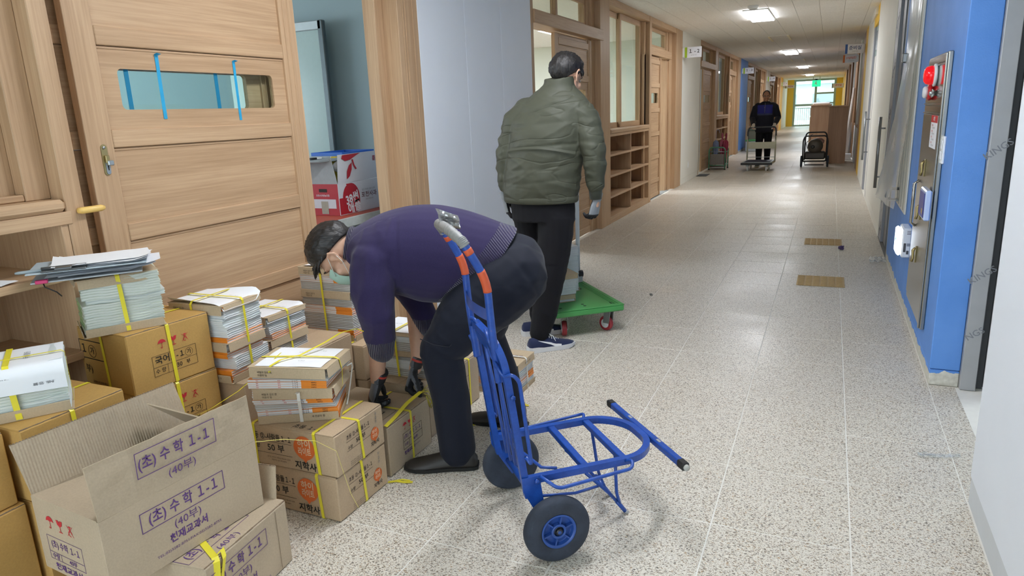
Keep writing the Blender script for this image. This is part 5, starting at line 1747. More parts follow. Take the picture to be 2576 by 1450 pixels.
for (x, y, r, lab) in ((-1.515, 2.13, 20, 'yellow strap scrap on the floor under the toe of the near black shoe'), (-1.47, 2.72, 70, 'yellow strap scrap on the floor by the far black shoe'), (-1.36, 3.00, 10, 'yellow strap scrap on the floor before the low white-strapped bundle'), (-1.12, 2.42, 35, 'thin yellow strap piece on the floor behind the hand truck wheel')):
    t = thing('strap_scrap', lab, 'strap', (x, y, 0.0005), radians(r))
    mb = MB()
    ribbon(mb, [(-0.055, 0, 0.001), (-0.02, 0.004, 0.004), (0.01, 0.0, 0.0012), (0.05, -0.008, 0.006)], (0, 1, 0), 0.014)
    ribbon(mb, [(-0.03, 0.008, 0.002), (0.0, 0.014, 0.005), (0.035, 0.012, 0.001)], (0, 1, 0), 0.010)
    mb.build('strap_band', M_strap, t, smooth=False)
# ---------------------------------------------------------------- blue folding hand truck
def fillet(pts, r, n=5):
    P = [Vector(p) for p in pts]
    out = [P[0]]
    for i in range(1, len(P) - 1):
        a, b, c = P[i - 1], P[i], P[i + 1]
        d1, d2 = (a - b), (c - b)
        rr = min(r, d1.length * 0.48, d2.length * 0.48)
        p0, p1 = b + d1.normalized() * rr, b + d2.normalized() * rr
        for k in range(n + 1):
            t = k / n
            out.append(p0 * (1 - t) ** 2 + b * 2 * t * (1 - t) + p1 * t * t)
    out.append(P[-1])
    return out
def blue_paint():
    m, nt, b = new_mat('chipped_blue_paint')
    L = nt.links
    tc = N(nt, 'ShaderNodeTexCoord')
    n = N(nt, 'ShaderNodeTexNoise', Scale=26.0, Detail=6.0, Roughness=0.7)
    L.new(tc.outputs['Object'], n.inputs['Vector'])
    r = ramp(nt, [(0.30, lin('2C2A30')), (0.315, lin('1A3F8C')), (0.5, lin('1E489A')), (0.70, lin('2652AA')), (0.76, lin('7A5666'))])
    L.new(n.outputs['Fac'], r.inputs['Fac'])
    L.new(r.outputs['Color'], b.inputs['Base Color'])
    b.inputs['Roughness'].default_value = 0.32
    return m
M_bluem = blue_paint()
M_otape = plain('orange_tape', 'C9552F', 0.45, var=0.08)
M_gtape = plain('silver_duct_tape', '8B8B8A', 0.55, metal=0.1, var=0.12, scale=60, bump=0.4, bscale=90)
M_btape = plain('black_tape', '1B1B1C', 0.45, var=0.2, scale=60)
M_tyre = plain('blue_black_rubber', '2C3340', 0.8, var=0.25, scale=25, bump=0.5, bscale=120)
M_rim = plain('blue_plastic_rim', '2A4E96', 0.45, var=0.12, scale=20)
ht = thing('hand_truck', 'blue folding two-wheeled hand truck with an orange and silver taped handle', 'hand truck', (-0.905, 2.07, 0), math.atan2(0.670, 0.742))
def Q(p, n, z): return Vector((p, -n, z))
# upright frame
mb = MB()
mb.tube(fillet([Q(-.070, .165, .205), Q(-.080, .170, .262), Q(-.134, .170, .695), Q(-.150, .115, .752), Q(-.150, -.115, .752), Q(-.134, -.170, .695), Q(-.080, -.170, .262), Q(-.070, -.165, .205)], 0.05), 0.0165, 4, square=True)
mb.build('upright_frame', M_bluem, ht, smooth=False)
MB().obox(Q(-.158, .09, .735), Q(.0, -.18, 0), Q(0.012, 0, -.045), Q(.004, 0, .002), 0.001).build('top_plate', M_bluem, ht)
mb = MB()
hp = fillet([Q(-.142, .135, .615), Q(-.160, .140, .80), Q(-.168, .140, .955), Q(-.236, .138, 1.082), Q(-.262, .085, 1.112), Q(-.262, -.085, 1.112), Q(-.236, -.138, 1.082), Q(-.168, -.140, .955), Q(-.160, -.140, .80), Q(-.142, -.135, .615)], 0.05)
hp_fine = []
for a, c in zip(hp[:-1], hp[1:]):
    nn_ = max(1, int((c - a).length / .006))
    hp_fine += [a.lerp(c, k / nn_) for k in range(nn_)]
hp_fine.append(hp[-1])
mb.tube(hp_fine, 0.0128, 14)
hd = mb.build('handle', M_bluem, ht, smooth=True)
mb = MB()
gp = fillet([Q(-.230, .139, 1.070), Q(-.237, .137, 1.083), Q(-.262, .085, 1.112), Q(-.262, -.085, 1.112), Q(-.237, -.137, 1.083), Q(-.230, -.139, 1.070)], 0.05)
gp2 = []
for a, c in zip(gp[:-1], gp[1:]):
    for k in range(3): gp2.append(a.lerp(c, k / 3))
gp2.append(gp[-1])
mb.tube(gp2, [0.0165 + 0.0012 * sin(k * 1.9) for k in range(len(gp2))], 12)
mb.build('grip_tape', M_gtape, hd, smooth=True)
for s in (1, -1):
    side_path = [p for p in hp_fine if p.y * s < 0]
    for (lo_, hi_) in ((1.040, 1.062), (.918, .992)):
        seg = [p for p in side_path if lo_ < p.z < hi_]
        MB().tube(seg, 0.0140, 14).build('orange_tape', M_otape, hd, smooth=True)
def flag(u, v):
    fold = 0.010 * sin(u * 7 + v * 3) + 0.006 * sin(v * 11)
    return Q(-.268 + 0.062 * u - 0.012 * v * (1 - u), -.02 + fold, 1.112 - 0.016 * u + 0.058 * v * (1 - .25 * u))
MB().grid(flag, 10, 10).build('loose_tape_end', plain('crinkled_silver_tape', 'A9AAAC', 0.22, metal=0.7, var=0.1), hd, smooth=False)
# bent cross plate
def cross(u, v):
    n_ = .135 - .27 * u
    return Q(-.170 - 0.016 * (1 - (2 * u - 1) ** 2), n_, .862 - .038 * v)
MB().grid(cross, 12, 2).build('cross_plate', M_bluem, ht)
# inner rods
for n_, m_ in ((.055, .05), (-.055, -.05)):
    MB().tube([Q(-.140, n_, .735), Q(-.112, m_, .55), Q(-.072, m_, .262)], 0.006, 8).build('upright_rod', M_bluem, ht, smooth=True)
MB().tube(fillet([Q(-.150, .04, .742), Q(-.145, .05, .68), Q(-.118, .03, .64), Q(-.112, .03, .56), Q(-.078, .01, .262)], .02), 0.0055, 8).build('upright_rod', M_bluem, ht, smooth=True)
for s in (1, -1):
    MB().tube(fillet([Q(-.160, s * .15, .69), Q(-.138, s * .175, .645), Q(-.118, s * .20, .660), Q(-.096, s * .205, .636), Q(-.064, s * .20, .335), Q(-.078, s * .185, .360)], 0.018), 0.0065, 8).build('side_loop', M_bluem, ht, smooth=True)
    MB().tube(fillet([Q(-.160, s * .128, .735), Q(-.168, s * .105, .772), Q(-.160, s * .06, .775), Q(-.150, s * .05, .745)], 0.02), 0.006, 8).build('catch_loop', M_bluem, ht, smooth=True)
    MB().cyl(Q(-.115, s * .186, .575), Q(-.115, s * .194, .575), 0.009, 6).build('bolt', M_bluem, ht)
    # hinge bracket down to the axle
    mb = MB()
    out = [(-.096, .285), (-.020, .285), (-.030, .255), (-.020, .180), (0.022, .130), (0.020, .098), (-.015, .094), (-.062, .175), (-.092, .235)]
    Mx = Matrix(((1, 0, 0, 0), (0, 0, 1, -s * .188), (0, 1, 0, 0), (0, 0, 0, 1)))
    mb.prism(out, 0.004, Mx)
    mb.build('hinge_bracket', M_bluem, ht)
    MB().cyl(Q(-.045, s * .186, .268), Q(-.045, s * .199, .268), 0.009, 6).build('bolt', M_bluem, ht)
MB().cyl(Q(-.03, .18, .160), Q(-.03, -.18, .160), 0.011, 10).build('cross_tube', M_bluem, ht)
MB().cyl(Q(0, .270, .1155), Q(0, -.270, .1155), 0.0075, 12).build('axle', M_zinc, ht)
# platform
mb = MB()
mb.tube(fillet([Q(-.075, .172, .268), Q(.345, .172, .268), Q(.432, .085, .268), Q(.432, -.085, .268), Q(.345, -.172, .268), Q(-.075, -.172, .268)], 0.11, 8), 0.0165, 4, square=True)
mb.build('platform_frame', M_bluem, ht, smooth=False)
for p in (.142, .287):
    MB().box((p - .0125, -.160, .256), (p + .0125, .160, .278), 0.002).build('crossbar', M_bluem, ht)
eb = MB().box((.442, -.290, .256), (.467, .290, .281), 0.003).build('front_bar', M_bluem, ht)
for s in (1, -1):
    MB().box((.4405, s * .255 - (0 if s > 0 else .04), .2545), (.4685, s * .255 + (.04 if s > 0 else 0), .2825), 0.004).build('taped_end', M_btape, eb)
    MB().cyl((.4545, s * .294, .268), (.4545, s * .302, .268), 0.011, 12).build('end_plug', plain('pale_plug', 'B9B8B2', .5), eb)
    MB().box((.450, s * .11 - .012, .2812), (.459, s * .11 + .012, .2822)).build('weld_slot', M_steelgrey, eb)
    MB().tube(fillet([Q(-.032, s * .19, .284), Q(.014, s * .232, .250), Q(.285, s * .232, .268), Q(.30, s * .205, .283), Q(.285, s * .18, .272)], 0.02), 0.0062, 8).build('side_rail', M_bluem, ht, smooth=True)
# folding stand
for s, nf in ((1, .085), (-1, -.045)):
    mb = MB()
    mb.tube([Q(.175, s * .10 if s < 0 else .09, .20), Q(.262, (nf + s * .1) / 2, .105), Q(.300, nf, .055)], 0.0065, 8)
    mb.tube([Q(.298, nf, .058), Q(.338, nf, .002)], 0.008, 8)
    mb.tube(fillet([Q(.285, s * .10, .262), Q(.292, nf + .012 * s, .10), Q(.312, nf, .042)], .02), 0.0062, 8)
    mb.build('stand_leg', M_bluem, ht, smooth=True)
    MB().cyl(Q(.332, nf, .010), Q(.341, nf, .0), 0.0085, 8).build('rubber_foot', M_steelgrey, ht)
MB().tube([Q(-.01, .10, .155), Q(.14, .075, .120), Q(.272, .03, .102)], 0.0055, 8).build('stand_link', M_bluem, ht, smooth=True)
MB().tube([Q(.262, .045, .106), Q(.268, -.03, .104)], 0.010, 8).build('stand_collar', M_bluem, ht)
MB().tube([Q(-.06, -.12, .285), Q(.04, .0, .205), Q(.075, .06, .225)], 0.006, 8).build('brace_rod', M_bluem, ht, smooth=True)
# wheels
R = 0.1155
for s, nm in ((1, 'near'), (-1, 'far')):
    base = Matrix.Translation((0, -s * .246, R)) @ Matrix.Rotation(pi / 2 if s > 0 else -pi / 2, 4, 'X')   # local z points outwards
    wh = MB().lathe([(0.058, -0.024), (0.075, -0.027), (0.098, -0.026), (0.109, -0.020), (0.1150, -0.008), (0.1155, 0.0), (0.1150, 0.008), (0.109, 0.020), (0.098, 0.026), (0.078, 0.027), (0.066, 0.0245), (0.060, 0.020), (0.058, 0.0)], base, 56).build('wheel', M_tyre, ht, smooth=True)
    rimm = MB().lathe([(0.0605, -0.02), (0.0605, 0.0225), (0.056, 0.0235), (0.052, 0.020), (0.050, 0.006), (0.048, 0.004), (0.018, 0.004), (0.018, -0.02)], base, 40).build('rim', M_rim, wh, smooth=False)
    back = base @ Matrix.Rotation(pi, 4, 'X')
    MB().lathe([(0.0605, 0.0), (0.0605, 0.0225), (0.056, 0.0235), (0.052, 0.020), (0.050, 0.006), (0.048, 0.004), (0.018, 0.004)], back, 40).build('rim', M_rim, wh, smooth=False)
    for k in range(6):
        MB().box((0.020, -0.0022, 0.004), (0.0545, 0.0022, 0.019), M=back @ Matrix.Rotation(k * pi / 3, 4, 'Z')).build('spoke', M_rim, wh)
    MB().lathe([(0.026, 0.0), (0.026, 0.022), (0.023, 0.024), (0.018, 0.022), (0.0, 0.021)], back, 28).build('hub', M_rim, wh, smooth=False)
    for k in range(6):
        Rz = base @ Matrix.Rotation(k * pi / 3 + 0.3, 4, 'Z')
        MB().box((0.020, -0.0022, 0.004), (0.0545, 0.0022, 0.019), M=Rz).build('spoke', M_rim, wh)
    MB().lathe([(0.026, 0.0), (0.026, 0.022), (0.023, 0.024), (0.018, 0.022), (0.017, 0.012)], base, 28).build('hub', M_rim, wh, smooth=False)
    MB().lathe([(0.016, 0.0), (0.016, 0.016), (0.012, 0.018), (0.011, 0.026), (0.008, 0.028)], base, 24).build('hub_bearing', plain('black_bearing_%s' % nm, '22242A', .35), wh, smooth=False)
    MB().lathe([(0.008, 0.018), (0.008, 0.027), (0.006, 0.029)], base, 6).build('axle_nut', M_rim, wh, smooth=False)

# ---------------------------------------------------------------- green platform trolley
M_green = plain('green_plastic', '479650', 0.4, var=0.06, scale=12, bump=0.1, bscale=300)
M_redw = plain('red_urethane', 'A03038', 0.4, var=0.05)
M_wtube = plain('white_painted_tube', 'CBD2D8', 0.35, var=0.02)
gc = thing('platform_trolley', 'green plastic platform trolley with red casters and a white handle', 'trolley', (-1.533, 4.008, 0), radians(40.5))
W, D, Z = 0.48, 0.765, 0.200
mb = MB()
mb.box((0, 0, Z - 0.046), (W, D, Z - 0.004), 0.008)
for (x0, y0, x1, y1) in ((0.0, 0, W, 0.03), (0, D - 0.03, W, D), (0, 0.03, 0.03, D - 0.03), (W - 0.03, 0.03, W, D - 0.03)):
    mb.box((x0, y0, Z - 0.006), (x1, y1, Z), 0.002)
mb.build('platform', M_green, gc)
for x in (W - 0.045, W - 0.06, 0.045):
    MB().box((x - 0.002, 0.05, Z - 0.0045), (x + 0.002, D - 0.05, Z - 0.001)).build('platform_rib', M_green, gc)
M_hole = plain('dark_slot', '1E3A22', 0.7)
for (x0, y0, x1, y1) in ((W - 0.13, 0.50, W - 0.10, 0.60), (0.10, 0.50, 0.13, 0.60), (W - 0.075, 0.055, W - 0.04, 0.068), (W - 0.055, 0.03, W - 0.035, 0.04)):
    MB().box((x0, y0, Z - 0.0042), (x1, y1, Z - 0.0034)).build('slot', M_hole, gc)
for (x, y) in ((W - 0.17, 0.49), (W - 0.25, 0.12), (W - 0.25, 0.08), (W - 0.06, 0.085), (0.06, 0.085)):
    MB().cyl((x, y, Z - 0.0043), (x, y, Z - 0.0034), 0.011, 14).build('bolt_hole', M_hole, gc)
for (x, y, r) in ((W - 0.075, 0.085, 0.5), (0.085, 0.085, -0.3), (W - 0.075, D - 0.1, 0.2), (0.085, D - 0.1, 0.0)):
    M = Matrix.Translation((x, y, 0)) @ Matrix.Rotation(r, 4, 'Z')
    c = MB()
    c.box((-0.04, -0.04, Z - 0.055), (0.04, 0.04, Z - 0.0465), 0.002, M)
    for s in (-1, 1):
        c.obox(M @ Vector((s * 0.021 - 0.0015, -0.028, Z - 0.055)), (M.to_3x3() @ Vector((0.003, 0, 0))), M.to_3x3() @ Vector((0, 0.05, 0)), M.to_3x3() @ Vector((0, 0.012, -0.09)), 0.0)
    c = c.build('caster', M_zinc, gc)
    Mw = M @ Matrix.Translation((0, 0.022, 0.0505)) @ Matrix.Rotation(pi / 2, 4, 'Y')
    MB().lathe([(0.03, -0.016), (0.046, -0.016), (0.0505, -0.010), (0.0505, 0.010), (0.046, 0.016), (0.03, 0.016)], Mw, 28).build('caster_wheel', M_redw, c, smooth=False)
    MB().lathe([(0.008, -0.02), (0.031, -0.0165), (0.031, 0.0165), (0.008, 0.02)], Mw, 20).build('caster_hub', M_white_plastic, c, smooth=False)
mb = MB()
mb.tube(fillet([(W - 0.04, D - 0.045, Z), (W - 0.04, D - 0.045, 0.80), (W - 0.055, D - 0.085, 0.93), (W - 0.12, D - 0.10, 0.96), (0.12, D - 0.10, 0.96), (0.055, D - 0.085, 0.93), (0.04, D - 0.045, 0.80), (0.04, D - 0.045, Z)], 0.07), 0.0155, 12)
hn = mb.build('handle', M_wtube, gc, smooth=True)
MB().tube([(0.05, D - 0.045, 0.68), (W - 0.05, D - 0.045, 0.68)], 0.010, 10).build('crossbar', M_wtube, hn)
for x in (0.04, W - 0.04):
    MB().box((x - 0.025, D - 0.075, Z - 0.002), (x + 0.025, D - 0.012, Z + 0.045), 0.004).build('handle_hinge', M_steelgrey, gc)
    MB().cyl((x + 0.03, D - 0.05, Z + 0.06), (x - 0.03, D - 0.05, Z + 0.06), 0.028, 14).build('handle_latch', M_btape, gc)
def on_cart(x, y, z):
    a = radians(40.5)
    return (-1.533 + x * cos(a) - y * sin(a), 4.008 + x * sin(a) + y * cos(a), z)
px, py, pz = on_cart(0.215, 0.215, Z - 0.0032)
bundle('near book stack in cardboard trays on the green trolley', px, py, pz, 40.5 + 92, 0.21, 0.19,
       [('tray', 0.0, 0.024, True), ('white', 5, 0.0085, 'B'), ('tray', 0.026, 0.026, False), ('blue', 4, 0.0085, 'B', 2, (0, -.012)), ('white', 7, 0.0085, 'B', -3, (0, -.02)), ('white', 5, 0.0085, 'B', 2, (0, -0.02)), ('tray', 0.03, 0.03, False, 0, (0, -.02))], None, (), None, 'book stacks on the green trolley', seed=41)
px, py, pz = on_cart(0.345, 0.46, Z - 0.0032)
bundle('far taller stack of pale books beside the white trolley handle', px, py, pz, 40.5 + 90, 0.22, 0.29,
       [('tray', 0.0, 0.024, True), ('blue', 9, 0.0085, 'B'), ('white', 12, 0.0085, 'B', 2), ('blue', 8, 0.0085, 'B', -1), ('white', 8, 0.0085, 'B', 1)], None, (), None, 'book stacks on the green trolley', seed=43)

# ---------------------------------------------------------------- far trolley, heater, cabinets, umbrellas
M_ivory = plain('ivory_metal', 'BDBDA6', 0.45, var=0.04)
M_navymat = plain('navy_rubber_mat', '2B2F4A', 0.6, var=0.06)
M_greygrip = plain('grey_grip', '3C3F42', 0.5)
ft = thing('platform_trolley', 'ivory steel platform trolley with a navy mat, pushed by the man far down the corridor', 'trolley', (-1.42, 16.72, 0), radians(-2))
mb = MB().box((-0.32, -0.40, 0.145), (0.32, 0.40, 0.185), 0.008)
mb.build('platform', M_ivory, ft)
MB().box((-0.31, -0.39, 0.186), (0.31, 0.39, 0.198), 0.003).build('edge_trim', M_alu, ft)
MB().box((-0.27, -0.35, 0.1985), (0.27, 0.35, 0.203), 0.002).build('mat', M_navymat, ft)
MB().box((-0.33, -0.415, 0.14), (0.33, -0.401, 0.19), 0.004).build('bumper', M_black, ft)
mb = MB()
mb.tube(fillet([(-0.305, 0.37, 0.17), (-0.305, 0.37, 0.84), (-0.28, 0.44, 0.93), (0.28, 0.44, 0.93), (0.305, 0.37, 0.84), (0.305, 0.37, 0.17)], 0.06), 0.016, 10)
hn = mb.build('handle', M_ivory, ft, smooth=True)
MB().tube(fillet([(-0.303, 0.375, 0.62), (-0.305, 0.37, 0.84), (-0.28, 0.44, 0.93), (0.28, 0.44, 0.93), (0.305, 0.37, 0.84), (0.303, 0.375, 0.62)], 0.06), 0.0185, 10).build('grip', M_greygrip, hn, smooth=True)
MB().box((-0.295, 0.36, 0.45), (0.295, 0.375, 0.60), 0.003).build('cross_plate', M_ivory, hn)
MB().tube([(-0.3, 0.36, 0.26), (0.3, 0.36, 0.26)], 0.006, 6).build('foot_bar', M_alu, hn)
for (x, y) in ((-0.2, -0.28), (0.2, -0.28), (-0.2, 0.28), (0.2, 0.28)):
    c = MB().box((x - 0.035, y - 0.03, 0.10), (x + 0.035, y + 0.04, 0.144), 0.003).build('caster', M_alu, ft)
    MB().lathe([(0.02, -0.014), (0.05, -0.014), (0.052, 0), (0.05, 0.014), (0.02, 0.014)], Matrix.Translation((x, y, 0.052)) @ Matrix.Rotation(pi / 2, 4, 'Y'), 20).build('caster_wheel', plain('white_wheel', 'D5D8DA', .5), c)

hc = thing('generator_cart', 'black tube-framed cart carrying a dark portable generator, on the floor before the wooden cabinets', 'generator', (-0.275, 17.45, 0), 0)
mb = MB()
mb.tube(fillet([(-0.245, -0.16, 0.14), (-0.255, -0.18, 0.60), (-0.22, -0.18, 0.70), (0.22, -0.18, 0.70), (0.255, -0.18, 0.60), (0.245, -0.16, 0.14), (-0.245, -0.16, 0.14)], 0.06), 0.016, 10)
mb.build('front_frame', M_black, hc, smooth=True)
mb = MB()
mb.tube(fillet([(-0.225, 0.22, 0.14), (-0.225, 0.2, 0.66), (-0.19, 0.2, 0.765), (0.20, 0.2, 0.765), (0.235, 0.2, 0.66), (0.235, 0.22, 0.14)], 0.06), 0.016, 10)
mb.build('rear_frame', M_black, hc, smooth=True)
for x in (-0.245, 0.245):
    MB().tube([(x, -0.16, 0.15), (x, 0.22, 0.15)], 0.015, 8).build('side_tube', M_black, hc)
    Mw = Matrix.Translation((x * 1.12, -0.06, 0.13)) @ Matrix.Rotation(pi / 2, 4, 'Y')
    w = MB().lathe([(0.03, -0.02), (0.115, -0.022), (0.13, -0.012), (0.13, 0.012), (0.115, 0.022), (0.03, 0.02)], Mw, 24).build('wheel', M_tyre, hc)
    MB().lathe([(0.01, -0.026), (0.055, -0.024), (0.055, 0.024), (0.01, 0.026)], Mw, 16).build('wheel_hub', M_steelgrey, w)
MB().tube([(-0.2, -0.2, 0.14), (0.2, -0.2, 0.14), (0.2, -0.2, 0.06), (-0.2, -0.2, 0.06), (-0.2, -0.2, 0.14)], 0.012, 8).build('foot_stand', M_black, hc, smooth=True)
M_char = plain('charcoal_metal', '34312E', 0.5, var=0.15)
MB().box((-0.22, -0.165, 0.18), (0.22, 0.18, 0.345), 0.03).build('fuel_tank', M_char, hc)
mb = MB()
mb.lathe([(0.05, -0.2), (0.145, -0.18), (0.16, -0.12), (0.16, 0.1), (0.14, 0.15), (0.05, 0.17)], Matrix.Translation((0.0, 0.0, 0.47)) @ Matrix.Rotation(pi / 2, 4, 'X'), 28)
mo = mb.build('engine_housing', plain('olive_metal', '47423A', 0.5, var=0.2), hc)
MB().lathe([(0.035, 0.18), (0.04, 0.195), (0.02, 0.2)], Matrix.Translation((-0.05, 0.0, 0.46)) @ Matrix.Rotation(pi / 2, 4, 'X'), 16).build('starter_knob', M_black, mo)
MB().box((-0.13, -0.1, 0.345), (0.13, 0.15, 0.40), 0.01).build('engine_base', M_char, hc)
MB().lathe([(0.11, 0.0), (0.125, 0.06), (0.06, 0.12), (0.0, 0.125)], Matrix.Translation((0.06, 0.16, 0.52)), 20).build('red_cap', plain('dull_pink_metal', 'A2817A', 0.5), hc)
MB().tube(fillet([(-0.16, -0.1, 0.42), (-0.2, -0.19, 0.56), (-0.1, -0.19, 0.62), (-0.13, -0.19, 0.70), (-0.06, -0.19, 0.74)], 0.05), 0.007, 6).build('cable', M_greygrip, hc, smooth=True)

M_cabw = wood('cabinet_laminate', 'B59378', '977660', 'Z')
M_cabl = wood('cabinet_laminate_light', 'C9A98C', 'AF8D71', 'Z')
M_cream2 = plain('cream_panel', 'CFC9B0', 0.5)
cbw = thing('cabinet', 'tall brown wooden cabinet end standing right of the generator', 'cabinet', (0.17, 18.75, 0), 0, 'wooden cabinets in the corridor')
MB().box((-0.21, -0.42, 0), (0.20, 0.42, 1.31), 0.004).build('body', M_cabw, cbw)
MB().box((-0.23, -0.44, 1.311), (0.21, 0.44, 1.335), 0.005).build('top', M_cabl, cbw)
cbl = thing('cabinet', 'pale cream-fronted cabinet behind the brown one, turned sideways', 'cabinet', (-0.25, 22.2, 0), 0, 'wooden cabinets in the corridor')
MB().box((-0.25, -1.2, 0), (0.25, 1.2, 1.33), 0.004).build('body', M_cabl, cbl)
MB().box((-0.27, -1.22, 1.331), (0.27, 1.22, 1.36), 0.005).build('top', M_cabl, cbl)
for k in range(3):
    for (z0, z1, mt) in ((0.06, 0.62, M_cream2), (0.66, 1.05, M_cream2), (1.08, 1.28, M_steelgrey)):
        MB().box((-0.268, -1.15 + k * 0.78, z0), (-0.2505, -0.42 + k * 0.78, z1), 0.003).build('door_panel', mt, cbl)
MB().box((-0.22, -1.0, 1.361), (0.22, 0.9, 1.42), 0.02).build('paper_pile', M_paper, cbl)
t = thing('rolled_sheet', 'long white rolled sheet leaning on the right wall behind the brown cabinet', 'roll', (0.44, 20.4, 0))
MB().tube([(-0.03, -0.3, 0.02), (0.02, 0.1, 0.9), (0.075, 0.5, 1.75)], [0.05, 0.045, 0.03], 12).build('roll', plain('white_vinyl', 'D3CCC6', 0.5), t, smooth=True)
t = thing('door_stop_box', 'small white box on the floor behind the brown cabinet', 'box', (0.45, 19.5, 0))
MB().box((-0.06, -0.12, 0), (0.07, 0.12, 0.15), 0.006).build('box_body', M_white_plastic, t)
MB().box((-0.062, -0.122, 0.12), (0.072, 0.122, 0.152), 0.004).build('box_lid', M_white, t)

M_gpipe = plain('green_painted_tube', '4E8A6E', 0.45, var=0.04)
M_smoke = glass_mat('smoky_acrylic', '6E6A66', 0.1)
ur = thing('umbrella_rack', 'green tube umbrella rack with smoky side panels, against the left doors', 'umbrella rack', (-2.345, 17.05, 0), 0)
for y in (-0.25, 0.25):
    mb = MB()
    mb.tube(fillet([(-0.18, y, 0.02), (-0.18, y, 0.46), (-0.14, y, 0.51), (0.14, y, 0.51), (0.18, y, 0.46), (0.18, y, 0.02)], 0.04), 0.014, 10)
    mb.tube([(-0.17, y, 0.10), (0.17, y, 0.10)], 0.010, 8)
    mb.build('end_frame', M_gpipe, ur, smooth=True)
    MB().box((-0.155, y - 0.004, 0.115), (0.155, y + 0.004, 0.36), 0.002).build('side_panel', plain('smoky_panel', '6F6B66', 0.25, var=0.05), ur)
    for x in (-0.18, 0.18):
        MB().cyl((x, y, 0), (x, y, 0.022), 0.02, 10).build('rubber_foot', M_black, ur)
for x in (-0.18, 0.18):
    for z in (0.10, 0.40):
        MB().tube([(x, -0.25, z), (x, 0.25, z)], 0.009, 8).build('side_rod', M_gpipe, ur)
for k in range(4):
    MB().tube([(-0.18, -0.15 + k * 0.1, 0.40), (0.18, -0.15 + k * 0.1, 0.40)], 0.006, 6).build('divider_rod', M_alu, ur)
MB().box((-0.16, -0.23, 0.04), (0.16, 0.23, 0.06), 0.004).build('drip_tray', M_steelgrey, ur)
def umbrella(label, x, y, c1, c2, hook=True, tilt=0.0, mat2=None):
    t = thing('umbrella', label, 'umbrella', (x, y, 0.062), 0, 'umbrellas in the green rack')
    t.rotation_euler = (0, tilt, 0)
    m1 = plain('umbrella_cloth', c1, 0.6, var=0.15, scale=25)
    prof = []
    rings = []
    for (r, z) in ((0.008, 0.02), (0.020, 0.10), (0.040, 0.28), (0.055, 0.48), (0.048, 0.56), (0.020, 0.60), (0.012, 0.61)):
        rings.append([Vector((r * (1 + 0.28 * cos(8 * a)) * cos(a), r * (1 + 0.28 * cos(8 * a)) * sin(a), z)) for a in [2 * pi * k / 32 for k in range(32)]])
    MB().ring_loft(rings).build('folded_canopy', m1, t, smooth=True)
    MB().tube([(0, 0, 0.0), (0, 0, 0.70)], 0.005, 8).build('shaft', M_alu, t)
    m2 = plain('umbrella_handle', c2, 0.4)
    if hook:
        MB().tube(fillet([(0, 0, 0.66), (0, 0, 0.80), (0.02, 0, 0.845), (0.06, 0, 0.84), (0.072, 0, 0.79), (0.072, 0, 0.77)], 0.03), 0.010, 8).build('hook_handle', m2, t, smooth=True)
    else:
        MB().tube([(0, 0, 0.60), (0, 0, 0.66), (0.0, 0, 0.72), (0, 0, 0.76)], [0.012, 0.02, 0.022, 0.012], 8).build('grip_handle', m2, t, smooth=True)
    return t
umbrella('blue-grey umbrella with a pale hook handle in the green rack', -2.40, 16.95, '6F7C9C', '9A93A4')
umbrella('folded crimson umbrella in the green rack', -2.235, 17.12, '9A2F4C', '8C2340', False, 0.06)
umbrella('dark pink patterned umbrella beside the crimson one', -2.27, 17.22, 'B0596E', 'A24A63', False, -0.04)
t = thing('floor_mat', 'thin dark strip lying on the floor below the 1-2 sign', 'mat', (-2.45, 15.45, 0.001))
MB().box((-0.10, -0.25, 0), (0.12, 0.25, 0.008), 0.003).build('strip', M_greygrip, t)
t = thing('storage_crate', 'clear crate with a green lid beside the left wall behind the far trolley', 'crate', (-2.2, 23.6, 0))
MB().box((-0.2, -0.3, 0), (0.2, 0.3, 0.32), 0.02).build('crate_body', plain('cloudy_plastic', 'A9AFAE', 0.3), t)
MB().box((-0.21, -0.31, 0.321), (0.21, 0.31, 0.36), 0.01).build('crate_lid', M_green, t)
t = thing('storage_crate', 'dark upper crate stacked near the blue wall strip, behind the far man', 'crate', (-2.2, 24.3, 0))
MB().box((-0.2, -0.3, 0), (0.2, 0.3, 0.62), 0.02).build('crate_body', plain('olive_crate', '77725F', 0.5), t)
MB().box((-0.21, -0.31, 0.621), (0.21, 0.31, 0.67), 0.01).build('crate_lid', plain('dull_crate_lid', '5E6652', .5), t)

# ---------------------------------------------------------------- things inside the near classroom
wb = thing('whiteboard', 'tall framed whiteboard leaning on the teal wall inside the dim room', 'whiteboard', (-3.715, 4.62, 0.53), 0)
MB().box((-0.95, 0.0, 0.02), (0.03, 0.012, 1.66), 0.002).build('board', plain('whiteboard_face', 'A9C3C4', 0.18, var=0.02), wb)
for (a, c) in (((-0.95, -0.012, 1.62), (0.06, 0.03, 1.69)),):
    MB().box(a, c, 0.006).build('top_frame', M_alu, wb)
MB().box((0.025, -0.012, 0.0), (0.075, 0.03, 1.69), 0.006).build('side_frame', plain('dark_aluminium', '59656A', 0.35, metal=0.5), wb)
MB().box((-0.95, -0.012, -0.02), (0.03, 0.03, 0.03), 0.006).build('bottom_frame', M_alu, wb)
tb = thing('work_table', 'white-edged table with a red top inside the dim room', 'table', (-3.0, 3.52, 0))
MB().box((-1.1, -0.2, 0.782), (-0.012, 1.06, 0.80), 0.002).build('table_top', plain('red_laminate', 'B0503E', 0.5), tb)
MB().box((-0.0115, -0.2, 0.735), (0.0, 1.06, 0.801), 0.004).build('edge_band', plain('chalk_white_edge', 'B9C2C2', 0.6, var=0.08), tb)
MB().box((-1.1, -0.212, 0.735), (0.0, -0.2005, 0.801), 0.004).build('edge_band', plain('chalk_white_edge', 'B9C2C2', 0.6, var=0.08), tb)
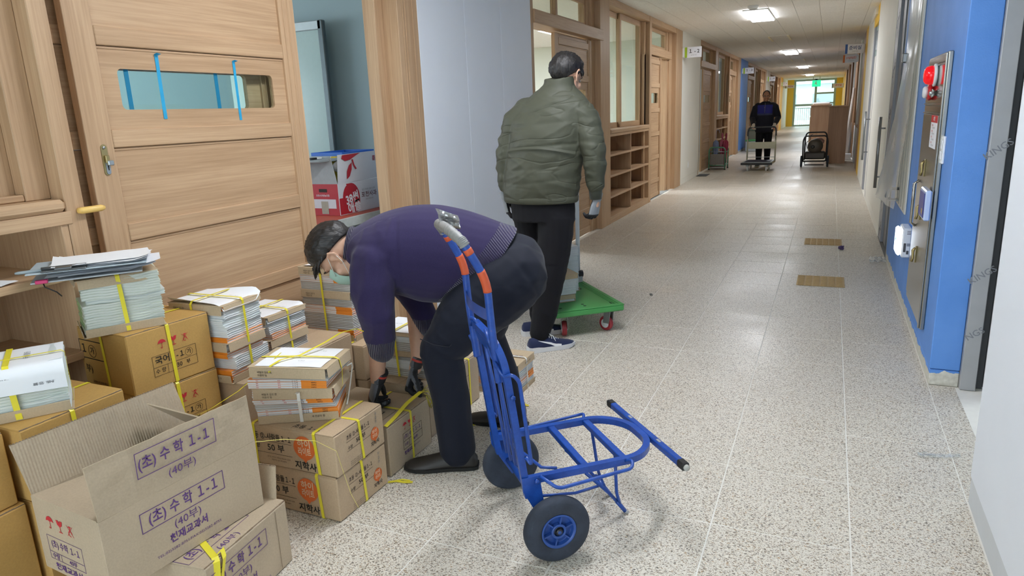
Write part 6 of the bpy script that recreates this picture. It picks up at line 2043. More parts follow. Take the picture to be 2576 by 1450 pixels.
for (x, y) in ((-0.05, -0.15), (-0.05, 1.05), (-1.05, -0.15), (-1.05, 1.05)):
    MB().box((x - 0.025, y - 0.025, 0), (x + 0.025, y + 0.025, 0.78), 0.003).build('leg', M_alu, tb)
MB().box((-1.05, -0.13, 0.66), (-0.06, 1.0, 0.734), 0.003).build('apron', M_alu, tb)
# the apple carton
M_wcard = plain('white_card', 'C9CFD8', 0.6, var=0.02)
M_applered = plain('apple_red_print', 'A8202E', 0.5, var=0.03)
ab = thing('apple_carton', 'open white and red fruit carton with apple print, on the table in the dim room', 'box', (-3.115, 3.94, 0.8015), radians(90))
W, D, H = 0.56, 0.36, 0.222
MB().box((0, 0, 0), (W, 0.004, H)).build('front_wall', M_wcard, ab)
MB().box((0, D - 0.004, 0), (W, D, H)).build('back_wall', M_wcard, ab)
MB().box((0, 0.004, 0), (0.004, D - 0.004, H)).build('end_wall', M_applered, ab)
MB().box((W - 0.004, 0.004, 0), (W, D - 0.004, H)).build('end_wall', M_wcard, ab)
MB().box((0.004, 0.004, 0), (W - 0.004, D - 0.004, 0.006)).build('base', M_wcard, ab)
fv = Vector((0.01, -0.012, 0.20))
fw = MB().obox((0.004, 0.0, H), (W - 0.0, 0, 0.005), fv, (0, 0.004, 0)).build('front_flap', M_wcard, ab)
MB().obox((0.0, 0.004, H), (-0.012, 0.03, 0.195), (0, D - 0.01, 0), (0.004, 0, 0)).build('end_flap', plain('grey_card_inside', '9FA8AC', 0.7), ab)
F = Face(ab, 'R', W, D, H)
M = F.M(0.14, 0.095)
pts = []
for k in range(30):
    a = 2 * pi * k / 30
    r = 0.098 * (1 - 0.10 * cos(2 * a) + 0.05 * sin(a))
    pts.append((max(-0.138, r * 1.12 * cos(a)), max(-0.092, r * 1.08 * sin(a))))
ap = MB().prism(pts, 0.0002, M).build('printed_apple', M_applered, ab)
MB().box((0.002, -0.0007, 0.004), (0.10, -0.0003, 0.12)).build('printed_band', M_applered, ab)
MB().prism([(-0.03, 0.09), (-0.05, 0.12), (-0.015, 0.12), (0.0, 0.09)], 0.0003, M).build('printed_leaf', M_applered, ab)
M_wink = plain('white_print', 'DDE2EA', 0.6, var=0)
for (b_, sz, s, tt) in (('38썬', 0.085, 0.150, 0.105), ('애플', 0.085, 0.165, 0.040)):
    F2 = Face(ab, 'R', W, D, H, 0.0016)
    F2.text(b_, sz, s, tt, M_wink, 0.03, 0.15, 0.15)
F.text('포천사과', 0.044, 0.355, 0.115, plain('dark_red_print', '5A2A30', .6, var=0), 0.012, 0.19)
F.text('달고 아삭한 선별 한 명작', 0.016, 0.355, 0.152, M_ink, 0)
F.text('포천사과영농조합', 0.013, 0.355, 0.080, M_ink, 0)
MB().lathe([(0.026, 0), (0.026, 0.0003)], F.M(0.515, 0.05), 24).build('printed_dot', M_applered, ab)
F3 = Face(ab, 'R', W, D, H, 0.0014)
F3.text('10kg', 0.018, 0.515, 0.05, M_wink, 0.02)
text('38썬애플', 0.040, ab, (0.49, -0.0135, H + 0.155), (-1, 0, 0), (0, 0.06, -1), M_applered, 0.012, 0.15, 'printed_text')
Mf = frame_matrix((0.16, -0.0105, H + 0.10), (1, 0, 0.02), fv)
MB().prism([(-0.06, -0.075), (-0.025, -0.055), (0.0, -0.01), (0.005, 0.04), (-0.03, 0.02), (-0.055, -0.02)], 0.0003, Mf).build('printed_leaf', M_applered, ab)
MB().prism([(-0.11, 0.075), (-0.07, 0.055), (-0.01, 0.06), (0.06, 0.085), (0.11, 0.098), (-0.1, 0.098)], 0.0003, Mf).build('printed_band', M_applered, ab)
MB().prism([(0.005, 0.06), (0.02, 0.06), (0.035, 0.02), (0.06, -0.01), (0.045, -0.015), (0.018, 0.02)], 0.0003, Mf).build('printed_stalk', M_applered, ab)
text('APPLE', 0.026, ab, (0.09, -0.0118, H + 0.175), (-1, 0, -0.3), (0.3, 0.06, -1), M_wink, 0.01, None, 'printed_text')
FL = Face(ab, 'L', W, D, H)
MB().box((-0.0008, 0.03, 0.05), (-0.0004, 0.26, 0.115)).build('address_label', M_wcard, ab)
MB().box((-0.0014, 0.10, 0.01), (-0.0009, 0.16, 0.10)).build('tape_scrap', plain('torn_tape', '9A9A8C', 0.5), ab)
FL.text('포천사과영농조합', 0.016, 0.22, 0.14, M_wink, 0.01)
MB().box((-0.0012, 0.10, 0.165), (-0.0005, 0.17, 0.188), 0.0).build('grip_hole', M_dark, ab)
t = thing('toy_box', 'yellow box and small white bird figure poking out of the fruit carton', 'toys', (-3.16, 4.02, 0.808))
MB().box((-0.16, 0.0, 0.0), (-0.03, 0.16, 0.40), 0.01).build('yellow_box', plain('yellow_plastic', 'D6BD2E', 0.5), t)
mb = MB(); bmesh.ops.create_uvsphere(mb.bm, u_segments=16, v_segments=10, radius=0.05)
for v in mb.bm.verts: v.co = Vector((v.co.x * 0.8 + 0.005, v.co.y * 0.9 + 0.0, v.co.z * 0.8 + 0.33))
mb.lathe([(0.032, 0), (0.03, 0.03), (0.015, 0.05)], Matrix.Translation((0.0, 0.03, 0.345)), 12)
mb.build('white_figure', plain('white_toy', 'D5D8DC', 0.5), t)
t = thing('plastic_basket', 'flat bright blue plastic basket lying on top of the fruit carton', 'basket', (-3.30, 4.20, 1.19))
mb = MB()
mb.box((-0.14, -0.12, 0.0), (0.14, 0.27, 0.008), 0.002)
mb.build('basket_base', plain('bright_blue_plastic', '2B66C4', 0.45), t)
for (a, c) in (((-0.14, -0.12, 0.008), (0.14, -0.112, 0.045)), ((-0.14, 0.262, 0.008), (0.14, 0.27, 0.045)), ((-0.14, -0.112, 0.008), (-0.132, 0.262, 0.045)), ((0.132, -0.112, 0.008), (0.14, 0.262, 0.045))):
    MB().box(a, c, 0.002).build('basket_side', bpy.data.materials['bright_blue_plastic'], t)
t = thing('document_tray', 'grey tray of papers lying on the fruit carton, left of the blue basket', 'tray', (-3.32, 3.96, 1.18))
MB().box((-0.16, -0.14, 0), (0.16, 0.10, 0.02), 0.004).build('tray_body', plain('grey_tray', '8C979C', 0.5), t)
MB().box((-0.12, -0.10, 0.021), (0.10, 0.08, 0.03), 0.003).build('papers', M_paper, t)
MB().box((0.06, -0.14, 0.02), (0.10, -0.08, 0.034), 0.003).build('black_clip', M_black, t)
# ---------------------------------------------------------------- people
def ell(mb, c, r, M=None, u=20, v=12):
    Mx = Matrix.Translation(c) @ Matrix.Diagonal((r[0], r[1], r[2], 1))
    if M is not None: Mx = M @ Mx
    bmesh.ops.create_uvsphere(mb.bm, u_segments=u, v_segments=v, radius=1.0, matrix=Mx)
def limb(mb, pts, rs, n=14, M=None):
    """tapering limb with rounded ends"""
    P = [Vector(p) for p in pts]
    if M is not None: P = [M @ p for p in P]
    # round the bends
    Q_, R_ = [], []
    for i in range(len(P)):
        Q_.append(P[i]); R_.append(rs[i])
        if i < len(P) - 1:
            for k in (1, 2, 3):
                t = k / 4
                Q_.append(P[i].lerp(P[i + 1], t)); R_.append(rs[i] * (1 - t) + rs[i + 1] * t)
    mb.tube(Q_, R_, n)
    for p, r in zip(P, rs):
        bmesh.ops.create_icosphere(mb.bm, subdivisions=2, radius=r, matrix=Matrix.Translation(p))
def ovals(mb, rings, n=28):
    """rings: (centre, half vector a, half vector b)"""
    out = []
    for c, a, b in rings:
        c, a, b = Vector(c), Vector(a), Vector(b)
        out.append([c + a * cos(2 * pi * k / n) + b * sin(2 * pi * k / n) for k in range(n)])
    # subdivide between the rings with a smooth spline
    def cr(p0, p1, p2, p3, t):
        return 0.5 * ((2 * p1) + (p2 - p0) * t + (2 * p0 - 5 * p1 + 4 * p2 - p3) * t * t + (3 * p1 - p0 - 3 * p2 + p3) * t ** 3)
    fine = []
    m = len(out)
    for i in range(m - 1):
        for k in range(4):
            t = k / 4
            fine.append([cr(out[max(i - 1, 0)][j], out[i][j], out[i + 1][j], out[min(i + 2, m - 1)][j], t) for j in range(n)])
    fine.append(out[-1])
    mb.ring_loft(fine)
def blob(name, mb, mats, parent, voxel=0.007, smooth=6, disp=None, pick=None, M=None):
    """fuses overlapping shapes into one continuous smooth skin"""
    bmesh.ops.recalc_face_normals(mb.bm, faces=mb.bm.faces)
    me = bpy.data.meshes.new(name)
    mb.bm.to_mesh(me); mb.bm.free()
    o = bpy.data.objects.new(name, me)
    COL.objects.link(o)
    rm = o.modifiers.new('fuse', 'REMESH'); rm.mode = 'VOXEL'; rm.voxel_size = voxel; rm.use_smooth_shade = True
    sm = o.modifiers.new('soften', 'SMOOTH'); sm.factor = 0.5; sm.iterations = smooth
    dg = bpy.context.evaluated_depsgraph_get()
    new = bpy.data.meshes.new_from_object(o.evaluated_get(dg))
    new.name = name
    o.modifiers.clear()
    o.data = new
    bpy.data.meshes.remove(me)
    if disp:
        nr = [v.normal.copy() for v in new.vertices]
        for v, nn in zip(new.vertices, nr):
            v.co += nn * disp(v.co, nn)
    new.materials.clear()
    for mt in (mats if isinstance(mats, (list, tuple)) else [mats]): new.materials.append(mt)
    idx = [0] * len(new.polygons)
    if pick:
        idx = [pick(p.center, p.normal) for p in new.polygons]
    new.polygons.foreach_set('material_index', idx)
    new.polygons.foreach_set('use_smooth', [True] * len(new.polygons))
    if parent is not None: o.parent = parent
    if M is not None: o.matrix_local = M
    return o
def cloth(name, col, rough=0.85, var=0.08, weave=900, wrinkle=0.25, sheen=0.3):
    m, nt, b = new_mat(name)
    L = nt.links
    tc = N(nt, 'ShaderNodeTexCoord')
    n1 = N(nt, 'ShaderNodeTexNoise', Scale=float(weave), Detail=2.0)
    n2 = N(nt, 'ShaderNodeTexNoise', Scale=14.0, Detail=4.0)
    for n in (n1, n2): L.new(tc.outputs['Object'], n.inputs['Vector'])
    cc = lin(col)
    r = ramp(nt, [(0.3, tuple(x * (1 - 2 * var) for x in cc[:3])), (0.7, tuple(x * (1 + 2 * var) for x in cc[:3]))])
    L.new(n1.outputs['Fac'], r.inputs['Fac'])
    L.new(r.outputs['Color'], b.inputs['Base Color'])
    b.inputs['Roughness'].default_value = rough
    b.inputs['Sheen Weight'].default_value = sheen
    b.inputs['Specular IOR Level'].default_value = 0.25
    mx = N(nt, 'ShaderNodeMix', data_type='FLOAT')
    mx.inputs[0].default_value = 0.75
    L.new(n1.outputs['Fac'], mx.inputs[2]); L.new(n2.outputs['Fac'], mx.inputs[3])
    bp = N(nt, 'ShaderNodeBump', Strength=wrinkle, Distance=0.01)
    L.new(mx.outputs[0], bp.inputs['Height'])
    L.new(bp.outputs['Normal'], b.inputs['Normal'])
    return m
def ribbed(name, col, vec, period):
    m = cloth(name, col)
    nt = m.node_tree; L = nt.links; b = nt.nodes['Principled BSDF']
    tc = N(nt, 'ShaderNodeTexCoord')
    dt = N(nt, 'ShaderNodeVectorMath', operation='DOT_PRODUCT')
    L.new(tc.outputs['Object'], dt.inputs[0])
    dt.inputs[1].default_value = Vector(vec).normalized() * (2 * pi / period)
    sn = N(nt, 'ShaderNodeMath', operation='SINE')
    L.new(dt.outputs['Value'], sn.inputs[0])
    bp = N(nt, 'ShaderNodeBump', Strength=1.0, Distance=0.0022)
    L.new(sn.outputs[0], bp.inputs['Height'])
    L.new(bp.outputs['Normal'], b.inputs['Normal'])
    return m
def crinkle(m):
    """sharp little creases across the fabric"""
    nt = m.node_tree; L = nt.links; b = nt.nodes['Principled BSDF']
    tc = N(nt, 'ShaderNodeTexCoord')
    mp = N(nt, 'ShaderNodeMapping'); mp.inputs['Scale'].default_value = (1.7, 1.7, 6.5); mp.inputs['Rotation'].default_value = (0, 0.22, 0)
    L.new(tc.outputs['Object'], mp.inputs['Vector'])
    n = N(nt, 'ShaderNodeTexNoise', Scale=1.3, Detail=1.6, Roughness=0.5, Distortion=0.5)
    L.new(mp.outputs['Vector'], n.inputs['Vector'])
    s = N(nt, 'ShaderNodeMath', operation='SUBTRACT'); s.inputs[1].default_value = 0.5
    L.new(n.outputs['Fac'], s.inputs[0])
    a = N(nt, 'ShaderNodeMath', operation='ABSOLUTE'); L.new(s.outputs[0], a.inputs[0])
    r = ramp(nt, [(0.0, (0, 0, 0)), (0.018, (0.7, 0.7, 0.7)), (0.10, (1, 1, 1))])
    L.new(a.outputs[0], r.inputs['Fac'])
    bp = N(nt, 'ShaderNodeBump', Strength=0.42, Distance=0.008)
    L.new(r.outputs['Color'], bp.inputs['Height'])
    old = b.inputs['Normal'].links[0].from_socket
    L.new(old, bp.inputs['Normal'])
    L.new(bp.outputs['Normal'], b.inputs['Normal'])
def skin_mat(name, c):
    m = plain(name, c, 0.5, var=0.05, scale=60, bump=0.08, bscale=500)
    b = m.node_tree.nodes['Principled BSDF']
    b.inputs['Subsurface Weight'].default_value = 0.12
    b.inputs['Subsurface Radius'].default_value = (0.01, 0.004, 0.002)
    return m
M_skin = skin_mat('skin', 'C79E86')
M_skin2 = skin_mat('tanned_skin', 'A5785E')
def hair_mat(name='black_hair', sc=(190, 190, 24)):
    m, nt, b = new_mat(name)
    L = nt.links
    tc = N(nt, 'ShaderNodeTexCoord')
    mp = N(nt, 'ShaderNodeMapping'); mp.inputs['Scale'].default_value = sc
    L.new(tc.outputs['Object'], mp.inputs['Vector'])
    n = N(nt, 'ShaderNodeTexNoise', Scale=1.0, Detail=4.0)
    L.new(mp.outputs['Vector'], n.inputs['Vector'])
    r = ramp(nt, [(0.35, lin('0D0C0D')), (0.7, lin('2A2524'))])
    L.new(n.outputs['Fac'], r.inputs['Fac']); L.new(r.outputs['Color'], b.inputs['Base Color'])
    b.inputs['Roughness'].default_value = 0.45
    bp = N(nt, 'ShaderNodeBump', Strength=0.7, Distance=0.004)
    L.new(n.outputs['Fac'], bp.inputs['Height']); L.new(bp.outputs['Normal'], b.inputs['Normal'])
    return m
M_hair = hair_mat()
M_hair1 = hair_mat('black_hair_brushed_forward', (30, 170, 120))
M_eye = plain('eye_white', 'A89E94', 0.3, var=0)
M_iris = plain('dark_iris', '241A14', 0.2, var=0)

def head_shapes(mb, M, neck=True):
    ell(mb, (0, -.014, .030), (.076, .097, .087), M)
    ell(mb, (0, .018, -.036), (.061, .070, .078), M)
    ell(mb, (0, .052, -.094), (.026, .024, .020), M, 14, 8)
    ell(mb, (0, .074, .024), (.050, .016, .011), M, 14, 8)
    for s in (-1, 1):
        ell(mb, (s * .036, .055, -.034), (.027, .026, .024), M, 14, 8)
        ell(mb, (s * .010, .096, -.030), (.010, .010, .008), M, 10, 6)
        ell(mb, (s * .048, .010, -.072), (.016, .040, .022), M, 12, 8)
    limb(mb, [(0, .085, .010), (0, .102, -.024)], [.007, .0115], 10, M)
    ell(mb, (0, .084, -.058), (.021, .008, .006), M, 12, 6)
    ell(mb, (0, .083, -.069), (.018, .008, .006), M, 12, 6)
def ear(mb, s, M):
    pts = [(s * .074, .012, .004), (s * .086, .002, .026), (s * .092, -.018, .028), (s * .090, -.028, .008), (s * .084, -.018, -.018), (s * .076, -.004, -.034), (s * .073, .006, -.028)]
    limb(mb, pts, [.005, .0055, .006, .006, .0055, .007, .006], 8, M)
    ell(mb, (s * .079, -.008, .0), (.006, .017, .024), M, 10, 6)
def add_eyes(parent, M, mat=M_iris):
    for s in (-1, 1):
        mb = MB(); ell(mb, (s * .031, .073, .003), (.013, .010, .0085), M, 12, 8)
        e = mb.build('eye', M_eye if mat is M_iris else mat, parent, smooth=True)
        mb = MB(); ell(mb, (s * .031, .0815, .002), (.0052, .003, .0052), M, 10, 6)
        mb.build('iris', mat, e, smooth=True)
        mb = MB(); limb(mb, [(s * .014, .087, .021), (s * .032, .088, .027), (s * .050, .076, .022)], [.003, .004, .0025], 8, M)
        mb.build('eyebrow', M_hair, parent, smooth=True)
def hair_cap(parent, M, line, thick=.013, fringe=None, seed=1, rag=0.006, scale=(1, 1, 1), mat=None):
    """short hair: a thick cap over the scalp down to a hairline, ragged with noise"""
    nu, nv = 72, 34
    c = Vector((0, -.014, .030))
    r = Vector((.076, .097, .087))
    mb = MB()
    V = {}
    def pt(i, j, lift):
        az = 2 * pi * i / nu
        lo = line(az)
        el = lo + (pi / 2 - lo) * (j / nv)
        d = Vector((sin(az) * cos(el), cos(az) * cos(el), sin(el)))
        k = lift * min(1.0, 0.35 + 2.2 * j / nv)
        nz = rag * noise.noise(d * 9 + Vector((seed, 0, 0))) + rag * 1.5 * noise.noise(Vector((az * 20, el * 2.2, seed)))
        rr = Vector((r.x + k + nz * (lift > 0), r.y + k + nz * (lift > 0), r.z + k * 1.1 + nz * (lift > 0)))
        return M @ (c + Vector((d.x * rr.x * scale[0], d.y * rr.y * scale[1], d.z * rr.z * scale[2])))
    out = [[mb.bm.verts.new(pt(i, j, thick)) for j in range(nv + 1)] for i in range(nu)]
    inn = [[mb.bm.verts.new(pt(i, j, -.002)) for j in range(nv + 1)] for i in range(nu)]
    for i in range(nu):
        k = (i + 1) % nu
        for j in range(nv):
            mb.bm.faces.new((out[i][j], out[k][j], out[k][j + 1], out[i][j + 1]))
        mb.bm.faces.new((out[i][0], inn[i][0], inn[k][0], out[k][0]))
        mb.bm.faces.new((inn[i][0], inn[i][1], inn[k][1], inn[k][0]))
    if fringe:
        rr = random.Random(seed)
        for az0, n, ln, gdir in fringe:
            for q in range(n):
                az = az0[0] + (az0[1] - az0[0]) * q / max(1, n - 1)
                el = line(az) + 0.10
                d = Vector((sin(az) * cos(el), cos(az) * cos(el), sin(el)))
                p0 = c + Vector((d.x * (r.x + .008), d.y * (r.y + .008), d.z * (r.z + .008)))
                p00 = c + Vector((d.x * (r.x + .006), d.y * (r.y + .006) , d.z * (r.z + .006))) + Vector((0, -.02, .02))
                g = Vector(gdir) + Vector((rr.uniform(-.25, .25), rr.uniform(-.15, .15), rr.uniform(-.2, .2)))
                l = ln * rr.uniform(.6, 1.1)
                mb.tube([M @ p00, M @ p0, M @ (p0 + g * l * .5 + d * .004), M @ (p0 + g * l)], [.007, .008, .005, .0008], 6)
    bmesh.ops.remove_doubles(mb.bm, verts=mb.bm.verts, dist=0.00001)
    return mb.build('hair', mat or M_hair, parent, smooth=True)

def hand_shapes(mb, M, side, bend, thumb=0.4, spread=1.0, fat=0.0):
    """y along the fingers, x*side towards the thumb, z out of the back of the hand; bend = (knuckle, middle, tip)"""
    n = 12
    rings = []
    for y, w, h in ((-.03, .028 + fat, .022 + fat), (0.0, .030 + fat, .020 + fat), (.03, .040 + fat, .017 + fat), (.065, .043 + fat, .015 + fat), (.092, .040 + fat, .012 + fat)):
        rings.append(((0, y, 0), (w, 0, 0), (0, 0, h)))
    out = []
    for c, a, b in rings:
        out.append([M @ (Vector(c) + Vector(a) * cos(2 * pi * k / n) + Vector(b) * sin(2 * pi * k / n)) for k in range(n)])
    mb.ring_loft(out)
    for k, (x, l, y0) in enumerate(((.031, .072, .088), (.010, .080, .092), (-.011, .075, .090), (-.031, .058, .084))):
        p = Vector((x * side, y0 - .01, 0))
        ang = 0.0
        dx = (0.10 - 0.067 * k) * spread * side
        pts = [p.copy()]
        for q, f in enumerate((.45, .32, .23)):
            ang += bend[q] * (1 + .08 * k)
            d = Vector((dx, cos(ang), -sin(ang))).normalized()
            p = p + d * l * f
            pts.append(p.copy())
        limb(mb, pts, [.0098 + fat, .0092 + fat, .0084 + fat, .0072 + fat], 8, M)
    t0 = Vector((.026 * side, .018, -.004))
    a = thumb
    t1 = t0 + Vector((side * .70 * cos(a), .62, -.35 - .6 * a)).normalized() * .040
    t2 = t1 + Vector((side * .25, .82, -.35 - .5 * a)).normalized() * .030
    t3 = t2 + Vector((side * .05, .9, -.3 - .4 * a)).normalized() * .024
    limb(mb, [t0, t1, t2, t3], [.014 + fat, .0115 + fat, .0105 + fat, .0085 + fat], 8, M)
def glove(parent, M, side, bend, mats, pick, thumb=0.4, label=None, fat=0.0012):
    mb = MB()
    hand_shapes(mb, Matrix.Identity(4), side, bend, thumb, 1.0, fat)
    rings = []
    for y, w in ((-.055, .036), (-.03, .034), (-.01, .033)):
        rings.append([Vector((w * cos(2 * pi * k / 16), y, w * .8 * sin(2 * pi * k / 16))) for k in range(16)])
    mb.ring_loft(rings)
    g = blob('glove', mb, mats, parent, 0.0032, 3, pick=pick, M=M)
    if label: g['label'] = label
    return g
def axes(o, y, z):
    """hand placement: wrist o, fingers towards y, back of the hand towards z"""
    y = Vector(y).normalized(); z = Vector(z); z = (z - y * z.dot(y)).normalized()
    x = y.cross(z)
    M = Matrix((x, y, z)).transposed().to_4x4(); M.translation = Vector(o)
    return M
def shoe(parent, M, L, w, upper, sole, kind, name='shoe'):
    """shoe along +y from heel (0) to toe (L); kind 'loafer' or 'trainer'"""
    k = L / 0.30
    if kind == 'loafer':
        prof = ((0.0, .022, .050), (.012, .032, .066), (.05, .036, .074), (.10, .036, .078), (.13, .038, .074), (.17, .044, .062), (.21, .048, .050), (.25, .046, .042), (.28, .036, .034), (.296, .018, .024))
        th = .016
    else:
        prof = ((0.0, .022, .070), (.012, .032, .090), (.05, .035, .092), (.09, .036, .092), (.12, .038, .090), (.16, .043, .076), (.20, .047, .060), (.24, .046, .050), (.27, .040, .043), (.295, .020, .034))
        th = .030
    n = 18
    rings = []
    for y, hw, h in prof:
        hw *= w
        r = [Vector((hw * cos(pi * q / (n - 1)) , y * k, th * .6 + (h - th * .6) * sin(pi * q / (n - 1)) ** .75)) for q in range(n)]
        rings.append([M @ p for p in r])
    mb = MB(); mb.ring_loft(rings)
    up = mb.build(name, upper, parent, smooth=True)
    rings = []
    for i, (y, hw, h) in enumerate(prof):
        hw = (hw + .004) * w
        rock = .006 * max(0, (y - .22) / .08) ** 2 + (.012 * max(0, (y - .25) / .05) if kind == 'trainer' else 0)
        top = th + (.006 if (kind == 'trainer' and y < .06) else 0)
        yy = y * k + (-.004 if i == 0 else .005 if i == len(prof) - 1 else 0)
        rings.append([M @ Vector(p) for p in ((-hw, yy, top), (-hw * .97, yy, rock + .001), (hw * .97, yy, rock + .001), (hw, yy, top))])
    mb = MB(); mb.ring_loft(rings)
    mb.build('sole', sole, up, smooth=False)
    return up

M_sweater = cloth('navy_purple_knit', '2D2648', 0.95, 0.10, 700, 0.22, 0.12)
M_sweater_rib = ribbed('navy_purple_rib', '2D2648', (.78, 0, -.62), 0.0085)
M_cuff_rib = ribbed('navy_cuff_rib', '28223E', (1, 0.2, 0), 0.007)
M_trous = cloth('dark_navy_trousers', '131724', 0.8, 0.08, 1100, 0.15, 0.06)
M_leather = plain('black_leather', '26221F', 0.5, var=0.12, scale=60, bump=0.25, bscale=400)
M_rubber = plain('black_sole', '151413', 0.7, var=0.05)
M_gb = plain('black_glove_rubber', '1B1B1E', 0.7, var=0.1, bump=0.3, bscale=500)
M_gg = cloth('grey_glove_knit', '5C6068', 0.9)
M_gg2 = cloth('light_grey_glove_knit', '8C9298', 0.9)
M_gred = plain('red_glove_stripe', 'B23A30', 0.6)
M_gw = cloth('cream_cotton_glove', 'CFC8BA', 0.95)

# ---- the bending man: local x forwards, y to his left, z up
def V3(f, l, z): return Vector((f, -l, z))
mb = MB()
MH = axes((0, 0, 0), (1, 0, 0), (0, 0, 1))
def head_frame(c, up, fwd):
    up = Vector(up).normalized(); fwd = Vector(fwd); fwd = (fwd - up * fwd.dot(up)).normalized()
    rt = fwd.cross(up)
    M = Matrix((rt, fwd, up)).transposed().to_4x4(); M.translation = Vector(c)
    return M
HB = head_frame(V3(.372, .20, .914), (.92, -.04, .40), (.38, -.06, -.92))
head_shapes(mb, HB)
ear(mb, 1, HB); ear(mb, -1, HB)
limb(mb, [V3(.345, .205, .95), V3(.29, .215, .95), V3(.22, .22, .93)], [.060, .062, .075], 16)
limb(mb, [V3(.20, .22, .93), V3(.02, .22, .92), V3(-.16, .22, .90), V3(-.33, .22, .83)], [.11, .12, .11, .11])
limb(mb, [V3(.23, .07, .895), V3(.212, .05, .70), V3(.240, .125, .47), V3(.258, .175, .365)], [.055, .045, .0365, .030])
limb(mb, [V3(.23, .39, .88), V3(.10, .415, .68), V3(.098, .380, .385), V3(.118, .372, .33)], [.055, .043, .035, .029])
limb(mb, [V3(-.33, .13, .80), V3(-.05, .07, .51), V3(-.07, .055, .07)], [.09, .06, .04])
limb(mb, [V3(-.32, .31, .78), V3(-.20, .42, .48), V3(-.31, .40, .07)], [.09, .06, .04])
man = blob('person', mb, M_skin, None, 0.005, 4)
man.location = (-1.402, 2.255, 0)
man.rotation_euler = (0, 0, math.atan2(-.443, -.897))
tag(man, 'man in a navy purple jumper, dark trousers and face mask bending over the cartons', 'person')
add_eyes(man, HB)
def hl(az):
    a = abs((az + pi) % (2 * pi) - pi)
    return 0.42 - 0.40 * min(1, a / 1.35) ** 2 if a < 1.5 else 0.02 - 0.42 * min(1, (a - 1.5) / 1.2)
hair_cap(man, HB, hl, .023, [((-1.0, 1.0), 22, .055, (0, .9, -.35)), ((-1.3, 1.3), 18, .035, (0, .95, -.1))], 3, 0.0040, mat=M_hair1)
# shaved sides
mb = MB()
# surgical mask with ear loops
M_mask = plain('pale_green_mask', 'A9CBBE', 0.8, var=0.03, bump=0.2, bscale=80)
def mk(u, v):
    x = (u - .5) * .135
    z = .004 - .108 * v
    y = .120 - 13.0 * x * x - 0.030 * abs(v - .40) - .03 * max(0, v - .7)
    return HB @ Vector((x, y, z))
msk = MB().grid(mk, 18, 12).build('face_mask', M_mask, man, smooth=True)
for s in (-1, 1):
    m2 = MB()
    m2.tube([HB @ Vector(p) for p in ((s * .066, .072, -.026), (s * .076, .040, -.002), (s * .088, .0, .026), (s * .092, -.022, .024))], .0013, 6)
    m2.tube([HB @ Vector(p) for p in ((s * .062, .060, -.092), (s * .070, .03, -.066), (s * .082, -.006, -.034), (s * .091, -.022, -.006))], .0013, 6)
    m2.build('ear_loop', plain('white_elastic', 'DADAD5', 0.7), msk, smooth=True)
# jumper
mb = MB()
ax = Vector((-.78, 0, .62)); ax2 = Vector((-.36, 0, .93))
def ring(back, front, wdt, l=.22):
    b_, f_ = V3(back[0], l, back[1]), V3(front[0], l, front[1])
    return ((b_ + f_) / 2, (b_ - f_) / 2, Vector((0, wdt, 0)))
ovals(mb, [ring((-.375, .985), (-.205, .80), .188), ring((-.30, 1.018), (-.125, .745), .195), ring((-.20, 1.058), (-.055, .700), .198), ring((-.09, 1.090), (.02, .692), .197), ring((.03, 1.103), (.10, .715), .198),
           ring((.12, 1.092), (.175, .745), .20), ring((.215, 1.062), (.27, .80), .185), ring((.285, 1.030), (.325, .86), .12), ring((.318, 1.012), (.352, .875), .076)])
limb(mb, [V3(.10, .15, .94), V3(.215, .090, .895), V3(.222, .055, .80), V3(.210, .045, .69), V3(.214, .095, .525)], [.10, .094, .088, .076, .055], 18)
limb(mb, [V3(.17, .33, .93), V3(.21, .37, .87), V3(.10, .40, .68), V3(.040, .385, .53)], [.095, .092, .072, .053], 18)
def knit_disp(c, n):
    d = 0.004 * noise.noise(Vector((c.x * 9, c.y * 7, c.z * 9)))
    if c.y > -.12 and c.x > .1:      # folds down the near sleeve
        d += 0.0075 * (0.5 - abs(noise.noise(Vector((c.x * 16 + c.z * 5, c.y * 8, c.z * 4.5 - c.x * 6)))) * 2)
    if c.z < .86 and c.x < .16:      # slack under the belly
        d += 0.006 * noise.noise(Vector((c.x * 12, c.y * 5, c.z * 14)))
    # gathered band at the hem
    hem = (c - V3(-.29, .22, .895)).dot(Vector((-.62, 0, -.78)))
    return d
HEMN = Vector((.84, 0, .54))
def knit_pick(c, n):
    t_ = (c - V3(-.29, .22, .892)).dot(Vector((-.60, 0, -.20)).normalized())
    s_ = (c - V3(-.29, .22, .892)).dot(Vector((.74, 0, .67)).normalized())
    if s_ < .075 and c.x < .0: return 1
    if c.z < .575 and c.x > -.05: return 2
    return 0
sw = blob('jumper', mb, [M_sweater, M_sweater_rib, M_cuff_rib], man, 0.006, 14, knit_disp, knit_pick)
# collar rib
mb = MB()
rings_ = []
for k in range(29):
    a = 2 * pi * k / 28
    c = V3(.328, .215, .945)
    rings_.append(c + Vector((-.22, 0, .97)).normalized() * .074 * cos(a) + Vector((0, .076, 0)) * sin(a))
mb.tube(rings_[:-1], .011, 8, closed=True)
mb.build('collar', M_cuff_rib, man, smooth=True)
